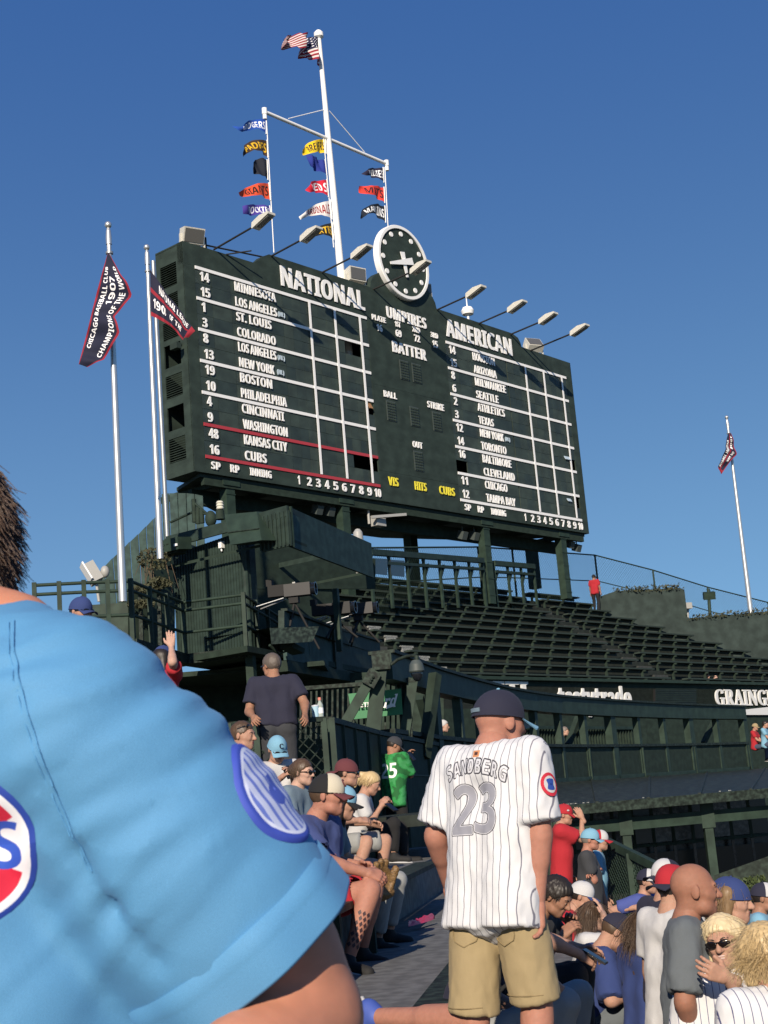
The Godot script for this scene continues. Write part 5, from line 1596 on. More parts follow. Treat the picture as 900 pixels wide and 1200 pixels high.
	mb = MB.new(); mb.lathe(Transform3D(Basis(), k0.lerp(k1, 0.905) + Vector3.UP * 0.136), [Vector2(0.044, 0.0), Vector2(0.044, 0.012), Vector2(0.01, 0.02), Vector2(0.0, 0.02)]); obj("lid", mb.mesh(), mat(0.6, 0.65, 0.7, 0.3), c1)
	var c2 := thing("drink_bottle", "clear bottle with a pinkish cap beside the cup on the fence rail", "bottle", k0.lerp(k1, 0.955) + Vector3.UP * 0.026)
	mb = MB.new(); mb.lathe(Transform3D(Basis(), k0.lerp(k1, 0.955) + Vector3.UP * 0.026), [Vector2(0.0, 0.0), Vector2(0.034, 0.0), Vector2(0.034, 0.12), Vector2(0.015, 0.16), Vector2(0.014, 0.18)]); obj("bottle", mb.mesh(), mat(0.35, 0.40, 0.36, 0.15), c2)
	mb = MB.new(); mb.lathe(Transform3D(Basis(), k0.lerp(k1, 0.955) + Vector3.UP * 0.2), [Vector2(0.018, 0.0), Vector2(0.018, 0.03), Vector2(0.0, 0.03)]); obj("cap", mb.mesh(), mat(0.6, 0.2, 0.15, 0.5), c2)
	mb = MB.new(); mb.lathe(Transform3D(Basis(), k0.lerp(k1, 0.955) + Vector3.UP * 0.06), [Vector2(0.035, 0.0), Vector2(0.035, 0.06)]); obj("paper_label", mb.mesh(), M.white, c2)

# ---------------------------------------------------------------- the stand we sit in
func tq(q: float, D: float, h: float) -> Vector3:
	return Vector3(q + 0.125 * D, h, -D)
func strip(mb: MB, q0: float, q1: float, d0: float, d1: float, top: float, bottom: float) -> void:
	var a := tq(q0, d0, top); var b := tq(q1, d0, top); var c := tq(q1, d1, top); var d := tq(q0, d1, top)
	var dn := Vector3.UP * (top - bottom)
	mb.quad(a, b, c, d, Vector3.UP)
	mb.quad(b, c, c - dn, b - dn, Vector3.RIGHT)
	mb.quad(a, d, d - dn, a - dn, Vector3.LEFT)
	mb.quad(a, b, b - dn, a - dn, Vector3.BACK)
	mb.quad(c, d, d - dn, c - dn, Vector3.FORWARD)
	mb.quad(a - dn, b - dn, c - dn, d - dn, Vector3.DOWN)
func make_near_stand() -> void:
	var mb := MB.new()
	for i in range(-4, 1):
		# floor of row i
		var far: float = [22.0, 22.0, 20.0, 15.0, 12.0][-i]
		strip(mb, -0.93 + 0.8 * i + 0.001, -0.13 + 0.8 * i, -1.0, far, -1.33 - 0.38 * i, -3.0)
	strip(mb, -0.128, 7.0, -1.0, 24.0, -2.15, -3.0)
	struct("stand_terrace", mb.mesh(), M.concrete)
	for i in range(-3, 1):
		var q0 := -0.93 + 0.8 * i
		var T := thing("seat_plank", ["worn green bench plank level with the walkway, red cloth lying on it", "green bench plank under the man in the cream cap", "green bench plank one row above the man in the cream cap", "green bench plank two rows above the man in the cream cap"][-i], "bench", tq(q0 + 0.1, 7.0, -0.95 - 0.38 * i), "bench planks of the near stand")
		var pm := MB.new()
		strip(pm, q0 + 0.004, q0 + 0.235, 2.0, 14.0 if i > -2 else 11.5, -0.918 - 0.38 * i, -0.958 - 0.38 * i)
		obj("plank", pm.mesh(), M.green_worn, T)
		if i == 0:
			pm = MB.new()
			for k in 26:
				var D := rng.randf_range(5.6, 11.0)
				strip(pm, q0 + 0.21 - rng.randf() * 0.012, q0 + 0.234, D, D + rng.randf_range(0.05, 0.4), -0.916, -0.9185)
			var we := obj("worn_edge", pm.mesh(), mat(0.26, 0.26, 0.24, 0.8, "blotch", 6.0), T)
			we.set_meta("kind", "stuff")
		for k in 7:
			pm = MB.new()
			strip(pm, q0 + 0.05, q0 + 0.2, 2.1 + k * 1.3, 2.16 + k * 1.3, -0.959 - 0.38 * i, -1.33 - 0.38 * i)
			obj("bracket", pm.mesh(), M.green_dull, T)
	for q in [[0.25, -1.86, "plain green bench plank under the man in the blue polo shirt"], [-0.02, -1.62, "plain green bench plank under the dark haired man bowing his head"]]:
		var T := thing("seat_plank", q[2], "bench", tq(q[0], 10.0, -2.15), "bench planks below the crowd")
		var pm := MB.new()
		strip(pm, q[0] - 0.12, q[0] + 0.12, 6.0, 14.0, q[1], q[1] - 0.05)
		obj("plank", pm.mesh(), M.green_worn, T)
		for k in 6:
			pm = MB.new()
			strip(pm, q[0] - 0.06, q[0] + 0.06, 6.1 + k * 1.4, 6.16 + k * 1.4, q[1] - 0.05, -2.15)
			obj("leg", pm.mesh(), M.green_dull, T)
	# red cloth left on the plank
	var R := thing("red_cloth", "crumpled shiny red cloth lying on the worn green plank", "cloth", at_h(495, 1083, -0.918))
	var p := []
	var a := at_h(480, 1087, -0.918); var b := at_h(509, 1079, -0.918)
	for j in 12:
		for i in 22:
			var s := i / 21.0; var t := j / 11.0 - 0.5
			var c := a.lerp(b, s)
			var wd := 0.06 * (0.5 + 0.6 * sin(PI * s)) * 2.0
			p.append(c + Vector3(0.25 * t * wd, 0.012 + 0.06 * (0.25 - t * t) * 4.0 * (0.6 + 0.5 * wav.get_noise_2d(s * 4.0, t * 2.5)), -t * wd * 1.6))
	mb = MB.new(); mb.sheet(p, 22, 12)
	obj("cloth", mb.mesh(), mat(0.55, 0.02, 0.07, 0.3), R)

# ---------------------------------------------------------------- people
func skin_mat(r: float, g: float, b: float) -> StandardMaterial3D:
	var m := mat(r, g, b, 0.66, "skin_grain", 2.0)
	m.metallic_specular = 0.4
	m.uv1_world_triplanar = false
	m.subsurf_scatter_enabled = true
	m.subsurf_scatter_strength = 0.08
	return m
func fabric(r: float, g: float, b: float, rough := 0.9) -> StandardMaterial3D:
	var m := mat(r, g, b, rough, "weave", 9.0)
	m.uv1_world_triplanar = false
	m.rim_enabled = true
	m.rim = 0.15
	m.rim_tint = 0.6
	return m
func bend(root: Vector3, end: Vector3, l1: float, l2: float, hint: Vector3) -> Array:
	var d := end - root
	var L := d.length()
	if L > (l1 + l2) * 0.995:
		end = root + d.normalized() * (l1 + l2) * 0.995
		d = end - root; L = d.length()
	if L < absf(l1 - l2) + 0.02:
		end = root + d.normalized() * (absf(l1 - l2) + 0.02)
		d = end - root; L = d.length()
	var a := (l1 * l1 - l2 * l2 + L * L) / (2.0 * L)
	var h := sqrt(maxf(l1 * l1 - a * a, 0.0))
	var u := d / L
	var p := (hint - u * hint.dot(u)).normalized()
	return [root + u * a + p * h, end]
func hand_into(mb: MB, W: Vector3, dir: Vector3, pn: Vector3, right: bool, curl: float, s: float, cell: float) -> void:
	dir = dir.normalized()
	pn = (pn - dir * pn.dot(dir)).normalized()
	var th := dir.cross(pn) * (1.0 if right else -1.0)
	var tip := W + (dir * (1.0 - 0.35 * curl) + pn * 0.5 * curl) * 0.185 * s
	var f := Field.new(W.min(tip) - Vector3.ONE * 0.075 * s, W.max(tip) + Vector3.ONE * 0.075 * s, cell)
	var r := maxf(0.0088 * s, cell * 1.05)
	f.cone(W - dir * 0.05 * s, W + dir * 0.02 * s, 0.029 * s, 0.027 * s, 0.02 * s)
	var lens := [0.072, 0.08, 0.074, 0.058]
	for k in 4:
		var off := (0.031 - 0.0205 * k) * s
		var kn := W + dir * (0.092 - 0.006 * absf(k - 1)) * s + th * off
		f.cone(W + dir * 0.018 * s + th * off * 0.6, kn, 0.017 * s, 0.0135 * s, 0.014 * s)
		var ang := curl * 0.45 + 0.1
		var p := kn
		for j in 3:
			var L: float = lens[k] * s * [0.44, 0.32, 0.26][j]
			var v := dir * cos(ang) + pn * sin(ang) + th * (0.10 - 0.07 * k) * (1.0 - curl * 0.5)
			var q := p + v.normalized() * L
			f.cone(p, q, r * (1.08 - 0.06 * j), r * (1.02 - 0.08 * j), 0.004 * s)
			p = q
			ang += curl * [0.95, 0.7, 0.0][j]
	var t0 := W + dir * 0.022 * s + th * 0.026 * s
	var t1 := t0 + (dir * 0.62 + th * 0.62 + pn * 0.3 * (0.4 + curl)).normalized() * 0.044 * s
	var t2 := t1 + (dir * 0.86 + th * 0.22 + pn * 0.55 * curl).normalized() * 0.036 * s
	f.cone(W + dir * 0.012 * s + th * 0.012 * s, t1, 0.016 * s, 0.0125 * s, 0.01 * s)
	f.cone(t1, t2, 0.0122 * s, 0.0098 * s, 0.005 * s)
	f.mesh(mb)
func folds(amp: float, sc: Vector3, seed_off: float) -> Variant:
	var w := wav
	return func(p: Vector3, _n: Vector3) -> float:
		var q := p * sc + Vector3(seed_off, 0, 0)
		return amp * (w.get_noise_3dv(q) + 0.6 * absf(w.get_noise_3dv(q * 1.9 + Vector3(7, 3, 1))))

func person(words: String, sp: Dictionary) -> Dictionary:
	var s: float = sp.get("h", 1.76) / 1.76
	var D: float = sp.D
	var yaw := Basis(Vector3.UP, deg_to_rad(sp.yaw))
	var lean := deg_to_rad(sp.get("lean", 6.0))
	var twist := deg_to_rad(sp.get("twist", 0.0))
	var g: float = sp.get("girth", 1.0)
	var sit: bool = sp.get("pose", "sit") == "sit"
	var T := Vector3(0, cos(lean), sin(lean))
	var Fw := Vector3(0, -sin(lean), cos(lean))
	var tp := func(x: float, y: float, z: float) -> Vector3:
		var a := twist * clampf(y / 0.5, 0, 1)
		return (Vector3(cos(a), 0, -sin(a)) * x + T * y + (Fw * cos(a) + Vector3(sin(a), 0, 0)) * z) * s
	var neck: Vector3 = tp.call(0.0, 0.53, -0.02)
	var HB: Basis = Basis(Vector3.UP, deg_to_rad(sp.get("look", 0.0))) * Basis(Vector3.RIGHT, deg_to_rad(sp.get("nod", 5.0)))
	HB = HB * Basis(Vector3.BACK, deg_to_rad(sp.get("tilt", 0.0)))
	var HC: Vector3 = neck + (T * 0.085 + Vector3(0, 0.040 - sp.get("sink", 0.0), 0.015 + 0.12 * sin(lean))) * s + HB.z * 0.02 * s
	var hs: float = s * sp.get("head", 1.0)
	var origin := P(sp.hx, sp.hy, D) - yaw * HC
	var X := Transform3D(yaw, origin)
	var inv := X.affine_inverse()
	var node := thing("person", words, "person", origin, "")
	node.transform = X
	var to_local := func(q): return inv * P(q[0], q[1], D + q[2])
	# ---- joints
	var sh := []; var el := []; var wr := []; var hip := []; var kn := []; var an := []
	for k in 2:
		var sg := 1.0 if k == 0 else -1.0          # 0 = own left
		var S: Vector3 = tp.call(0.185 * sg * (0.5 + 0.5 * g), 0.475, -0.02)
		var key: String = "hl" if k == 0 else "hr"
		var tgt: Vector3
		if sp.has(key): tgt = to_local.call(sp[key])
		elif sit: tgt = Vector3(0.1 * sg, 0.1, 0.36) * s
		else: tgt = S + Vector3(0.06 * sg, -0.57, 0.06) * s
		if sp.has(key): tgt -= (tgt - S).normalized() * 0.05 * s
		var hk: String = "el" if k == 0 else "er"
		var hint: Vector3 = Vector3(0.5 * sg, -0.5, -0.8)
		if sp.has(hk): hint = (to_local.call(sp[hk]) - S)
		var b := bend(S, tgt, 0.29 * s, 0.255 * s, hint)
		sh.append(S); el.append(b[0]); wr.append(b[1])
		var Hp := Vector3(0.092 * sg, -0.02, 0.0) * s
		hip.append(Hp)
		var fk: String = "fl" if k == 0 else "fr"
		var ft: Vector3
		if sp.has(fk): ft = to_local.call(sp[fk])
		elif sit: ft = Vector3(0.12 * sg, -0.47, 0.42 + 0.04 * sg) * s
		else: ft = Vector3(0.11 * sg, -0.86, 0.0 + 0.03 * sg) * s
		var kk: String = "kl" if k == 0 else "kr"
		if sp.has(kk):
			kn.append(to_local.call(sp[kk])); an.append(ft)
		else:
			var c := bend(Hp, ft, 0.43 * s, 0.42 * s, Vector3(0.15 * sg, 0.3, 1.0))
			kn.append(c[0]); an.append(c[1])
	var cell: float = sp.get("cell", clampf(D * 0.0019, 0.0115, 0.03 if D < 25.0 else 0.045))
	var lo := Vector3.ONE * 9; var hi := -lo
	for p in sh + el + wr + hip + kn + an + [HC, neck, tp.call(0, 0.1, 0.2), tp.call(0, 0.1, -0.2)]:
		lo = lo.min(p); hi = hi.max(p)
	var legs: bool = sp.get("legs", true)
	if not legs: lo.y = maxf(lo.y, -0.25 * s)
	var pad := Vector3.ONE * 0.2 * s
	var skin: Material = sp.get("skin", M.skin)
	# ---- body
	var torso := func(f: Field, e: float, k: float):
		for sg in [-1.0, 1.0]:
			f.cone(tp.call(0.072 * sg * g, 0.0, -0.015), tp.call(0.062 * sg * g, 0.17, 0.0), (0.103 * g + e) * s, (0.094 * g + e) * s, k)
			f.cone(tp.call(0.062 * sg * g, 0.2, 0.0), tp.call(0.088 * sg * g, 0.41, -0.012), (0.097 * g + e) * s, (0.085 * g + e) * s, k)
		f.cone(tp.call(-0.145, 0.465, -0.02), tp.call(0.145, 0.465, -0.02), (0.060 + e) * s, (0.060 + e) * s, k)
		f.cone(tp.call(0, 0.44, -0.025), tp.call(0, 0.53, -0.02), (0.085 + e) * s, (0.062 + e * 0.6) * s, k)
		var bel: float = sp.get("belly", 0.0)
		if bel > 0.0: f.cone(tp.call(0, 0.10, 0.04), tp.call(0, 0.22, 0.05), (0.09 + bel + e) * s, (0.085 + bel * 0.8 + e) * s, k)
	var body := Field.new(lo - pad, hi + pad, cell)
	torso.call(body, -0.008, 0.05)
	body.cone(neck - T * 0.02 * s, HC + HB * Vector3(0, -0.05, -0.02) * s, 0.058 * s, 0.056 * s, 0.03)
	for k in 2:
		body.cone(sh[k], el[k], 0.053 * s * sqrt(g), 0.043 * s * sqrt(g), 0.025)
		body.cone(el[k], wr[k], 0.042 * s * sqrt(g), 0.029 * s, 0.015)
		body.cone(el[k].lerp(wr[k], 0.1), el[k].lerp(wr[k], 0.4), 0.044 * s * sqrt(g), 0.039 * s, 0.02)
		if legs:
			body.cone(hip[k], kn[k], 0.088 * s * g, 0.056 * s * sqrt(g), 0.03)
			body.cone(kn[k], an[k], 0.055 * s * sqrt(g), 0.036 * s, 0.015)
			body.cone(kn[k].lerp(an[k], 0.12), kn[k].lerp(an[k], 0.45), 0.057 * s * sqrt(g), 0.05 * s, 0.03)
	var bm := MB.new()
	body.mesh(bm)
	# ---- head, in its own finer grid
	var hx := Transform3D(HB.scaled(Vector3.ONE * 1.0), HC)
	var hc: float = sp.get("head_cell", clampf(D * 0.0008, 0.0036, 0.012 if D < 25.0 else 0.02))
	var hf := Field.new(HC - Vector3(0.125, 0.165, 0.13) * hs, HC + Vector3(0.125, 0.128, 0.14) * hs, hc)
	var hp := func(x, y, z) -> Vector3: return HC + HB * Vector3(x, y, z) * hs
	hf.ell(hp.call(0, 0.025, -0.012), Vector3(0.076, 0.092, 0.097) * hs, HB, 0.01)
	hf.cone(hp.call(0, -0.012, 0.028), hp.call(0, -0.078, 0.048), 0.066 * hs, 0.044 * hs, 0.03)
	hf.cone(hp.call(-0.03, -0.07, 0.03), hp.call(0.03, -0.07, 0.03), 0.038 * hs, 0.038 * hs, 0.02)
	hf.cone(hp.call(0, -0.096, 0.062), hp.call(0, -0.096, 0.066), 0.021 * hs, 0.021 * hs, 0.02)
	hf.cone(hp.call(-0.036, 0.023, 0.08), hp.call(0.036, 0.023, 0.08), 0.013 * hs, 0.013 * hs, 0.012)
	for sg in [-1.0, 1.0]:
		hf.cone(hp.call(0.038 * sg, -0.026, 0.07), hp.call(0.05 * sg, -0.02, 0.045), 0.018 * hs, 0.02 * hs, 0.02)
		hf.ell(hp.call(0.033 * sg, 0.001, 0.096), Vector3(0.017, 0.010, 0.012) * hs, HB, 0.006, true)
		hf.ell(hp.call(0.031 * sg, 0.0, 0.082), Vector3(0.0125, 0.0125, 0.0125) * hs, HB, 0.002)
		hf.ell(hp.call(0.078 * sg, -0.004, -0.012), Vector3(0.010, 0.033, 0.021) * hs, HB * Basis(Vector3.UP, 0.45 * sg), 0.008)
	hf.cone(hp.call(0, 0.01, 0.09), hp.call(0, -0.028, 0.112), 0.009 * hs, 0.0145 * hs, 0.012)
	hf.cone(hp.call(-0.012, -0.03, 0.098), hp.call(0.012, -0.03, 0.098), 0.010 * hs, 0.010 * hs, 0.006)
	hf.cone(hp.call(-0.019, -0.056, 0.087), hp.call(0.019, -0.056, 0.087), 0.0085 * hs, 0.0085 * hs, 0.004)
	hf.cone(hp.call(-0.016, -0.068, 0.086), hp.call(0.016, -0.068, 0.086), 0.0085 * hs, 0.0085 * hs, 0.004)
	hf.cone(hp.call(0, -0.06, -0.03), neck, 0.055 * hs, 0.056 * s, 0.03)
	hf.mesh(bm)
	# ---- hands
	var hcell: float = sp.get("hand_cell", clampf(D * 0.0006, 0.0038, 0.0085 if D < 25.0 else 0.014))
	for k in 2:
		var nm: String = "hl" if k == 0 else "hr"
		if sp.get("no_" + nm, false): continue
		var dir: Vector3 = (wr[k] - el[k]).normalized()
		var sg := 1.0 if k == 0 else -1.0
		var pn: Vector3 = Vector3(-0.7 * sg, -0.6, 0.1)
		if sp.has("pn" + nm[1]): pn = inv.basis * sp["pn" + nm[1]]
		if sp.has("dir" + nm[1]): dir = (dir * 0.3 + inv.basis * sp["dir" + nm[1]]).normalized()
		hand_into(bm, wr[k], dir, pn, k == 1, sp.get("curl", 0.6), s, hcell)
	var bo := local("body", bm.mesh(), skin, node)
	# ---- eyes, brows, mouth
	if sp.get("face", true):
		var em := MB.new()
		for sg in [-1.0, 1.0]: em.ball(hp.call(0.031 * sg, 0.0, 0.0815), Vector3(0.0120, 0.0072, 0.0115) * hs, HB, 8, 6)
		local("eyes", em.mesh(), mat(0.65, 0.62, 0.58, 0.25), bo)
		em = MB.new()
		for sg in [-1.0, 1.0]: em.ball(hp.call(0.031 * sg, 0.0, 0.0905), Vector3(0.0055, 0.0058, 0.0035) * hs, HB, 8, 6)
		local("irises", em.mesh(), mat(0.03, 0.02, 0.014, 0.15), bo)
		em = MB.new()
		for sg in [-1.0, 1.0]:
			em.tube(hp.call(0.0 * sg, 0.018, 0.088), hp.call(0.016 * sg, 0.020, 0.094), 0.0004 * hs, 0.0032 * hs, 6)
			em.tube(hp.call(0.016 * sg, 0.020, 0.094), hp.call(0.034 * sg, 0.0265, 0.092), 0.0032 * hs, 0.0036 * hs, 6)
			em.tube(hp.call(0.034 * sg, 0.0265, 0.092), hp.call(0.052 * sg, 0.020, 0.080), 0.0036 * hs, 0.002 * hs, 6)
		local("eyebrows", em.mesh(), sp.get("brow", M.hair_dark), bo)
		em = MB.new()
		em.ball(hp.call(0, -0.056, 0.0915), Vector3(0.021, 0.0045, 0.006) * hs, HB, 10, 6)
		em.ball(hp.call(0, -0.0665, 0.0905), Vector3(0.018, 0.0055, 0.006) * hs, HB, 10, 6)
		local("lips", em.mesh(), sp.get("lip", M.lip), bo)
	# ---- hair
	if sp.has("hair"):
		var hm := MB.new()
		var ext := Vector3(0.2, 0.45, 0.25) if sp.hair == "long" else (Vector3(0.15, 0.18, 0.22) if sp.hair != "short" else Vector3(0.125, 0.14, 0.15))
		var hh := Field.new(HC - ext * hs, HC + Vector3(minf(ext.x, 0.17), 0.15, 0.15) * hs, maxf(hc, 0.007))
		var th: float = sp.get("hair_t", 0.010)
		if sp.has("cap"): th = minf(th, 0.004)
		hh.ell(hp.call(0, 0.025, -0.014), Vector3(0.078 + th, 0.094 + th, 0.099 + th) * hs, HB, 0.01)
		var hn := (HB * Vector3(0, -0.754, 0.657))
		hh.clip(hp.call(0, 0.062 + sp.get("fringe", 0.0), 0.088), hn)
		var style: String = sp.hair
		if style == "long":
			for sg in [-1.0, 1.0]: hh.cone(hp.call(0.045 * sg, 0.02, -0.06), hp.call(0.07 * sg, -0.30, -0.075), 0.05 * hs, 0.035 * hs, 0.03)
			hh.cone(hp.call(0.0, 0.02, -0.07), hp.call(0.0, -0.33, -0.09), 0.055 * hs, 0.04 * hs, 0.03)
			if sp.get("curtain", true):
				for sg in [-1.0, 1.0]: hh.cone(hp.call(0.072 * sg, 0.05, 0.02), hp.call(0.085 * sg, -0.22, 0.0), 0.026 * hs, 0.022 * hs, 0.03)
		elif style == "pony":
			hh.cone(hp.call(0, 0.06, -0.10), hp.call(0, 0.05, -0.14), 0.03 * hs, 0.025 * hs, 0.02)
			hh.cone(hp.call(0, 0.05, -0.14), hp.call(0.02, -0.10, -0.16), 0.03 * hs, 0.014 * hs, 0.02)
		elif style == "bun":
			hh.cone(hp.call(0, 0.03, -0.11), hp.call(0, 0.02, -0.125), 0.045 * hs, 0.04 * hs, 0.02)
		elif style == "bob":
			for sg in [-1.0, 1.0]: hh.cone(hp.call(0.07 * sg, 0.05, -0.01), hp.call(0.075 * sg, -0.08, -0.015), 0.03 * hs, 0.028 * hs, 0.03)
			hh.cone(hp.call(0, 0.02, -0.07), hp.call(0, -0.08, -0.07), 0.055 * hs, 0.05 * hs, 0.03)
		hh.mesh(hm, folds((0.002 if sp.has("cap") else 0.006) * hs, Vector3(60, 14, 60), D))
		var ho := local("hair", hm.mesh(), sp.get("hair_m", M.hair_dark), node)
		if sp.has("strands"): strands(ho, hp, HB, hs, sp)
	# ---- cap
	if sp.has("cap"): cap(node, hx, hs, sp.cap)
	if sp.has("shades"):
		var gm := MB.new()
		var up: float = 0.075 if sp.shades == "up" else 0.002
		var zz: float = 0.06 if sp.shades == "up" else 0.104
		for sg in [-1.0, 1.0]:
			gm.ball(hp.call(0.034 * sg, up, zz), Vector3(0.031, 0.019, 0.006) * hs, HB * Basis(Vector3.UP, 0.22 * sg), 12, 6)
			gm.beam(hp.call(0.066 * sg, up + 0.004, zz - 0.014), hp.call(0.082 * sg, up * 0.7, -0.02), 0.004, 0.009)
		gm.beam(hp.call(-0.012, up + 0.006, zz + 0.002), hp.call(0.012, up + 0.006, zz + 0.002), 0.005, 0.007)
		local("sunglasses", gm.mesh(), M.shade_glass, node)
	# ---- shirt
	var shirt := Field.new(lo - pad, hi + pad, cell)
	var hem: float = sp.get("hem", -0.13)
	var loose: float = sp.get("loose", 0.012)
	for sg in [-1.0, 1.0]:
		shirt.cone(tp.call(0.07 * sg * g, 0.2, 0.0), tp.call(0.078 * sg * g, hem, -0.01), (0.099 * g + loose) * s, (0.106 * g + loose) * s, 0.05, true)
		shirt.cone(tp.call(0.066 * sg * g, 0.2, 0.0), tp.call(0.09 * sg * g, 0.41, -0.012), (0.099 * g + loose) * s, (0.087 * g + loose) * s, 0.05)
	var bel2: float = sp.get("belly", 0.0)
	if bel2 > 0.0: shirt.cone(tp.call(0, 0.24, 0.04), tp.call(0, hem + 0.06, 0.035), (0.085 + bel2 * 0.8 + loose) * s, (0.09 + bel2 + loose) * s, 0.05)
	shirt.cone(tp.call(-0.145, 0.465, -0.02), tp.call(0.145, 0.465, -0.02), (0.062 + loose) * s, (0.062 + loose) * s, 0.05)
	shirt.cone(tp.call(0, 0.43, -0.025), tp.call(0, 0.50, -0.022), (0.088 + loose * 0.7) * s, (0.068 + loose * 0.5) * s, 0.04, true)
	var sl: float = sp.get("sleeve", 0.72)
	var fl: float = sp.get("flare", 0.016)
	for k in 2:
		var e: Vector3 = el[k]
		if sl <= 1.0:
			var m: Vector3 = sh[k].lerp(e, sl)
			shirt.cone(sh[k], m, (0.058 * sqrt(g) + loose) * s, (0.050 * sqrt(g) + loose + fl) * s, 0.03, true)
		elif sl > 0.0:
			shirt.cone(sh[k], e, (0.056 * sqrt(g) + loose) * s, (0.05 * sqrt(g) + loose) * s, 0.03)
			shirt.cone(e, e.lerp(wr[k], sl - 1.0), (0.05 * sqrt(g) + loose) * s, (0.042 + loose) * s, 0.02, true)
	var smb := MB.new()
	shirt.mesh(smb, folds(sp.get("fold", 0.007) * s, sp.get("fold_s", Vector3(9, 5, 9)), D * 3.0))
	if sp.has("shirt_tex"):
		for k in range(0, smb.v.size(), 3):
			var front := smb.n[k].z + smb.n[k + 1].z + smb.n[k + 2].z > 0.0
			for j in 3:
				var p := smb.v[k + j]
				smb.t[k + j] = Vector2(0.5 * ((p.x + 1.0) if front else -p.x) + 0.25, 1.0 - (p.y / s + 0.25))
		var tm := StandardMaterial3D.new()
		tm.albedo_texture = sp.shirt_tex
		tm.roughness = 0.85
		local("shirt", smb.mesh(), tm, node)
	else:
		local("shirt", smb.mesh(), sp.get("shirt", M.tee_white), node)
	# ---- trousers
	var pf: Field = null
	if legs:
		pf = Field.new(lo - pad, hi + pad, cell)
		for sg in [-1.0, 1.0]: pf.cone(tp.call(0.072 * sg * g, 0.0, -0.015), tp.call(0.062 * sg * g, sp.get("waist", 0.02), -0.005), (0.098 * g) * s, (0.092 * g) * s, 0.05)
		var pl: float = sp.get("pants_len", 2.0)
		for k in 2:
			var kl: float = minf(pl, 1.0)
			if pl <= 1.0:
				pf.cone(hip[k], hip[k].lerp(kn[k], kl), 0.098 * s * g, (0.078 * sqrt(g) + 0.018) * s, 0.03, true)
			else:
				pf.cone(hip[k], kn[k], 0.097 * s * g, 0.072 * s * sqrt(g), 0.03)
				pf.cone(kn[k], kn[k].lerp(an[k], pl - 1.0), 0.07 * s * sqrt(g), 0.056 * s, 0.02, true)
		var pm := MB.new()
		pf.mesh(pm, folds(0.006 * s, Vector3(12, 6, 12), D))
		local("trousers" if pl > 1.3 else "shorts", pm.mesh(), sp.get("pants", M.denim), node)
		# shoes
		if sp.get("shoes", true):
			for k in 2:
				var fd: Vector3 = (an[k] - kn[k]).normalized()
				var toe := Vector3(0.12 * (1.0 if k == 0 else -1.0), 0, 1.0)
				if absf(fd.y) < 0.5: toe = Vector3(0, -1, 0).lerp(fd, 0.35)
				if sp.has("toe"): toe = inv.basis * sp.toe
				toe = (toe - fd * toe.dot(fd) * 0.8).normalized()
				var sole := fd
				var sf := Field.new(an[k] - Vector3.ONE * 0.3 * s, an[k] + Vector3.ONE * 0.3 * s, maxf(0.009, hc))
				sf.cone(an[k], an[k] + sole * 0.035 * s, 0.046 * s, 0.045 * s, 0.02)
				sf.cone(an[k] + sole * 0.04 * s - toe * 0.03 * s, an[k] + sole * 0.05 * s + toe * 0.16 * s, 0.043 * s, 0.038 * s, 0.03)
				sf.clip(an[k] + sole * 0.075 * s, sole)
				var so := MB.new()
				sf.mesh(so)
				var shoe := local("shoe", so.mesh(), sp.get("shoe_m", M.rubber), node)
				so = MB.new()
				var bs := Basis(toe.cross(sole).normalized(), sole, toe)
				so.ball(an[k] + sole * 0.078 * s + toe * 0.065 * s, Vector3(0.046, 0.014, 0.15) * s, bs, 14, 6)
				local("sole", so.mesh(), M.tee_white, shoe)
	return {"node": node, "X": X, "hp": hp, "HB": HB, "HC": HC, "shirt": shirt, "body": body, "pants": pf, "hip": hip, "wr": wr, "el": el, "sh": sh, "kn": kn, "an": an, "s": s, "hs": hs, "inv": inv, "tp": tp}

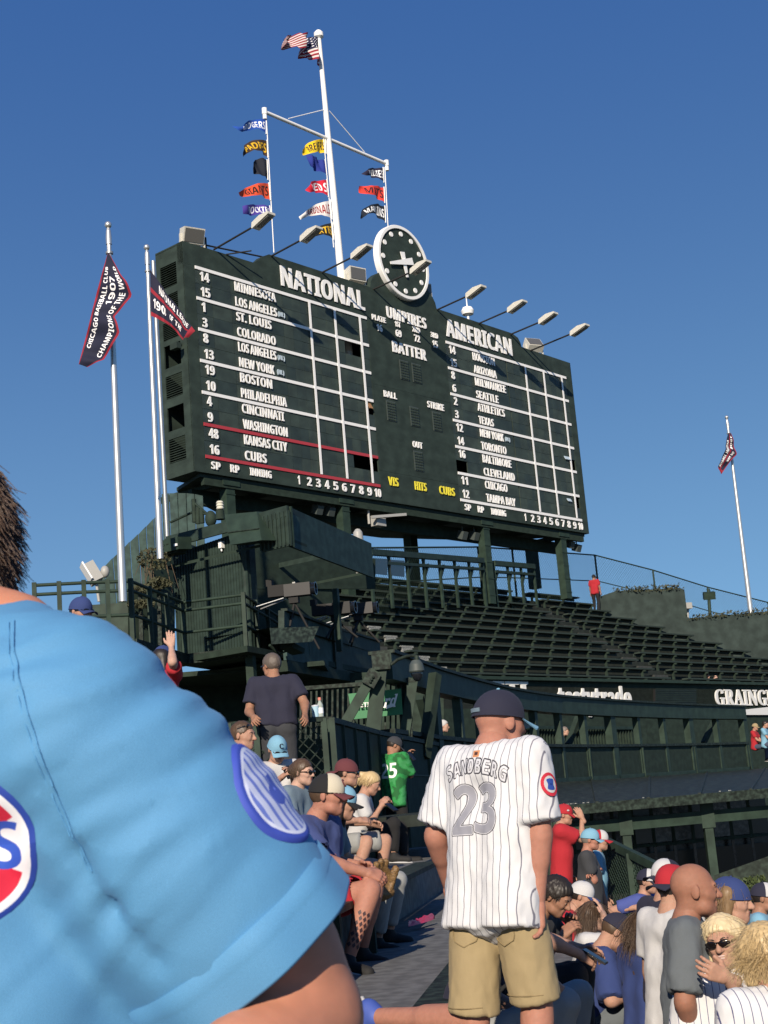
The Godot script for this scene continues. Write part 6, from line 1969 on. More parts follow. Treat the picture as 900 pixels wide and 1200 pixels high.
func strands(parent: Node, hp: Callable, HB: Basis, hs: float, sp: Dictionary) -> void:
	var mb := MB.new()
	var q: Dictionary = sp.strands
	var rg := RandomNumberGenerator.new()
	rg.seed = 77 + int(sp.hx)
	for k in q.n:
		var th := acos(1.0 - rg.randf() * q.get("cap", 1.25))
		var ph := rg.randf() * TAU
		var d := Vector3(sin(th) * cos(ph), cos(th), sin(th) * sin(ph))
		if d.z > q.get("front", 0.62) and d.y < 0.62 + (0.62 - q.get("front", 0.62)) * 0.7: continue
		var p := Vector3(d.x * 0.083, 0.025 + d.y * 0.098, -0.014 + d.z * 0.103)
		var nrm := d.normalized()
		var tang := (Vector3(d.x, -0.25, d.z - 0.15)).normalized()
		tang = (tang - nrm * tang.dot(nrm)).normalized()
		var L: float = q.len * rg.randf_range(0.6, 1.15)
		var w: float = q.w * rg.randf_range(0.6, 1.3)
		var seg := 6
		var curl_ax := Vector3(rg.randfn(), rg.randfn(), rg.randfn()).normalized()
		var dir: Vector3 = (tang + nrm * q.get("lift", 0.35)).normalized()
		var pts := [p]
		for j in seg:
			dir = (dir + Vector3(0, -0.22, 0) * q.get("fall", 1.0)).rotated(curl_ax, q.curl * rg.randf_range(0.5, 1.0)).normalized()
			var np: Vector3 = pts[-1] + dir * (L / seg)
			var rel := (np - Vector3(0, 0.02, -0.014)) / Vector3(0.086, 0.1, 0.106)
			if rel.length() < 1.0 and np.y > -0.06: np = Vector3(0, 0.02, -0.014) + rel.normalized() * Vector3(0.086, 0.1, 0.106)
			pts.append(np)
		for j in seg:
			var a: Vector3 = hp.call(pts[j].x, pts[j].y, pts[j].z)
			var b: Vector3 = hp.call(pts[j + 1].x, pts[j + 1].y, pts[j + 1].z)
			mb.tube(a, b, w * (1.0 - 0.12 * j) * hs, w * (1.0 - 0.12 * (j + 1)) * hs, 4, false)
	local("strands", mb.mesh(), sp.get("hair_m2", sp.get("hair_m", M.hair_dark)), parent)

func cap(node: Node3D, hx: Transform3D, hs: float, q: Dictionary) -> void:
	# q: c crown, f front panel, b brim (materials), back bool, text, tilt
	var b := hx.basis
	if q.get("back", false): b = b * Basis(Vector3.UP, PI)
	b = b * Basis(Vector3.RIGHT, -0.04 if q.get("back", false) else 0.06)
	var x := Transform3D(b.scaled(Vector3.ONE * hs), hx.origin)
	var R := Vector3(0.0925, 0.115, 0.112)
	var c := Vector3(0, 0.016, 0.008 if q.get("back", false) else -0.01)
	var dome := func(ph0: float, ph1: float, grow: float) -> ArrayMesh:
		var pts := []
		var w := 22; var h := 9
		for j in h:
			for i in w:
				var ph := lerpf(ph0, ph1, float(i) / (w - 1))
				var th := PI * 0.5 * j / (h - 1)
				var sq := 1.0 + 0.09 * pow(maxf(cos(ph), 0.0), 2.0) * sin(th * 2.0)
				pts.append(x * (c + Vector3(sin(ph) * sin(th), cos(th), cos(ph) * sin(th)) * (R * sq + Vector3.ONE * grow)))
		var mb := MB.new()
		mb.sheet(pts, w, h)
		return mb.mesh()
	var o := local("cap", dome.call(-PI, PI, 0.0), q.c, node)
	if q.has("f"): local("front_panel", dome.call(-1.3, 1.3, 0.0015), q.f, o)
	# band rim
	var mb := MB.new()
	for i in 24:
		var a := TAU * i / 24.0; var d := TAU * (i + 1) / 24.0
		mb.tube(x * (c + Vector3(sin(a) * R.x, 0.002, cos(a) * R.z)), x * (c + Vector3(sin(d) * R.x, 0.002, cos(d) * R.z)), 0.003, 0.003, 5, false)
	local("band", mb.mesh(), q.c, o)
	mb = MB.new()
	mb.ball(x * (c + Vector3(0, R.y + 0.002, 0)), Vector3(0.008, 0.005, 0.008) * hs, Basis(), 8, 5)
	local("button", mb.mesh(), q.get("b", q.c), o)
	var pts := []
	var uu := 17; var vv := 7
	for side in 2:
		for j in vv:
			for i in uu:
				var f := float(i) / (uu - 1) * 2.0 - 1.0
				var a := f * 1.02
				var t := float(j) / (vv - 1)
				var inner := c + Vector3(sin(a) * R.x * 1.0, 0.0, cos(a) * R.z * 1.0)
				var outer := c + Vector3(f * 0.078, 0.0, R.z + 0.066 * sqrt(maxf(1.0 - f * f * 0.92, 0.0)))
				var p := inner.lerp(outer, t)
				p.y += -0.020 * f * f * t * 1.2 - 0.012 * t + (0.0 if side == 0 else -0.004)
				pts.append(x * p)
	mb = MB.new()
	mb.sheet(pts.slice(0, uu * vv), uu, vv)
	mb.sheet(pts.slice(uu * vv), uu, vv)
	local("brim", mb.mesh(), q.get("b", q.c), o)
	if q.has("badge"):
		mb = MB.new()
		var th := 1.05
		var n := Vector3(0, cos(th), sin(th))
		var at := c + n * (R + Vector3(0.01, 0.01, 0.0115))
		if q.badge is String:
			var t := text_of(q.badge, serif)
			var bb := t.get_aabb()
			var hgt: float = q.get("badge_h", 0.045)
			var up := Vector3(0, sin(th), -cos(th))
			var bs := Basis(Vector3.RIGHT * (hgt * 0.85 / bb.size.x), up * (hgt / bb.size.y), n * 0.06)
			local("badge", t, q.get("badge_m", M.black), o, x * Transform3D(bs, at - bs * (bb.position + bb.size * 0.5)))
	if q.has("dot"):
		mb = MB.new()
		var dd: Vector3 = q.dot
		mb.ball(x * (c + dd.normalized() * R * 1.005), Vector3(0.017, 0.012, 0.017) * hs, b, 10, 6)
		local("emblem", mb.mesh(), q.get("dot_m", M.tee_white), o)

func phone(px: float, py: float, D: float, words: String, tilt: Vector3) -> void:
	var p := P(px, py, D)
	var T := thing("phone", words, "phone", p)
	var mb := MB.new()
	var b := Basis.from_euler(tilt)
	mb.box(Transform3D(b, p), Vector3(0.075, 0.15, 0.009))
	obj("case", mb.mesh(), M.black, T)
	mb = MB.new()
	mb.box(Transform3D(b, p + b.z * 0.006), Vector3(0.068, 0.14, 0.003))
	obj("screen", mb.mesh(), M.lens, T)

func pin_tex(lines: Color, gap: int, write) -> ImageTexture:
	var im := Image.create(2048, 1024, false, Image.FORMAT_RGBA8)
	im.fill(Color8(205, 206, 208))
	var x := 8
	while x < 2048:
		im.fill_rect(Rect2i(x, 0, 3, 1024), lines)
		x += gap
	if write != null: write.call(im)
	return picture(im)

func make_people() -> void:
	M.skin = skin_mat(0.42, 0.235, 0.165)
	M.skin_red = skin_mat(0.40, 0.185, 0.13)
	M.skin_tan = skin_mat(0.32, 0.165, 0.105)
	M.skin_pale = skin_mat(0.50, 0.31, 0.235)
	M.lip = mat(0.30, 0.10, 0.09, 0.5)
	M.hair_dark = mat(0.018, 0.013, 0.010, 0.5)
	M.hair_brown = mat(0.075, 0.045, 0.026, 0.5)
	M.hair_grey = mat(0.18, 0.15, 0.13, 0.6)
	M.blonde = mat(0.50, 0.37, 0.19, 0.5)
	M.blonde2 = mat(0.62, 0.50, 0.30, 0.5)
	M.shade_glass = mat(0.008, 0.006, 0.006, 0.12)
	M.tee_white = fabric(0.62, 0.62, 0.62)
	M.denim = fabric(0.06, 0.08, 0.13)
	M.navy = fabric(0.020, 0.021, 0.045)
	M.royal = fabric(0.030, 0.055, 0.19)
	M.black_cloth = fabric(0.012, 0.012, 0.013)
	M.charcoal = fabric(0.045, 0.048, 0.055)
	M.grey_cloth = fabric(0.13, 0.15, 0.165)
	M.light_grey = fabric(0.34, 0.35, 0.34)
	M.red_cloth = fabric(0.46, 0.018, 0.030)
	M.maroon = fabric(0.14, 0.035, 0.042)
	M.khaki = fabric(0.40, 0.31, 0.165)
	M.sky_cloth = fabric(0.22, 0.46, 0.62)
	M.green_cloth = fabric(0.025, 0.17, 0.055, 0.6)
	M.cream_cloth = fabric(0.66, 0.60, 0.46)
	M.slate = fabric(0.17, 0.24, 0.30)
	var stripe := Color8(112, 112, 124)
	# lettered back of the pinstriped jersey
	var b_tex := pin_tex(stripe, 30, func(im: Image):
		var dark := Color8(46, 46, 54); var pale := Color8(196, 197, 202)
		var nm := "SANDBERG"
		for k in nm.length():
			var f := (k - 3.5) / 3.5
			var at := Vector2(512 + f * 128 - 15, 334 + 30 * f * f)
			var ex := Vector2(32, 9.0 * f * 2.0); var ey := Vector2(9.0 * f * 2.0, -58)
			for o in [Vector2(-3, 0), Vector2(3, 0), Vector2(0, -3), Vector2(0, 3), Vector2(2, 2), Vector2(-2, -2)]: stamp(im, nm[k], at + o, ex, ey, dark)
			stamp(im, nm[k], at + Vector2(2, -2), ex - Vector2(4, 0), ey + Vector2(0, 4), pale)
		for k in 2:
			var c := "23"[k]
			var at := Vector2(512 - 112 + k * 116, 566)
			for o in [Vector2(-5, 0), Vector2(5, 0), Vector2(0, -5), Vector2(0, 5), Vector2(4, 4), Vector2(-4, -4), Vector2(4, -4), Vector2(-4, 4)]: stamp(im, c, at + o, Vector2(104, 0), Vector2(0, -190), dark)
			for o in [Vector2(-2, 0), Vector2(2, 0), Vector2(0, 2), Vector2(0, -2)]: stamp(im, c, at + o, Vector2(104, 0), Vector2(0, -190), Color8(225, 225, 228))
			stamp(im, c, at, Vector2(104, 0), Vector2(0, -190), Color8(140, 141, 150))
		im.fill_rect(Rect2i(494, 246, 34, 26), Color8(190, 130, 90)); im.fill_rect(Rect2i(502, 252, 18, 12), Color8(70, 40, 36)))
	var b := person("man in white pinstriped jersey and khaki shorts, one knee on the plank", {"hx": 586, "hy": 847, "D": 5.95, "yaw": 140.0, "pose": "stand", "sink": 0.035, "h": 1.84, "lean": 9.0, "look": -16.0, "nod": 4.0, "girth": 1.03, "belly": 0.02, "skin": M.skin_red, "shirt_tex": b_tex, "hem": -0.16, "loose": 0.016, "sleeve": 0.86, "flare": 0.026, "fold": 0.012, "fold_s": Vector3(7, 4, 7), "pants": M.khaki, "pants_len": 0.95, "face": false, "cell": 0.011,
		"hr": [633, 1118, -0.22], "er": [646, 1010, -0.25], "hl": [527, 1052, 0.25], "el": [462, 1000, -0.1], "curl": 0.55, "pnr": Vector3(-0.8, -0.1, 0.5), "fl": [440, 1192, 0.35], "kl": [556, 1196, -0.05], "shoes": true, "shoe_m": mat(0.05, 0.09, 0.35, 0.6), "cap": {"c": M.navy, "b": M.sky_cloth}})
	# sleeve roundel and the strap at the back of the cap
	var rd := MB.new(); var rd2 := MB.new(); var rd3 := MB.new()
	var inv: Transform3D = b.inv
	var pc := inv * P(622, 927, 5.85)
	var ax: Vector3 = (b.el[1] - b.sh[1]).normalized()
	var cc: Vector3 = b.sh[1] + ax * (pc - b.sh[1]).dot(ax)
	var outd := (inv.basis * Vector3(0.62, 0.05, 0.78)); outd = (outd - ax * outd.dot(ax)).normalized()
	var sd := outd.cross(-ax)
	for q in [[rd, 0.043, 0.0052], [rd2, 0.031, 0.0066], [rd3, 0.021, 0.008]]:
		var pts := []
		for j in 6:
			for i in 21:
				var a := TAU * i / 20.0; var r: float = q[1] * j / 5.0
				var p: Vector3 = cc - ax * cos(a) * r * 1.1 + sd * sin(a) * r + outd * 0.2
				if q[0] == rd3: p += sd * 0.006 * sin(a * 3.0) * r / 0.02
				pts.append(b.shirt.drop(p, -outd, 0.4) + outd * q[2])
		q[0].sheet(pts, 21, 6)
	var rn := local("sleeve_patch", rd.mesh(), mat(0.5, 0.02, 0.04, 0.7), b.node)
	local("ring", rd2.mesh(), M.tee_white, rn)
	local("figure", rd3.mesh(), mat(0.02, 0.06, 0.30, 0.7), rn)
	# welt pockets, side seams and hems of the khaki shorts
	var khaki_line := mat(0.24, 0.18, 0.09, 0.9)
	var run := func(called: String, pts: Array, dir: Vector3):
		var m := MB.new()
		var last := Vector3.ZERO
		for k in 15:
			var f := k / 14.0 * (pts.size() - 1.001)
			var q: Vector3 = pts[int(f)].lerp(pts[int(f) + 1], f - int(f))
			var hit: Vector3 = b.pants.drop(q - dir * 0.3, dir, 0.6) - dir * 0.004
			if k > 0 and hit.distance_to(last) < 0.06: m.tube(last, hit, 0.0022, 0.0022, 5, false)
			last = hit
		local(called, m.mesh(), khaki_line, b.node)
	var fw := Vector3(0, 0, 1)
	for sg in [-1.0, 1.0]:
		var hx0: float = 0.085 * sg
		run.call("pocket_welt", [Vector3(hx0 - 0.055, -0.085, 0), Vector3(hx0 + 0.055, -0.085, 0)], fw)
		run.call("pocket_edge", [Vector3(hx0 - 0.055, -0.085, 0), Vector3(hx0 - 0.052, -0.20, 0), Vector3(hx0, -0.225, 0), Vector3(hx0 + 0.052, -0.20, 0), Vector3(hx0 + 0.055, -0.085, 0)], fw)
		var lg: int = 0 if sg > 0.0 else 1
		var e: Vector3 = b.hip[lg].lerp(b.kn[lg], 0.88)
		var sdv := Vector3(1, 0, 0)
		run.call("hem_stitch", [e - sdv * 0.085, e - sdv * 0.03, e + sdv * 0.03, e + sdv * 0.085], fw)
	run.call("seat_seam", [Vector3(0, -0.03, 0), Vector3(0, -0.12, 0)], fw)
	var stp := MB.new()
	var hp: Callable = b.hp
	for i in 7:
		var a0 := lerpf(-0.55, 0.25, i / 7.0); var a1 := lerpf(-0.55, 0.25, (i + 1) / 7.0)
		stp.beam(hp.call(-sin(a0) * 0.090, 0.046, -0.01 - cos(a0) * 0.11), hp.call(-sin(a1) * 0.090, 0.046, -0.01 - cos(a1) * 0.11), 0.006, 0.016)
	local("cap_strap", stp.mesh(), M.slate, b.node)

	# ---- people at the left
	person("grey haired man in a navy polo shirt leaning on the chain link fence", {"hx": 318, "hy": 780, "D": 15.1, "yaw": 186.0, "pose": "stand", "h": 1.83, "look": 38.0, "girth": 1.12, "belly": 0.03, "skin": M.skin_tan, "shirt": M.navy, "hem": 0.02, "waist": 0.06, "pants": M.charcoal, "hair": "short", "hair_m": mat(0.10, 0.08, 0.065, 0.6), "hl": [297, 845, -0.4], "hr": [359, 842, -0.4], "el": [285, 815, 0.3], "er": [366, 815, 0.3], "shades": "on", "cell": 0.017})
	person("man in a green satin jersey numbered 25 and dark cap looking at his phone", {"hx": 462, "hy": 874, "D": 19.5, "yaw": 150.0, "look": -40.0, "pose": "stand", "h": 1.72, "nod": 24.0, "lean": 8.0, "skin": M.skin_tan, "shirt_tex": _back("25", Color8(34, 128, 62), true), "hem": -0.2, "loose": 0.018, "sleeve": 0.92, "flare": 0.018, "pants": M.black_cloth, "hr": [476, 890, 0.1], "hl": [479, 886, 0.3], "hair": "short", "cap": {"c": M.charcoal}})
	phone(482, 886, 19.4, "dark phone held by the man in the green jersey", Vector3(-0.6, 0.9, 0.2))
	person("smiling man with sunglasses pushed up on cropped hair beside the chain link fence", {"hx": 285, "hy": 862, "D": 12.0, "yaw": 72.0, "skin": M.skin, "shirt": M.charcoal, "hair": "short", "hair_t": 0.004, "hair_m": M.hair_brown, "shades": "up"})
	person("man in a white tee shirt and sky blue cap bent over his phone", {"hx": 325, "hy": 878, "D": 13.6, "yaw": 24.0, "lean": 10.0, "nod": 26.0, "girth": 1.12, "skin": M.skin, "shirt": M.tee_white, "pants": M.charcoal, "hl": [341, 909, -0.3], "hr": [334, 912, -0.35], "cap": {"c": M.sky_cloth, "b": M.sky_cloth, "badge": "C", "badge_m": M.navy}, "hair": "short", "shades": "on"})
	phone(338, 905, 13.25, "black phone in the hands of the man in the sky blue cap", Vector3(-0.7, 0.3, 0.2))
	person("woman with dark tied hair in a slate blue top with a black strap", {"hx": 355, "hy": 905, "D": 12.6, "yaw": 62.0, "h": 1.66, "lean": 10.0, "skin": M.skin_pale, "shirt": M.slate, "hair": "bun", "hair_m": M.hair_brown, "strands": {"n": 900, "len": 0.07, "w": 0.002, "curl": 0.06, "lift": 0.04, "front": 0.4}, "shades": "on", "sleeve": 1.4})
	var H := person("man in cream and maroon cap, blue tee shirt and red shorts, shin tattooed", {"hx": 384, "hy": 932, "D": 9.2, "yaw": 66.0, "h": 1.84, "lean": 14.0, "look": 14.0, "nod": 4.0, "girth": 1.15, "belly": 0.05, "skin": M.skin_red, "shirt": fabric(0.055, 0.082, 0.235), "pants": M.red_cloth, "pants_len": 0.82, "hr": [437, 1028, -0.25], "er": [385, 1020, -0.35], "hl": [428, 1022, 0.25], "kr": [434, 1042, -0.25], "fr": [408, 1125, -0.35], "kl": [438, 1038, 0.25], "fl": [424, 1114, 0.3], "cap": {"c": M.black_cloth, "f": M.cream_cloth, "b": M.maroon, "badge": "C", "badge_m": M.maroon, "badge_h": 0.05}, "hair": "short", "hair_m": M.hair_brown, "cell": 0.0135})
	# argyle-like tattoo lozenges on the shin
	var tat := MB.new()
	var k0: Vector3 = H.kn[1]; var a0: Vector3 = H.an[1]
	var sh := (a0 - k0).normalized()
	var od: Vector3 = (H.inv.basis * Vector3(0.25, 0.1, 1.0)); od = (od - sh * od.dot(sh)).normalized()
	var si := od.cross(sh)
	for r in 7:
		for c in 3:
			var ce := k0 + sh * (0.16 + 0.032 * r) + od * 0.15 + si * (-0.03 + 0.028 * c + 0.014 * (r % 2))
			var q := []
			for e in [Vector2(0, 0.017), Vector2(0.011, 0), Vector2(0, -0.017), Vector2(-0.011, 0)]:
				q.append(H.body.drop(ce + sh * e.y + si * e.x, -od, 0.3) + od * 0.002)
			tat.quad(q[0], q[1], q[2], q[3], od)
	var ta := local("tattoo", tat.mesh(), mat(0.05, 0.025, 0.03, 0.6), H.node)
	ta.set_meta("kind", "stuff")
	var pr := MB.new()
	for e in [Vector2(0.0, 0.0), Vector2(0.03, -0.05)]:
		var p0: Vector3 = H.tp.call(-0.02 + e.x, 0.36 + e.y, 0.35)
		var bs := Basis()
		pr.ball(H.shirt.drop(p0, Vector3(0, 0, -1), 0.5) + Vector3(0, 0, 0.002), Vector3(0.026, 0.03, 0.004), Basis(), 10, 5)
	local("shirt_print", pr.mesh(), mat(0.6, 0.25, 0.25, 0.8), H.node)
	var K := person("person with long black hair and pale blue cap holding a tan baseball glove", {"hx": 401, "hy": 941, "D": 10.2, "yaw": 80.0, "h": 1.66, "lean": 16.0, "nod": 12.0, "skin": M.skin, "shirt": M.slate, "pants": M.light_grey, "pants_len": 1.85, "hair": "long", "hr": [432, 1018, -0.1], "hl": [446, 1022, 0.3], "kr": [452, 1036, 0.0], "fr": [442, 1102, 0.05], "kl": [466, 1032, 0.3], "fl": [456, 1092, 0.35], "cap": {"c": M.black_cloth, "f": M.sky_cloth, "b": M.black_cloth}, "cell": 0.014})
	glove(P(447, 1033, 9.75))
	person("man in a backward maroon cap, dark tee shirt and pale shorts", {"hx": 407, "hy": 906, "D": 13.6, "yaw": 74.0, "h": 1.8, "lean": 16.0, "look": 8.0, "skin": M.skin, "shirt": M.black_cloth, "pants": M.light_grey, "pants_len": 0.9, "hr": [424, 966, -0.2], "er": [398, 968, -0.3], "hl": [440, 970, 0.2], "kr": [430, 986, -0.2], "fr": [416, 1030, -0.25], "kl": [452, 984, 0.2], "fl": [446, 1028, 0.2], "cap": {"c": M.maroon, "b": M.maroon, "back": true}, "hair": "short", "shades": "on"})
	person("blonde woman with a ponytail in white tee shirt reading her phone", {"hx": 435, "hy": 918, "D": 15.0, "yaw": 84.0, "h": 1.66, "lean": 16.0, "nod": 26.0, "skin": M.skin, "shirt": M.tee_white, "pants": M.black_cloth, "pants_len": 1.9, "hair": "pony", "hair_m": M.blonde, "strands": {"n": 900, "len": 0.08, "w": 0.002, "curl": 0.06, "lift": 0.03, "front": 0.4}, "hr": [452, 946, -0.1], "er": [428, 962, -0.2], "hl": [454, 945, 0.25], "kr": [462, 965, -0.1], "fr": [462, 1002, -0.1], "kl": [470, 968, 0.25], "fl": [474, 1004, 0.25]})
	phone(459, 946, 14.8, "black phone in the blonde ponytailed woman's hands", Vector3(-1.0, 0.8, 0.0))
	person("spectator in a royal blue cap half hidden behind the powder blue shoulder", {"hx": 95, "hy": 717, "D": 12.0, "yaw": 55.0, "pose": "stand", "skin": M.skin, "shirt": M.navy, "cap": {"c": M.royal}, "hair": "short", "shades": "on"})
	person("spectator in a red shirt and blue cap with one hand laid on top of it", {"hx": 192, "hy": 772, "D": 13.8, "yaw": 150.0, "pose": "stand", "skin": M.skin_pale, "shirt": M.red_cloth, "cap": {"c": M.royal}, "hair": "long", "hr": [200, 752, -0.25], "er": [206, 795, -0.2], "dirr": Vector3(0, 1, 0.1), "pnr": Vector3(-0.2, 0.0, -1.0), "curl": 0.2})

	# ---- people at the right
	person("tall man in a red tee shirt touching the brim of his red cap", {"hx": 661, "hy": 955, "D": 18.3, "yaw": 84.0, "pose": "stand", "h": 1.84, "skin": M.skin, "shirt": M.red_cloth, "loose": 0.03, "pants": M.black_cloth, "hr": [686, 956, -0.1], "er": [684, 990, -0.1], "dirr": Vector3(-0.4, 0.6, 0), "cap": {"c": M.red_cloth, "dot": Vector3(-0.8, 0.35, 0.5)}, "hair": "short"})
	person("man in a pale blue sun hat and charcoal shirt with folded arms", {"hx": 692, "hy": 984, "D": 17.0, "yaw": 80.0, "pose": "stand", "h": 1.74, "girth": 1.1, "belly": 0.03, "skin": M.skin_red, "shirt": M.charcoal, "hr": [702, 1024, 0.1], "er": [686, 1026, -0.4], "hl": [694, 1028, -0.15], "el": [706, 1024, 0.4], "pants": M.charcoal, "cap": {"c": M.sky_cloth}, "shades": "on", "hair": "short", "hair_m": M.hair_grey})
	person("person in a red cap and sky blue shirt standing behind the folded armed man", {"hx": 703, "hy": 985, "D": 17.8, "yaw": 80.0, "pose": "stand", "h": 1.72, "skin": M.skin, "shirt": M.sky_cloth, "pants": M.navy, "cap": {"c": M.red_cloth, "f": M.tee_white}, "hair": "short"})
	person("dark haired man in a grey shirt bowing his head", {"hx": 652, "hy": 1050, "D": 9.6, "yaw": 62.0, "lean": 30.0, "nod": 34.0, "skin": M.skin_tan, "shirt": M.charcoal, "pants": M.black_cloth, "hair": "short", "hair_t": 0.014, "strands": {"n": 1300, "len": 0.05, "w": 0.0016, "curl": 0.1, "lift": 0.25, "cap": 1.1}, "hr": [668, 1100, -0.2], "hl": [676, 1085, 0.2]})
	person("person in a red shirt and white fronted cap sitting behind the bowed man", {"hx": 682, "hy": 1050, "D": 13.0, "yaw": 78.0, "lean": 20.0, "nod": 16.0, "skin": M.skin, "shirt": M.red_cloth, "pants": M.denim, "cap": {"c": M.tee_white, "b": M.royal}, "hair": "short"})
	person("brown haired woman in a white top shading her face with her hand", {"hx": 697, "hy": 1074, "D": 11.6, "yaw": 86.0, "h": 1.66, "lean": 12.0, "skin": M.skin_pale, "shirt": M.tee_white, "pants": M.denim, "hair": "long", "hair_m": M.hair_brown, "curtain": false, "strands": {"n": 1400, "len": 0.24, "w": 0.0016, "curl": 0.05, "lift": 0.08, "front": 0.3}, "hr": [711, 1068, -0.1], "er": [716, 1105, -0.15], "dirr": Vector3(-0.15, 1.0, 0.0), "pnr": Vector3(-1, 0, -0.2), "curl": 0.3, "shades": "on"})
	person("seated man in a blue polo shirt, navy cap and grey shorts looking down", {"hx": 722, "hy": 1092, "D": 10.4, "yaw": 96.0, "h": 1.78, "lean": 26.0, "nod": 36.0, "girth": 1.1, "skin": M.skin, "shirt": M.royal, "loose": 0.022, "sleeve": 0.95, "pants": M.grey_cloth, "pants_len": 0.95, "hr": [752, 1168, -0.2], "er": [718, 1172, -0.35], "hl": [756, 1160, 0.3], "kr": [764, 1180, -0.2], "fr": [752, 1250, -0.2], "kl": [770, 1168, 0.3], "fl": [772, 1240, 0.3], "cap": {"c": M.navy}, "hair": "short", "hair_m": M.hair_brown, "cell": 0.015})
	person("person in black trousers holding out a phone behind the jersey man's arm", {"hx": 612, "hy": 1020, "D": 8.4, "yaw": 80.0, "lean": 18.0, "nod": 24.0, "skin": M.skin, "shirt": M.black_cloth, "pants": M.black_cloth, "hr": [688, 1124, -0.1], "er": [650, 1120, -0.3], "hl": [690, 1118, 0.2], "kr": [674, 1144, -0.1], "fr": [660, 1230, -0.1], "kl": [682, 1140, 0.3], "fl": [686, 1230, 0.3], "hair": "short"})
	phone(697, 1121, 8.3, "dark phone held out beside the blue polo shirt", Vector3(-1.0, 1.2, 0.0))
	person("person in light grey trousers with a bare forearm resting on the knee", {"hx": 588, "hy": 1065, "D": 7.2, "yaw": 78.0, "lean": 20.0, "nod": 20.0, "skin": M.skin, "shirt": M.navy, "pants": M.light_grey, "hr": [668, 1166, -0.1], "er": [636, 1140, -0.3], "kr": [662, 1176, -0.1], "fr": [650, 1260, -0.1], "kl": [678, 1166, 0.2], "fl": [672, 1260, 0.2], "hair": "short"})
	person("girl with long brown hair in a plain blue top", {"hx": 757, "hy": 1086, "D": 10.0, "yaw": 120.0, "pose": "stand", "h": 1.62, "skin": M.skin, "shirt": M.royal, "pants": M.navy, "hair": "long", "hair_m": M.hair_brown, "strands": {"n": 1400, "len": 0.28, "w": 0.0016, "curl": 0.04, "lift": 0.08, "front": 0.3}, "sleeve": 0.7})
	person("woman in a violet blue tee shirt and white fronted navy cap", {"hx": 759, "hy": 1033, "D": 14.5, "yaw": 60.0, "pose": "stand", "h": 1.66, "girth": 1.05, "skin": M.skin, "shirt": fabric(0.07, 0.10, 0.34), "pants": M.denim, "cap": {"c": M.navy, "f": M.tee_white, "b": M.navy}, "hair": "short", "hr": [742, 1068, -0.2], "el": [780, 1060, 0]})
	person("young man in a white shirt and red cap worn backward beside the bald man", {"hx": 790, "hy": 1040, "D": 8.4, "yaw": 122.0, "pose": "stand", "h": 1.74, "skin": M.skin, "shirt": M.tee_white, "pants": M.denim, "cap": {"c": M.red_cloth, "b": M.navy, "back": true, "dot": Vector3(-0.6, 0.1, -0.8)}, "hair": "short", "legs": false})
	person("spectator in a navy cap with white crown just behind the red cap", {"hx": 783, "hy": 1030, "D": 9.8, "yaw": 118.0, "pose": "stand", "skin": M.skin, "shirt": M.navy, "cap": {"c": M.navy, "f": M.tee_white, "back": true}, "hair": "short", "hair_t": 0.014, "legs": false})
	person("bald man with a stern profile in a slate grey tee shirt", {"hx": 814, "hy": 1043, "D": 7.1, "yaw": 78.0, "pose": "stand", "h": 1.8, "look": 12.0, "nod": 2.0, "girth": 1.12, "belly": 0.03, "skin": skin_mat(0.31, 0.145, 0.095), "shirt": M.grey_cloth, "loose": 0.014, "sleeve": 0.88, "flare": 0.012, "fold": 0.010, "pants": M.denim, "cell": 0.012, "head": 1.04, "hr": [815, 1235, -0.1], "er": [800, 1180, -0.3], "legs": false})
	person("long haired young man in a royal blue cap worn backward", {"hx": 858, "hy": 1056, "D": 8.2, "yaw": 64.0, "pose": "stand", "h": 1.76, "skin": M.skin, "shirt": M.tee_white, "cap": {"c": M.royal, "b": M.royal, "back": true, "dot": Vector3(-0.9, 0.15, -0.2)}, "hair": "bob", "hair_m": mat(0.20, 0.125, 0.06, 0.5), "fringe": -0.02, "strands": {"n": 1200, "len": 0.16, "w": 0.0014, "curl": 0.08, "lift": 0.02, "front": 0.2}, "legs": false})
	person("spectator with a white fronted navy cap and sky blue shirt beyond the crowd's edge", {"hx": 895, "hy": 1052, "D": 13.0, "yaw": 75.0, "pose": "stand", "skin": M.skin_tan, "shirt": M.sky_cloth, "cap": {"c": M.navy, "f": M.tee_white}, "hair": "short", "legs": false})
	var x_tex := pin_tex(Color8(72, 76, 112), 34, func(im: Image):
		im.fill_rect(Rect2i(1532, 230, 9, 700), Color8(40, 44, 84)); im.fill_rect(Rect2i(1500, 230, 5, 700), Color8(40, 44, 84)))
	person("laughing blonde woman in dark sunglasses and a pinstriped jersey, hand at chin", {"hx": 848, "hy": 1103, "D": 6.9, "yaw": -2.0, "pose": "stand", "h": 1.68, "look": -26.0, "nod": 2.0, "tilt": 8.0, "lean": 4.0, "girth": 1.02, "skin": M.skin, "lip": mat(0.6, 0.45, 0.42, 0.4), "shirt_tex": x_tex, "sleeve": 0.95, "flare": 0.03, "loose": 0.025, "hair": "bob", "hair_m": M.blonde2, "hair_t": 0.014, "strands": {"n": 3200, "len": 0.13, "w": 0.0012, "curl": 0.10, "lift": 0.2, "front": 0.2}, "shades": "on", "hl": [846, 1146, -0.3], "el": [885, 1185, -0.15], "dirl": Vector3(-0.8, 0.25, 0.2), "pnl": Vector3(-0.1, 0.2, -1.0), "curl": 0.55, "cell": 0.0115, "legs": false})
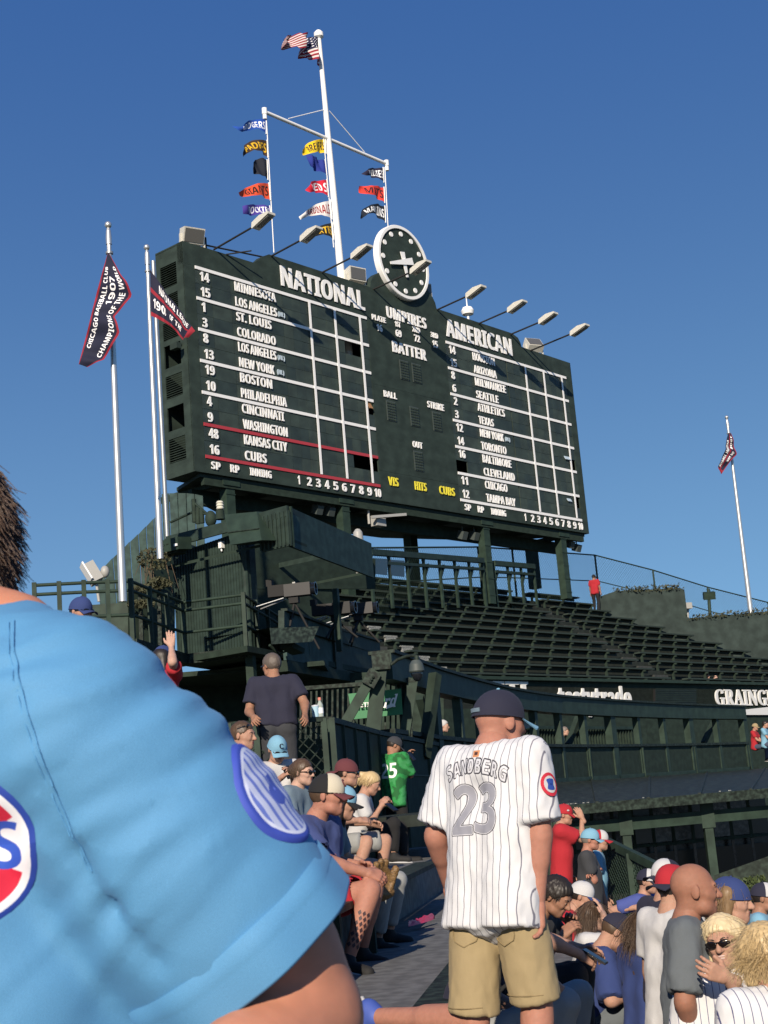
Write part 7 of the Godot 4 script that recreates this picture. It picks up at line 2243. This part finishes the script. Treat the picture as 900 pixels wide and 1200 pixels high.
	person("woman with curly ash blonde hair in a pinstriped jersey", {"hx": 895, "hy": 1122, "D": 5.7, "yaw": 196.0, "pose": "stand", "h": 1.68, "skin": M.skin, "shirt_tex": pin_tex(Color8(72, 76, 112), 34, null), "loose": 0.025, "hair": "bob", "hair_m": M.blonde, "hair_m2": M.blonde, "hair_t": 0.022, "strands": {"n": 4200, "len": 0.11, "w": 0.0013, "curl": 0.34, "lift": 0.22, "cap": 1.8}, "cell": 0.0115, "face": false, "legs": false})

	# ---- small figures far off
	person("usher in a red shirt and dark trousers standing on the top bleacher rows", {"hx": 696, "hy": 676.5, "D": 63.5, "yaw": 150.0, "pose": "stand", "h": 1.78, "skin": M.skin_tan, "shirt": M.red_cloth, "pants": M.black_cloth, "hair": "short", "cap": {"c": M.black_cloth}, "face": false})
	person("sunlit person in black leaning over the wall above the sponsor lettering", {"hx": 829, "hy": 792, "D": 57.0, "yaw": 50.0, "h": 1.7, "skin": M.skin_pale, "shirt": M.black_cloth, "hair": "short", "hr": [838, 795, -0.4], "hl": [840, 793, 0.0], "face": false})
	person("person in a red shirt and tan cap in the far seats below the white banner", {"hx": 885, "hy": 852, "D": 50.0, "yaw": 60.0, "skin": M.skin, "shirt": M.red_cloth, "pants": M.denim, "cap": {"c": M.khaki}, "hair": "short", "face": false})
	person("person in a pale blue patterned shirt in the far seats below the white banner", {"hx": 897, "hy": 849, "D": 49.0, "yaw": 60.0, "skin": M.skin, "shirt": M.sky_cloth, "pants": M.denim, "hair": "short", "face": false})
	for q in [[520, 851, 28.6, "white haired person behind the gallery's near opening"], [662, 857, 38.5, "person in white leaning low behind the gallery's middle opening"], [627, 863, 36.4, "person with bright clothes behind the gallery sill"]]:
		person(q[3], {"hx": q[0], "hy": q[1], "D": q[2], "yaw": 80.0, "skin": M.skin_pale, "shirt": M.tee_white, "pants": M.denim, "hair": "short", "hair_m": M.hair_grey if q[0] > 600 else M.tee_white, "face": false, "lean": 20.0})

func _back(num: String, base: Color, camo: bool) -> ImageTexture:
	var im := Image.create(2048, 1024, false, Image.FORMAT_RGBA8)
	im.fill(base)
	if camo:
		for y in 128:
			for x in 256:
				var n := wav.get_noise_2d(x * 0.06, y * 0.06)
				im.fill_rect(Rect2i(x * 8, y * 8, 8, 8), base.darkened(0.28) if n > 0.12 else (base.lightened(0.10) if n < -0.2 else base))
	stamp(im, num, Vector2(380, 560), Vector2(260, 0), Vector2(0, -210), Color8(232, 236, 232))
	return picture(im)
func glove(p: Vector3) -> void:
	var T := thing("baseball_glove", "tan leather baseball glove held open above the walkway", "glove", p - Vector3.UP * 0.14)
	var f := Field.new(p - Vector3.ONE * 0.19, p + Vector3.ONE * 0.19, 0.006)
	var b := Basis.from_euler(Vector3(0.1, 0.75, 0.3))
	var q := func(x, y, z): return p + b * Vector3(x, y, z)
	f.ell(q.call(0, 0, 0), Vector3(0.095, 0.115, 0.055), b, 0.02)
	for k in 4:
		var a := -0.55 + 0.36 * k
		f.cone(q.call(sin(a) * 0.05, 0.02 + cos(a) * 0.03, -0.015), q.call(sin(a) * 0.125, cos(a) * 0.135, 0.02), 0.030, 0.021, 0.008)
	f.cone(q.call(0.06, -0.05, 0.0), q.call(0.12, 0.04, 0.03), 0.034, 0.024, 0.01)
	f.cone(q.call(-0.05, -0.085, -0.01), q.call(0.05, -0.095, -0.01), 0.04, 0.04, 0.02)
	f.ell(q.call(0.005, 0.01, 0.062), Vector3(0.078, 0.098, 0.055), b, 0.015, true)
	var mb := MB.new()
	f.mesh(mb, folds(0.004, Vector3(26, 26, 26), 2.0))
	obj("leather", mb.mesh(), mat(0.30, 0.17, 0.06, 0.6, "blotch", 9.0), T)
	for k in 4:
		var a := -0.37 + 0.36 * k
		mb = MB.new()
		mb.tube(q.call(sin(a) * 0.10 - 0.012, cos(a) * 0.105, 0.018), q.call(sin(a) * 0.10 + 0.012, cos(a) * 0.105, 0.018), 0.005, 0.005, 6)
		obj("lace", mb.mesh(), M.hair_brown, T)

# ---------------------------------------------------------------- the person close by in powder blue
func make_foreground() -> void:
	var node := thing("person", "person in a powder blue jersey with a round sleeve patch, standing close by", "person", Vector3(-0.45, -1.33, -1.5))
	var blue := mat(0.105, 0.33, 0.60, 0.75, "weave", 14.0)
	var knit := NoiseTexture2D.new()
	knit.width = 256; knit.height = 256; knit.seamless = true; knit.as_normal_map = true; knit.bump_strength = 3.0
	var kn := FastNoiseLite.new(); kn.frequency = 0.22; kn.seed = 9
	knit.noise = kn
	blue.normal_enabled = true; blue.normal_texture = knit; blue.normal_scale = 0.35
	blue.rim_enabled = true; blue.rim = 0.2; blue.rim_tint = 0.6
	var S := P(88, 862, 1.43); var E := P(356, 1192, 1.50); var Wr := P(215, 1330, 1.26)
	var ax := (E - S).normalized()
	var neck := P(-95, 735, 1.58)
	var head := P(-97, 622, 1.58)
	# bare arm, neck, head, trunk: one skin
	var bf := Field.new(Vector3(-1.05, -1.3, -1.95), Vector3(0.05, 0.55, -0.95), 0.012)
	bf.cone(S, E, 0.082, 0.056, 0.03)
	bf.cone(S.lerp(E, 0.45), S.lerp(E, 0.8), 0.094, 0.084, 0.03)
	bf.cone(E, Wr, 0.056, 0.042, 0.02)
	bf.cone(E.lerp(Wr, 0.1), E.lerp(Wr, 0.5), 0.058, 0.052, 0.02)
	bf.cone(neck, head, 0.07, 0.065, 0.03)
	bf.cone(neck, P(14, 752, 1.5), 0.07, 0.054, 0.05)
	bf.cone(P(-170, 900, 1.58), P(-170, 1250, 1.58), 0.15, 0.17, 0.06)
	bf.cone(P(-330, 862, 1.7), P(-420, 1200, 1.7), 0.08, 0.06, 0.03)
	var hips := P(-170, 1330, 1.6)
	for sg in [-1.0, 1.0]:
		bf.cone(hips + Vector3(0.1 * sg, 0, 0), hips + Vector3(0.12 * sg, -0.55, 0), 0.1, 0.07, 0.03)
	bf.ell(head, Vector3(0.085, 0.11, 0.1), Basis(), 0.02)
	bf.cone(head + Vector3(-0.02, -0.04, 0.06), head + Vector3(-0.03, -0.1, 0.08), 0.06, 0.045, 0.03)
	bf.cone(head + Vector3(-0.02, 0.0, 0.10), head + Vector3(-0.02, -0.03, 0.125), 0.01, 0.015, 0.01)
	var mb := MB.new()
	bf.mesh(mb)
	hand_into(mb, Wr, (Wr - E).normalized(), Vector3(0, -0.3, -1), false, 0.5, 1.1, 0.006)
	var body := obj("body", mb.mesh(), skin_mat(0.55, 0.235, 0.145), node)
	# loose jersey
	var sf := Field.new(Vector3(-0.78, -0.62, -1.80), Vector3(0.02, 0.26, -1.08), 0.0088)
	sf.cone(P(-190, 900, 1.56), P(-190, 1330, 1.56), 0.175, 0.21, 0.06)
	sf.cone(P(-60, 905, 1.50), P(-40, 1150, 1.50), 0.135, 0.155, 0.09)
	sf.cone(P(-10, 1060, 1.53), P(45, 1300, 1.53), 0.12, 0.155, 0.05)
	sf.cone(P(-90, 772, 1.56), S + Vector3(-0.025, 0.012, 0), 0.088, 0.098, 0.06)
	sf.cone(P(15, 790, 1.50), S.lerp(E, 0.25), 0.068, 0.090, 0.05)
	var hem := S.lerp(E, 0.80)
	sf.cone(S, hem - ax * 0.022, 0.102, 0.106, 0.05, true)
	sf.cone(S.lerp(E, 0.3), S.lerp(E, 0.6), 0.113, 0.112, 0.04)
	sf.clip(P(20, 706, 1.48), Vector3(-0.34, 0.93, 0.1).normalized())
	var side := ax.cross(Vector3(0, 0, 1)).normalized()      # across the sleeve, in the picture plane
	var w := wav
	var patch_at := P(310, 924, 1.40)
	var near_line := func(p: Vector3, a: Vector3, b: Vector3) -> float:
		var q := Vector2(p.x - a.x, p.y - a.y); var d := Vector2(b.x - a.x, b.y - a.y)
		return (q - d * clampf(q.dot(d) / d.length_squared(), 0.0, 1.0)).length()
	var seam := [P(6, 730, 1.38), P(30, 812, 1.36), P(62, 930, 1.34), P(92, 1030, 1.34)]
	var crease := [P(70, 985, 1.34), P(120, 1070, 1.34), P(178, 1140, 1.34), P(262, 1215, 1.34)]
	var fold := func(p: Vector3, n: Vector3) -> float:
		var r := p - S
		var a := r.dot(ax); var b := r.dot(side)
		var turn := lerpf(0.35, 0.80, smoothstep(-0.15, 0.25, a))
		var along := r.x * cos(turn) + r.y * sin(turn); var across := -r.x * sin(turn) + r.y * cos(turn)
		var m := 0.0100 * w.get_noise_3d(across * 13.0 + 0.5 * sin(along * 8.0), along * 1.9, p.z * 2.0)
		m += 0.0055 * w.get_noise_3d(across * 24.0 + 5.0, along * 3.0, p.z * 3.0 + 9.0)
		m += 0.006 * w.get_noise_3d(p.x * 5.0, p.y * 5.0, p.z * 5.0)
		if n.z > 0.0:
			for k in 3:
				m -= 0.0030 * exp(-pow(near_line.call(p, seam[k], seam[k + 1]) / 0.0042, 2.0))
				m -= 0.009 * exp(-pow(near_line.call(p, crease[k], crease[k + 1]) / 0.013, 2.0))
		m *= 1.0 - 0.75 * exp(-pow((p - patch_at).length() / 0.075, 4.0))
		var to_hem := (hem - p).dot(ax)
		m *= smoothstep(0.052, 0.12, to_hem)
		return m
	mb = MB.new()
	sf.mesh(mb, fold)
	var shirt := obj("shirt", mb.mesh(), blue, node)
	# turned and stitched hem band
	var rad := []
	var hz := hem - ax * 0.055
	var u2 := side.cross(ax).normalized()
	for k in 96:
		var d := side * cos(TAU * k / 96.0) + u2 * sin(TAU * k / 96.0)
		rad.append(clampf((sf.drop(hz + d * 0.24, -d, 0.4) - hz).length(), 0.098, 0.124))
	for it in 6:
		var nx2 := []
		for k in 96: nx2.append((rad[(k + 95) % 96] + rad[k] * 2.0 + rad[(k + 1) % 96]) * 0.25)
		rad = nx2
	var rows := [Vector2(-0.054, -0.010), Vector2(-0.051, 0.0016), Vector2(-0.034, 0.0028), Vector2(-0.0315, 0.0014), Vector2(-0.029, 0.0028), Vector2(-0.003, 0.0028), Vector2(0.0, 0.0016), Vector2(0.0, -0.0025), Vector2(-0.01, -0.005), Vector2(-0.045, -0.012)]
	var band := []
	for rw in rows:
		for k in 97:
			var d := side * cos(TAU * k / 96.0) + u2 * sin(TAU * k / 96.0)
			var wob: float = 0.0022 * sin(k * 0.52) + 0.0016 * sin(k * 0.23 + 1.0)
			band.append(hem + ax * rw.x + d * (rad[k % 96] + rw.y + wob))
	mb = MB.new(); mb.sheet(band, 97, rows.size())
	obj("sleeve_hem", mb.mesh(), blue, node)
	# shoulder seam: two rows of stitching
	for off in [0.0, 0.006]:
		mb = MB.new()
		var last := Vector3.ZERO
		for k in 46:
			var f := k / 45.0 * 2.999
			var sp0: Vector3 = seam[int(f)].lerp(seam[int(f) + 1], f - int(f)) + Vector3(off, 0, 0)
			var hit := sf.drop(sp0 + Vector3(0, 0, 0.35), Vector3(0, 0, -1), 0.8)
			var hn := sf.grad(hit)
			hit += hn * (fold.call(hit, hn) + 0.0012)
			if k > 0 and hit.distance_to(last) < 0.04: mb.tube(last, hit, 0.0009, 0.0009, 5, false)
			last = hit
		obj("seam", mb.mesh(), mat(0.09, 0.29, 0.53, 0.85), node)
	# sleeve patch
	var im := Image.create(512, 512, false, Image.FORMAT_RGBA8)
	var cb := Color8(58, 78, 176)
	for y in 512:
		for x in 512:
			var v := Vector2(x - 256, y - 256) / 256.0
			var r := v.length()
			var c := cb
			if r < 0.86:
				c = Color8(196, 204, 232)
				if fmod(x + 6.0, 58.0) < 22.0: c = Color8(104, 122, 200)
				if r > 0.80: c = Color8(214, 220, 240)
				var e := Vector2(v.x * 1.0 + 0.05, v.y * 1.25 - 0.1)
				if e.length() < 0.26 or (absf(e.x - 0.12) < 0.09 and e.y < 0.05 and e.y > -0.42): c = Color8(74, 94, 186)
			im.set_pixel(x, y, c)
	var out := Vector3(0.72, 0.62, 0.22).normalized()
	out = (out - ax * out.dot(ax)).normalized()
	var tn := out.cross(ax)
	var pc := P(306, 944, 1.40)
	var ca := S + ax * (pc - S).dot(ax)
	var pts := []; var uvs := []
	for j in 22:
		for i in 61:
			var an := TAU * i / 60.0; var r := j / 21.0
			var p: Vector3 = ca + ax * cos(an) * r * 0.060 + tn * sin(an) * r * 0.060
			var hit := sf.drop(p + out * 0.2, -out, 0.4)
			var hn := sf.grad(hit)
			pts.append(hit + hn * (fold.call(hit, hn) + (0.0035 if j < 21 else 0.0)))
			uvs.append(Vector2(0.5 + 0.5 * sin(an) * r, 0.5 + 0.5 * cos(an) * r))
	mb = MB.new(); mb.sheet(pts, 61, 22, uvs)
	var pm := StandardMaterial3D.new(); pm.albedo_texture = picture(im); pm.roughness = 0.7
	obj("sleeve_patch", mb.mesh(), pm, node)
	# chest emblem: a red C ring, white edge, blue rim, small blue letter in the gap
	im = Image.create(512, 512, false, Image.FORMAT_RGBA8)
	for y in 512:
		for x in 512:
			var v := Vector2(x - 256, y - 256) / 256.0
			var r := v.length(); var an := absf(v.angle())
			var c := Color8(36, 66, 160)
			if r < 0.93: c = Color8(232, 234, 240)
			if r < 0.83 and r > 0.46 and an > 0.42: c = Color8(206, 30, 62)
			if r > 0.52 and an < 0.30 and r < 0.83: c = Color8(232, 234, 240)
			im.set_pixel(x, y, c)
	stamp(im, "S", Vector2(350, 330), Vector2(110, 0), Vector2(0, -150), Color8(44, 84, 190))
	stamp(im, "UB", Vector2(140, 330), Vector2(190, 0), Vector2(0, -150), Color8(206, 30, 62))
	pts = []; uvs = []
	var ec := P(-76, 997, 1.3)
	for j in 12:
		for i in 41:
			var an := TAU * i / 40.0; var r := j / 11.0
			var p := ec + Vector3(cos(an), -sin(an), 0) * r * 0.077
			var hit := sf.drop(p + Vector3(0, 0, 0.2), Vector3(0, 0, -1), 0.6)
			var hn := sf.grad(hit)
			pts.append(hit + hn * (fold.call(hit, hn) + (0.0035 if j < 11 else 0.0)))
			uvs.append(Vector2(0.5 + 0.5 * cos(an) * r, 0.5 + 0.5 * sin(an) * r))
	mb = MB.new(); mb.sheet(pts, 41, 12, uvs)
	var em := StandardMaterial3D.new(); em.albedo_texture = picture(im); em.roughness = 0.7
	obj("chest_emblem", mb.mesh(), em, node)
	# trousers
	var tf := Field.new(hips - Vector3(0.35, 0.95, 0.3), hips + Vector3(0.35, 0.25, 0.3), 0.02)
	for sg in [-1.0, 1.0]:
		tf.cone(hips + Vector3(0.1 * sg, 0.08, 0), hips + Vector3(0.12 * sg, -0.60, 0), 0.14, 0.1, 0.05, true)
	mb = MB.new(); tf.mesh(mb)
	obj("trousers", mb.mesh(), M.denim, node)
	# hair: a rough cap of locks
	var hf := Field.new(head - Vector3.ONE * 0.2, head + Vector3.ONE * 0.2, 0.008)
	hf.ell(head + Vector3(0.0, 0.012, -0.012), Vector3(0.097, 0.118, 0.112), Basis(), 0.02)
	hf.clip(head + Vector3(0, 0.05, 0.085), Vector3(0, -0.6, 0.8))
	hf.cone(head + Vector3(0.03, 0.0, -0.05), head + Vector3(0.035, -0.085, -0.03), 0.06, 0.04, 0.03)
	mb = MB.new(); hf.mesh(mb, folds(0.009, Vector3(50, 16, 50), 4.0))
	var ho := obj("hair", mb.mesh(), mat(0.06, 0.036, 0.023, 0.5), node)
	mb = MB.new()
	for k in 5200:
		var th := acos(1.0 - rng.randf() * 1.55); var ph := rng.randf() * TAU
		var d := Vector3(sin(th) * cos(ph), cos(th), sin(th) * sin(ph))
		if d.z > 0.5 and d.y < 0.5: continue
		var p := head + d * Vector3(0.097, 0.118, 0.112)
		var dir := (Vector3(d.x, -0.9, d.z) * 0.8 + d * 0.02 + Vector3(wav.get_noise_3dv(d * 9.0), wav.get_noise_3dv(d * 9.0 + Vector3(5, 0, 0)), wav.get_noise_3dv(d * 9.0 + Vector3(0, 7, 0))) * 0.6 + Vector3(rng.randfn(), rng.randfn(), rng.randfn()) * 0.07).normalized()
		var lk := rng.randf_range(0.018, 0.034)
		for j in 3:
			var q := p + dir * lk * 0.45
			mb.tube(p, q, 0.0009 - 0.0002 * j, 0.0007 - 0.0002 * j, 4, false)
			p = q
			dir = (dir + Vector3(0, -0.35, 0) + Vector3(rng.randfn(), rng.randfn(), rng.randfn()) * 0.12).normalized()
	var so := MeshInstance3D.new(); so.name = "strands"; so.mesh = mb.mesh(); so.material_override = mat(0.085, 0.05, 0.032, 0.45); ho.add_child(so)
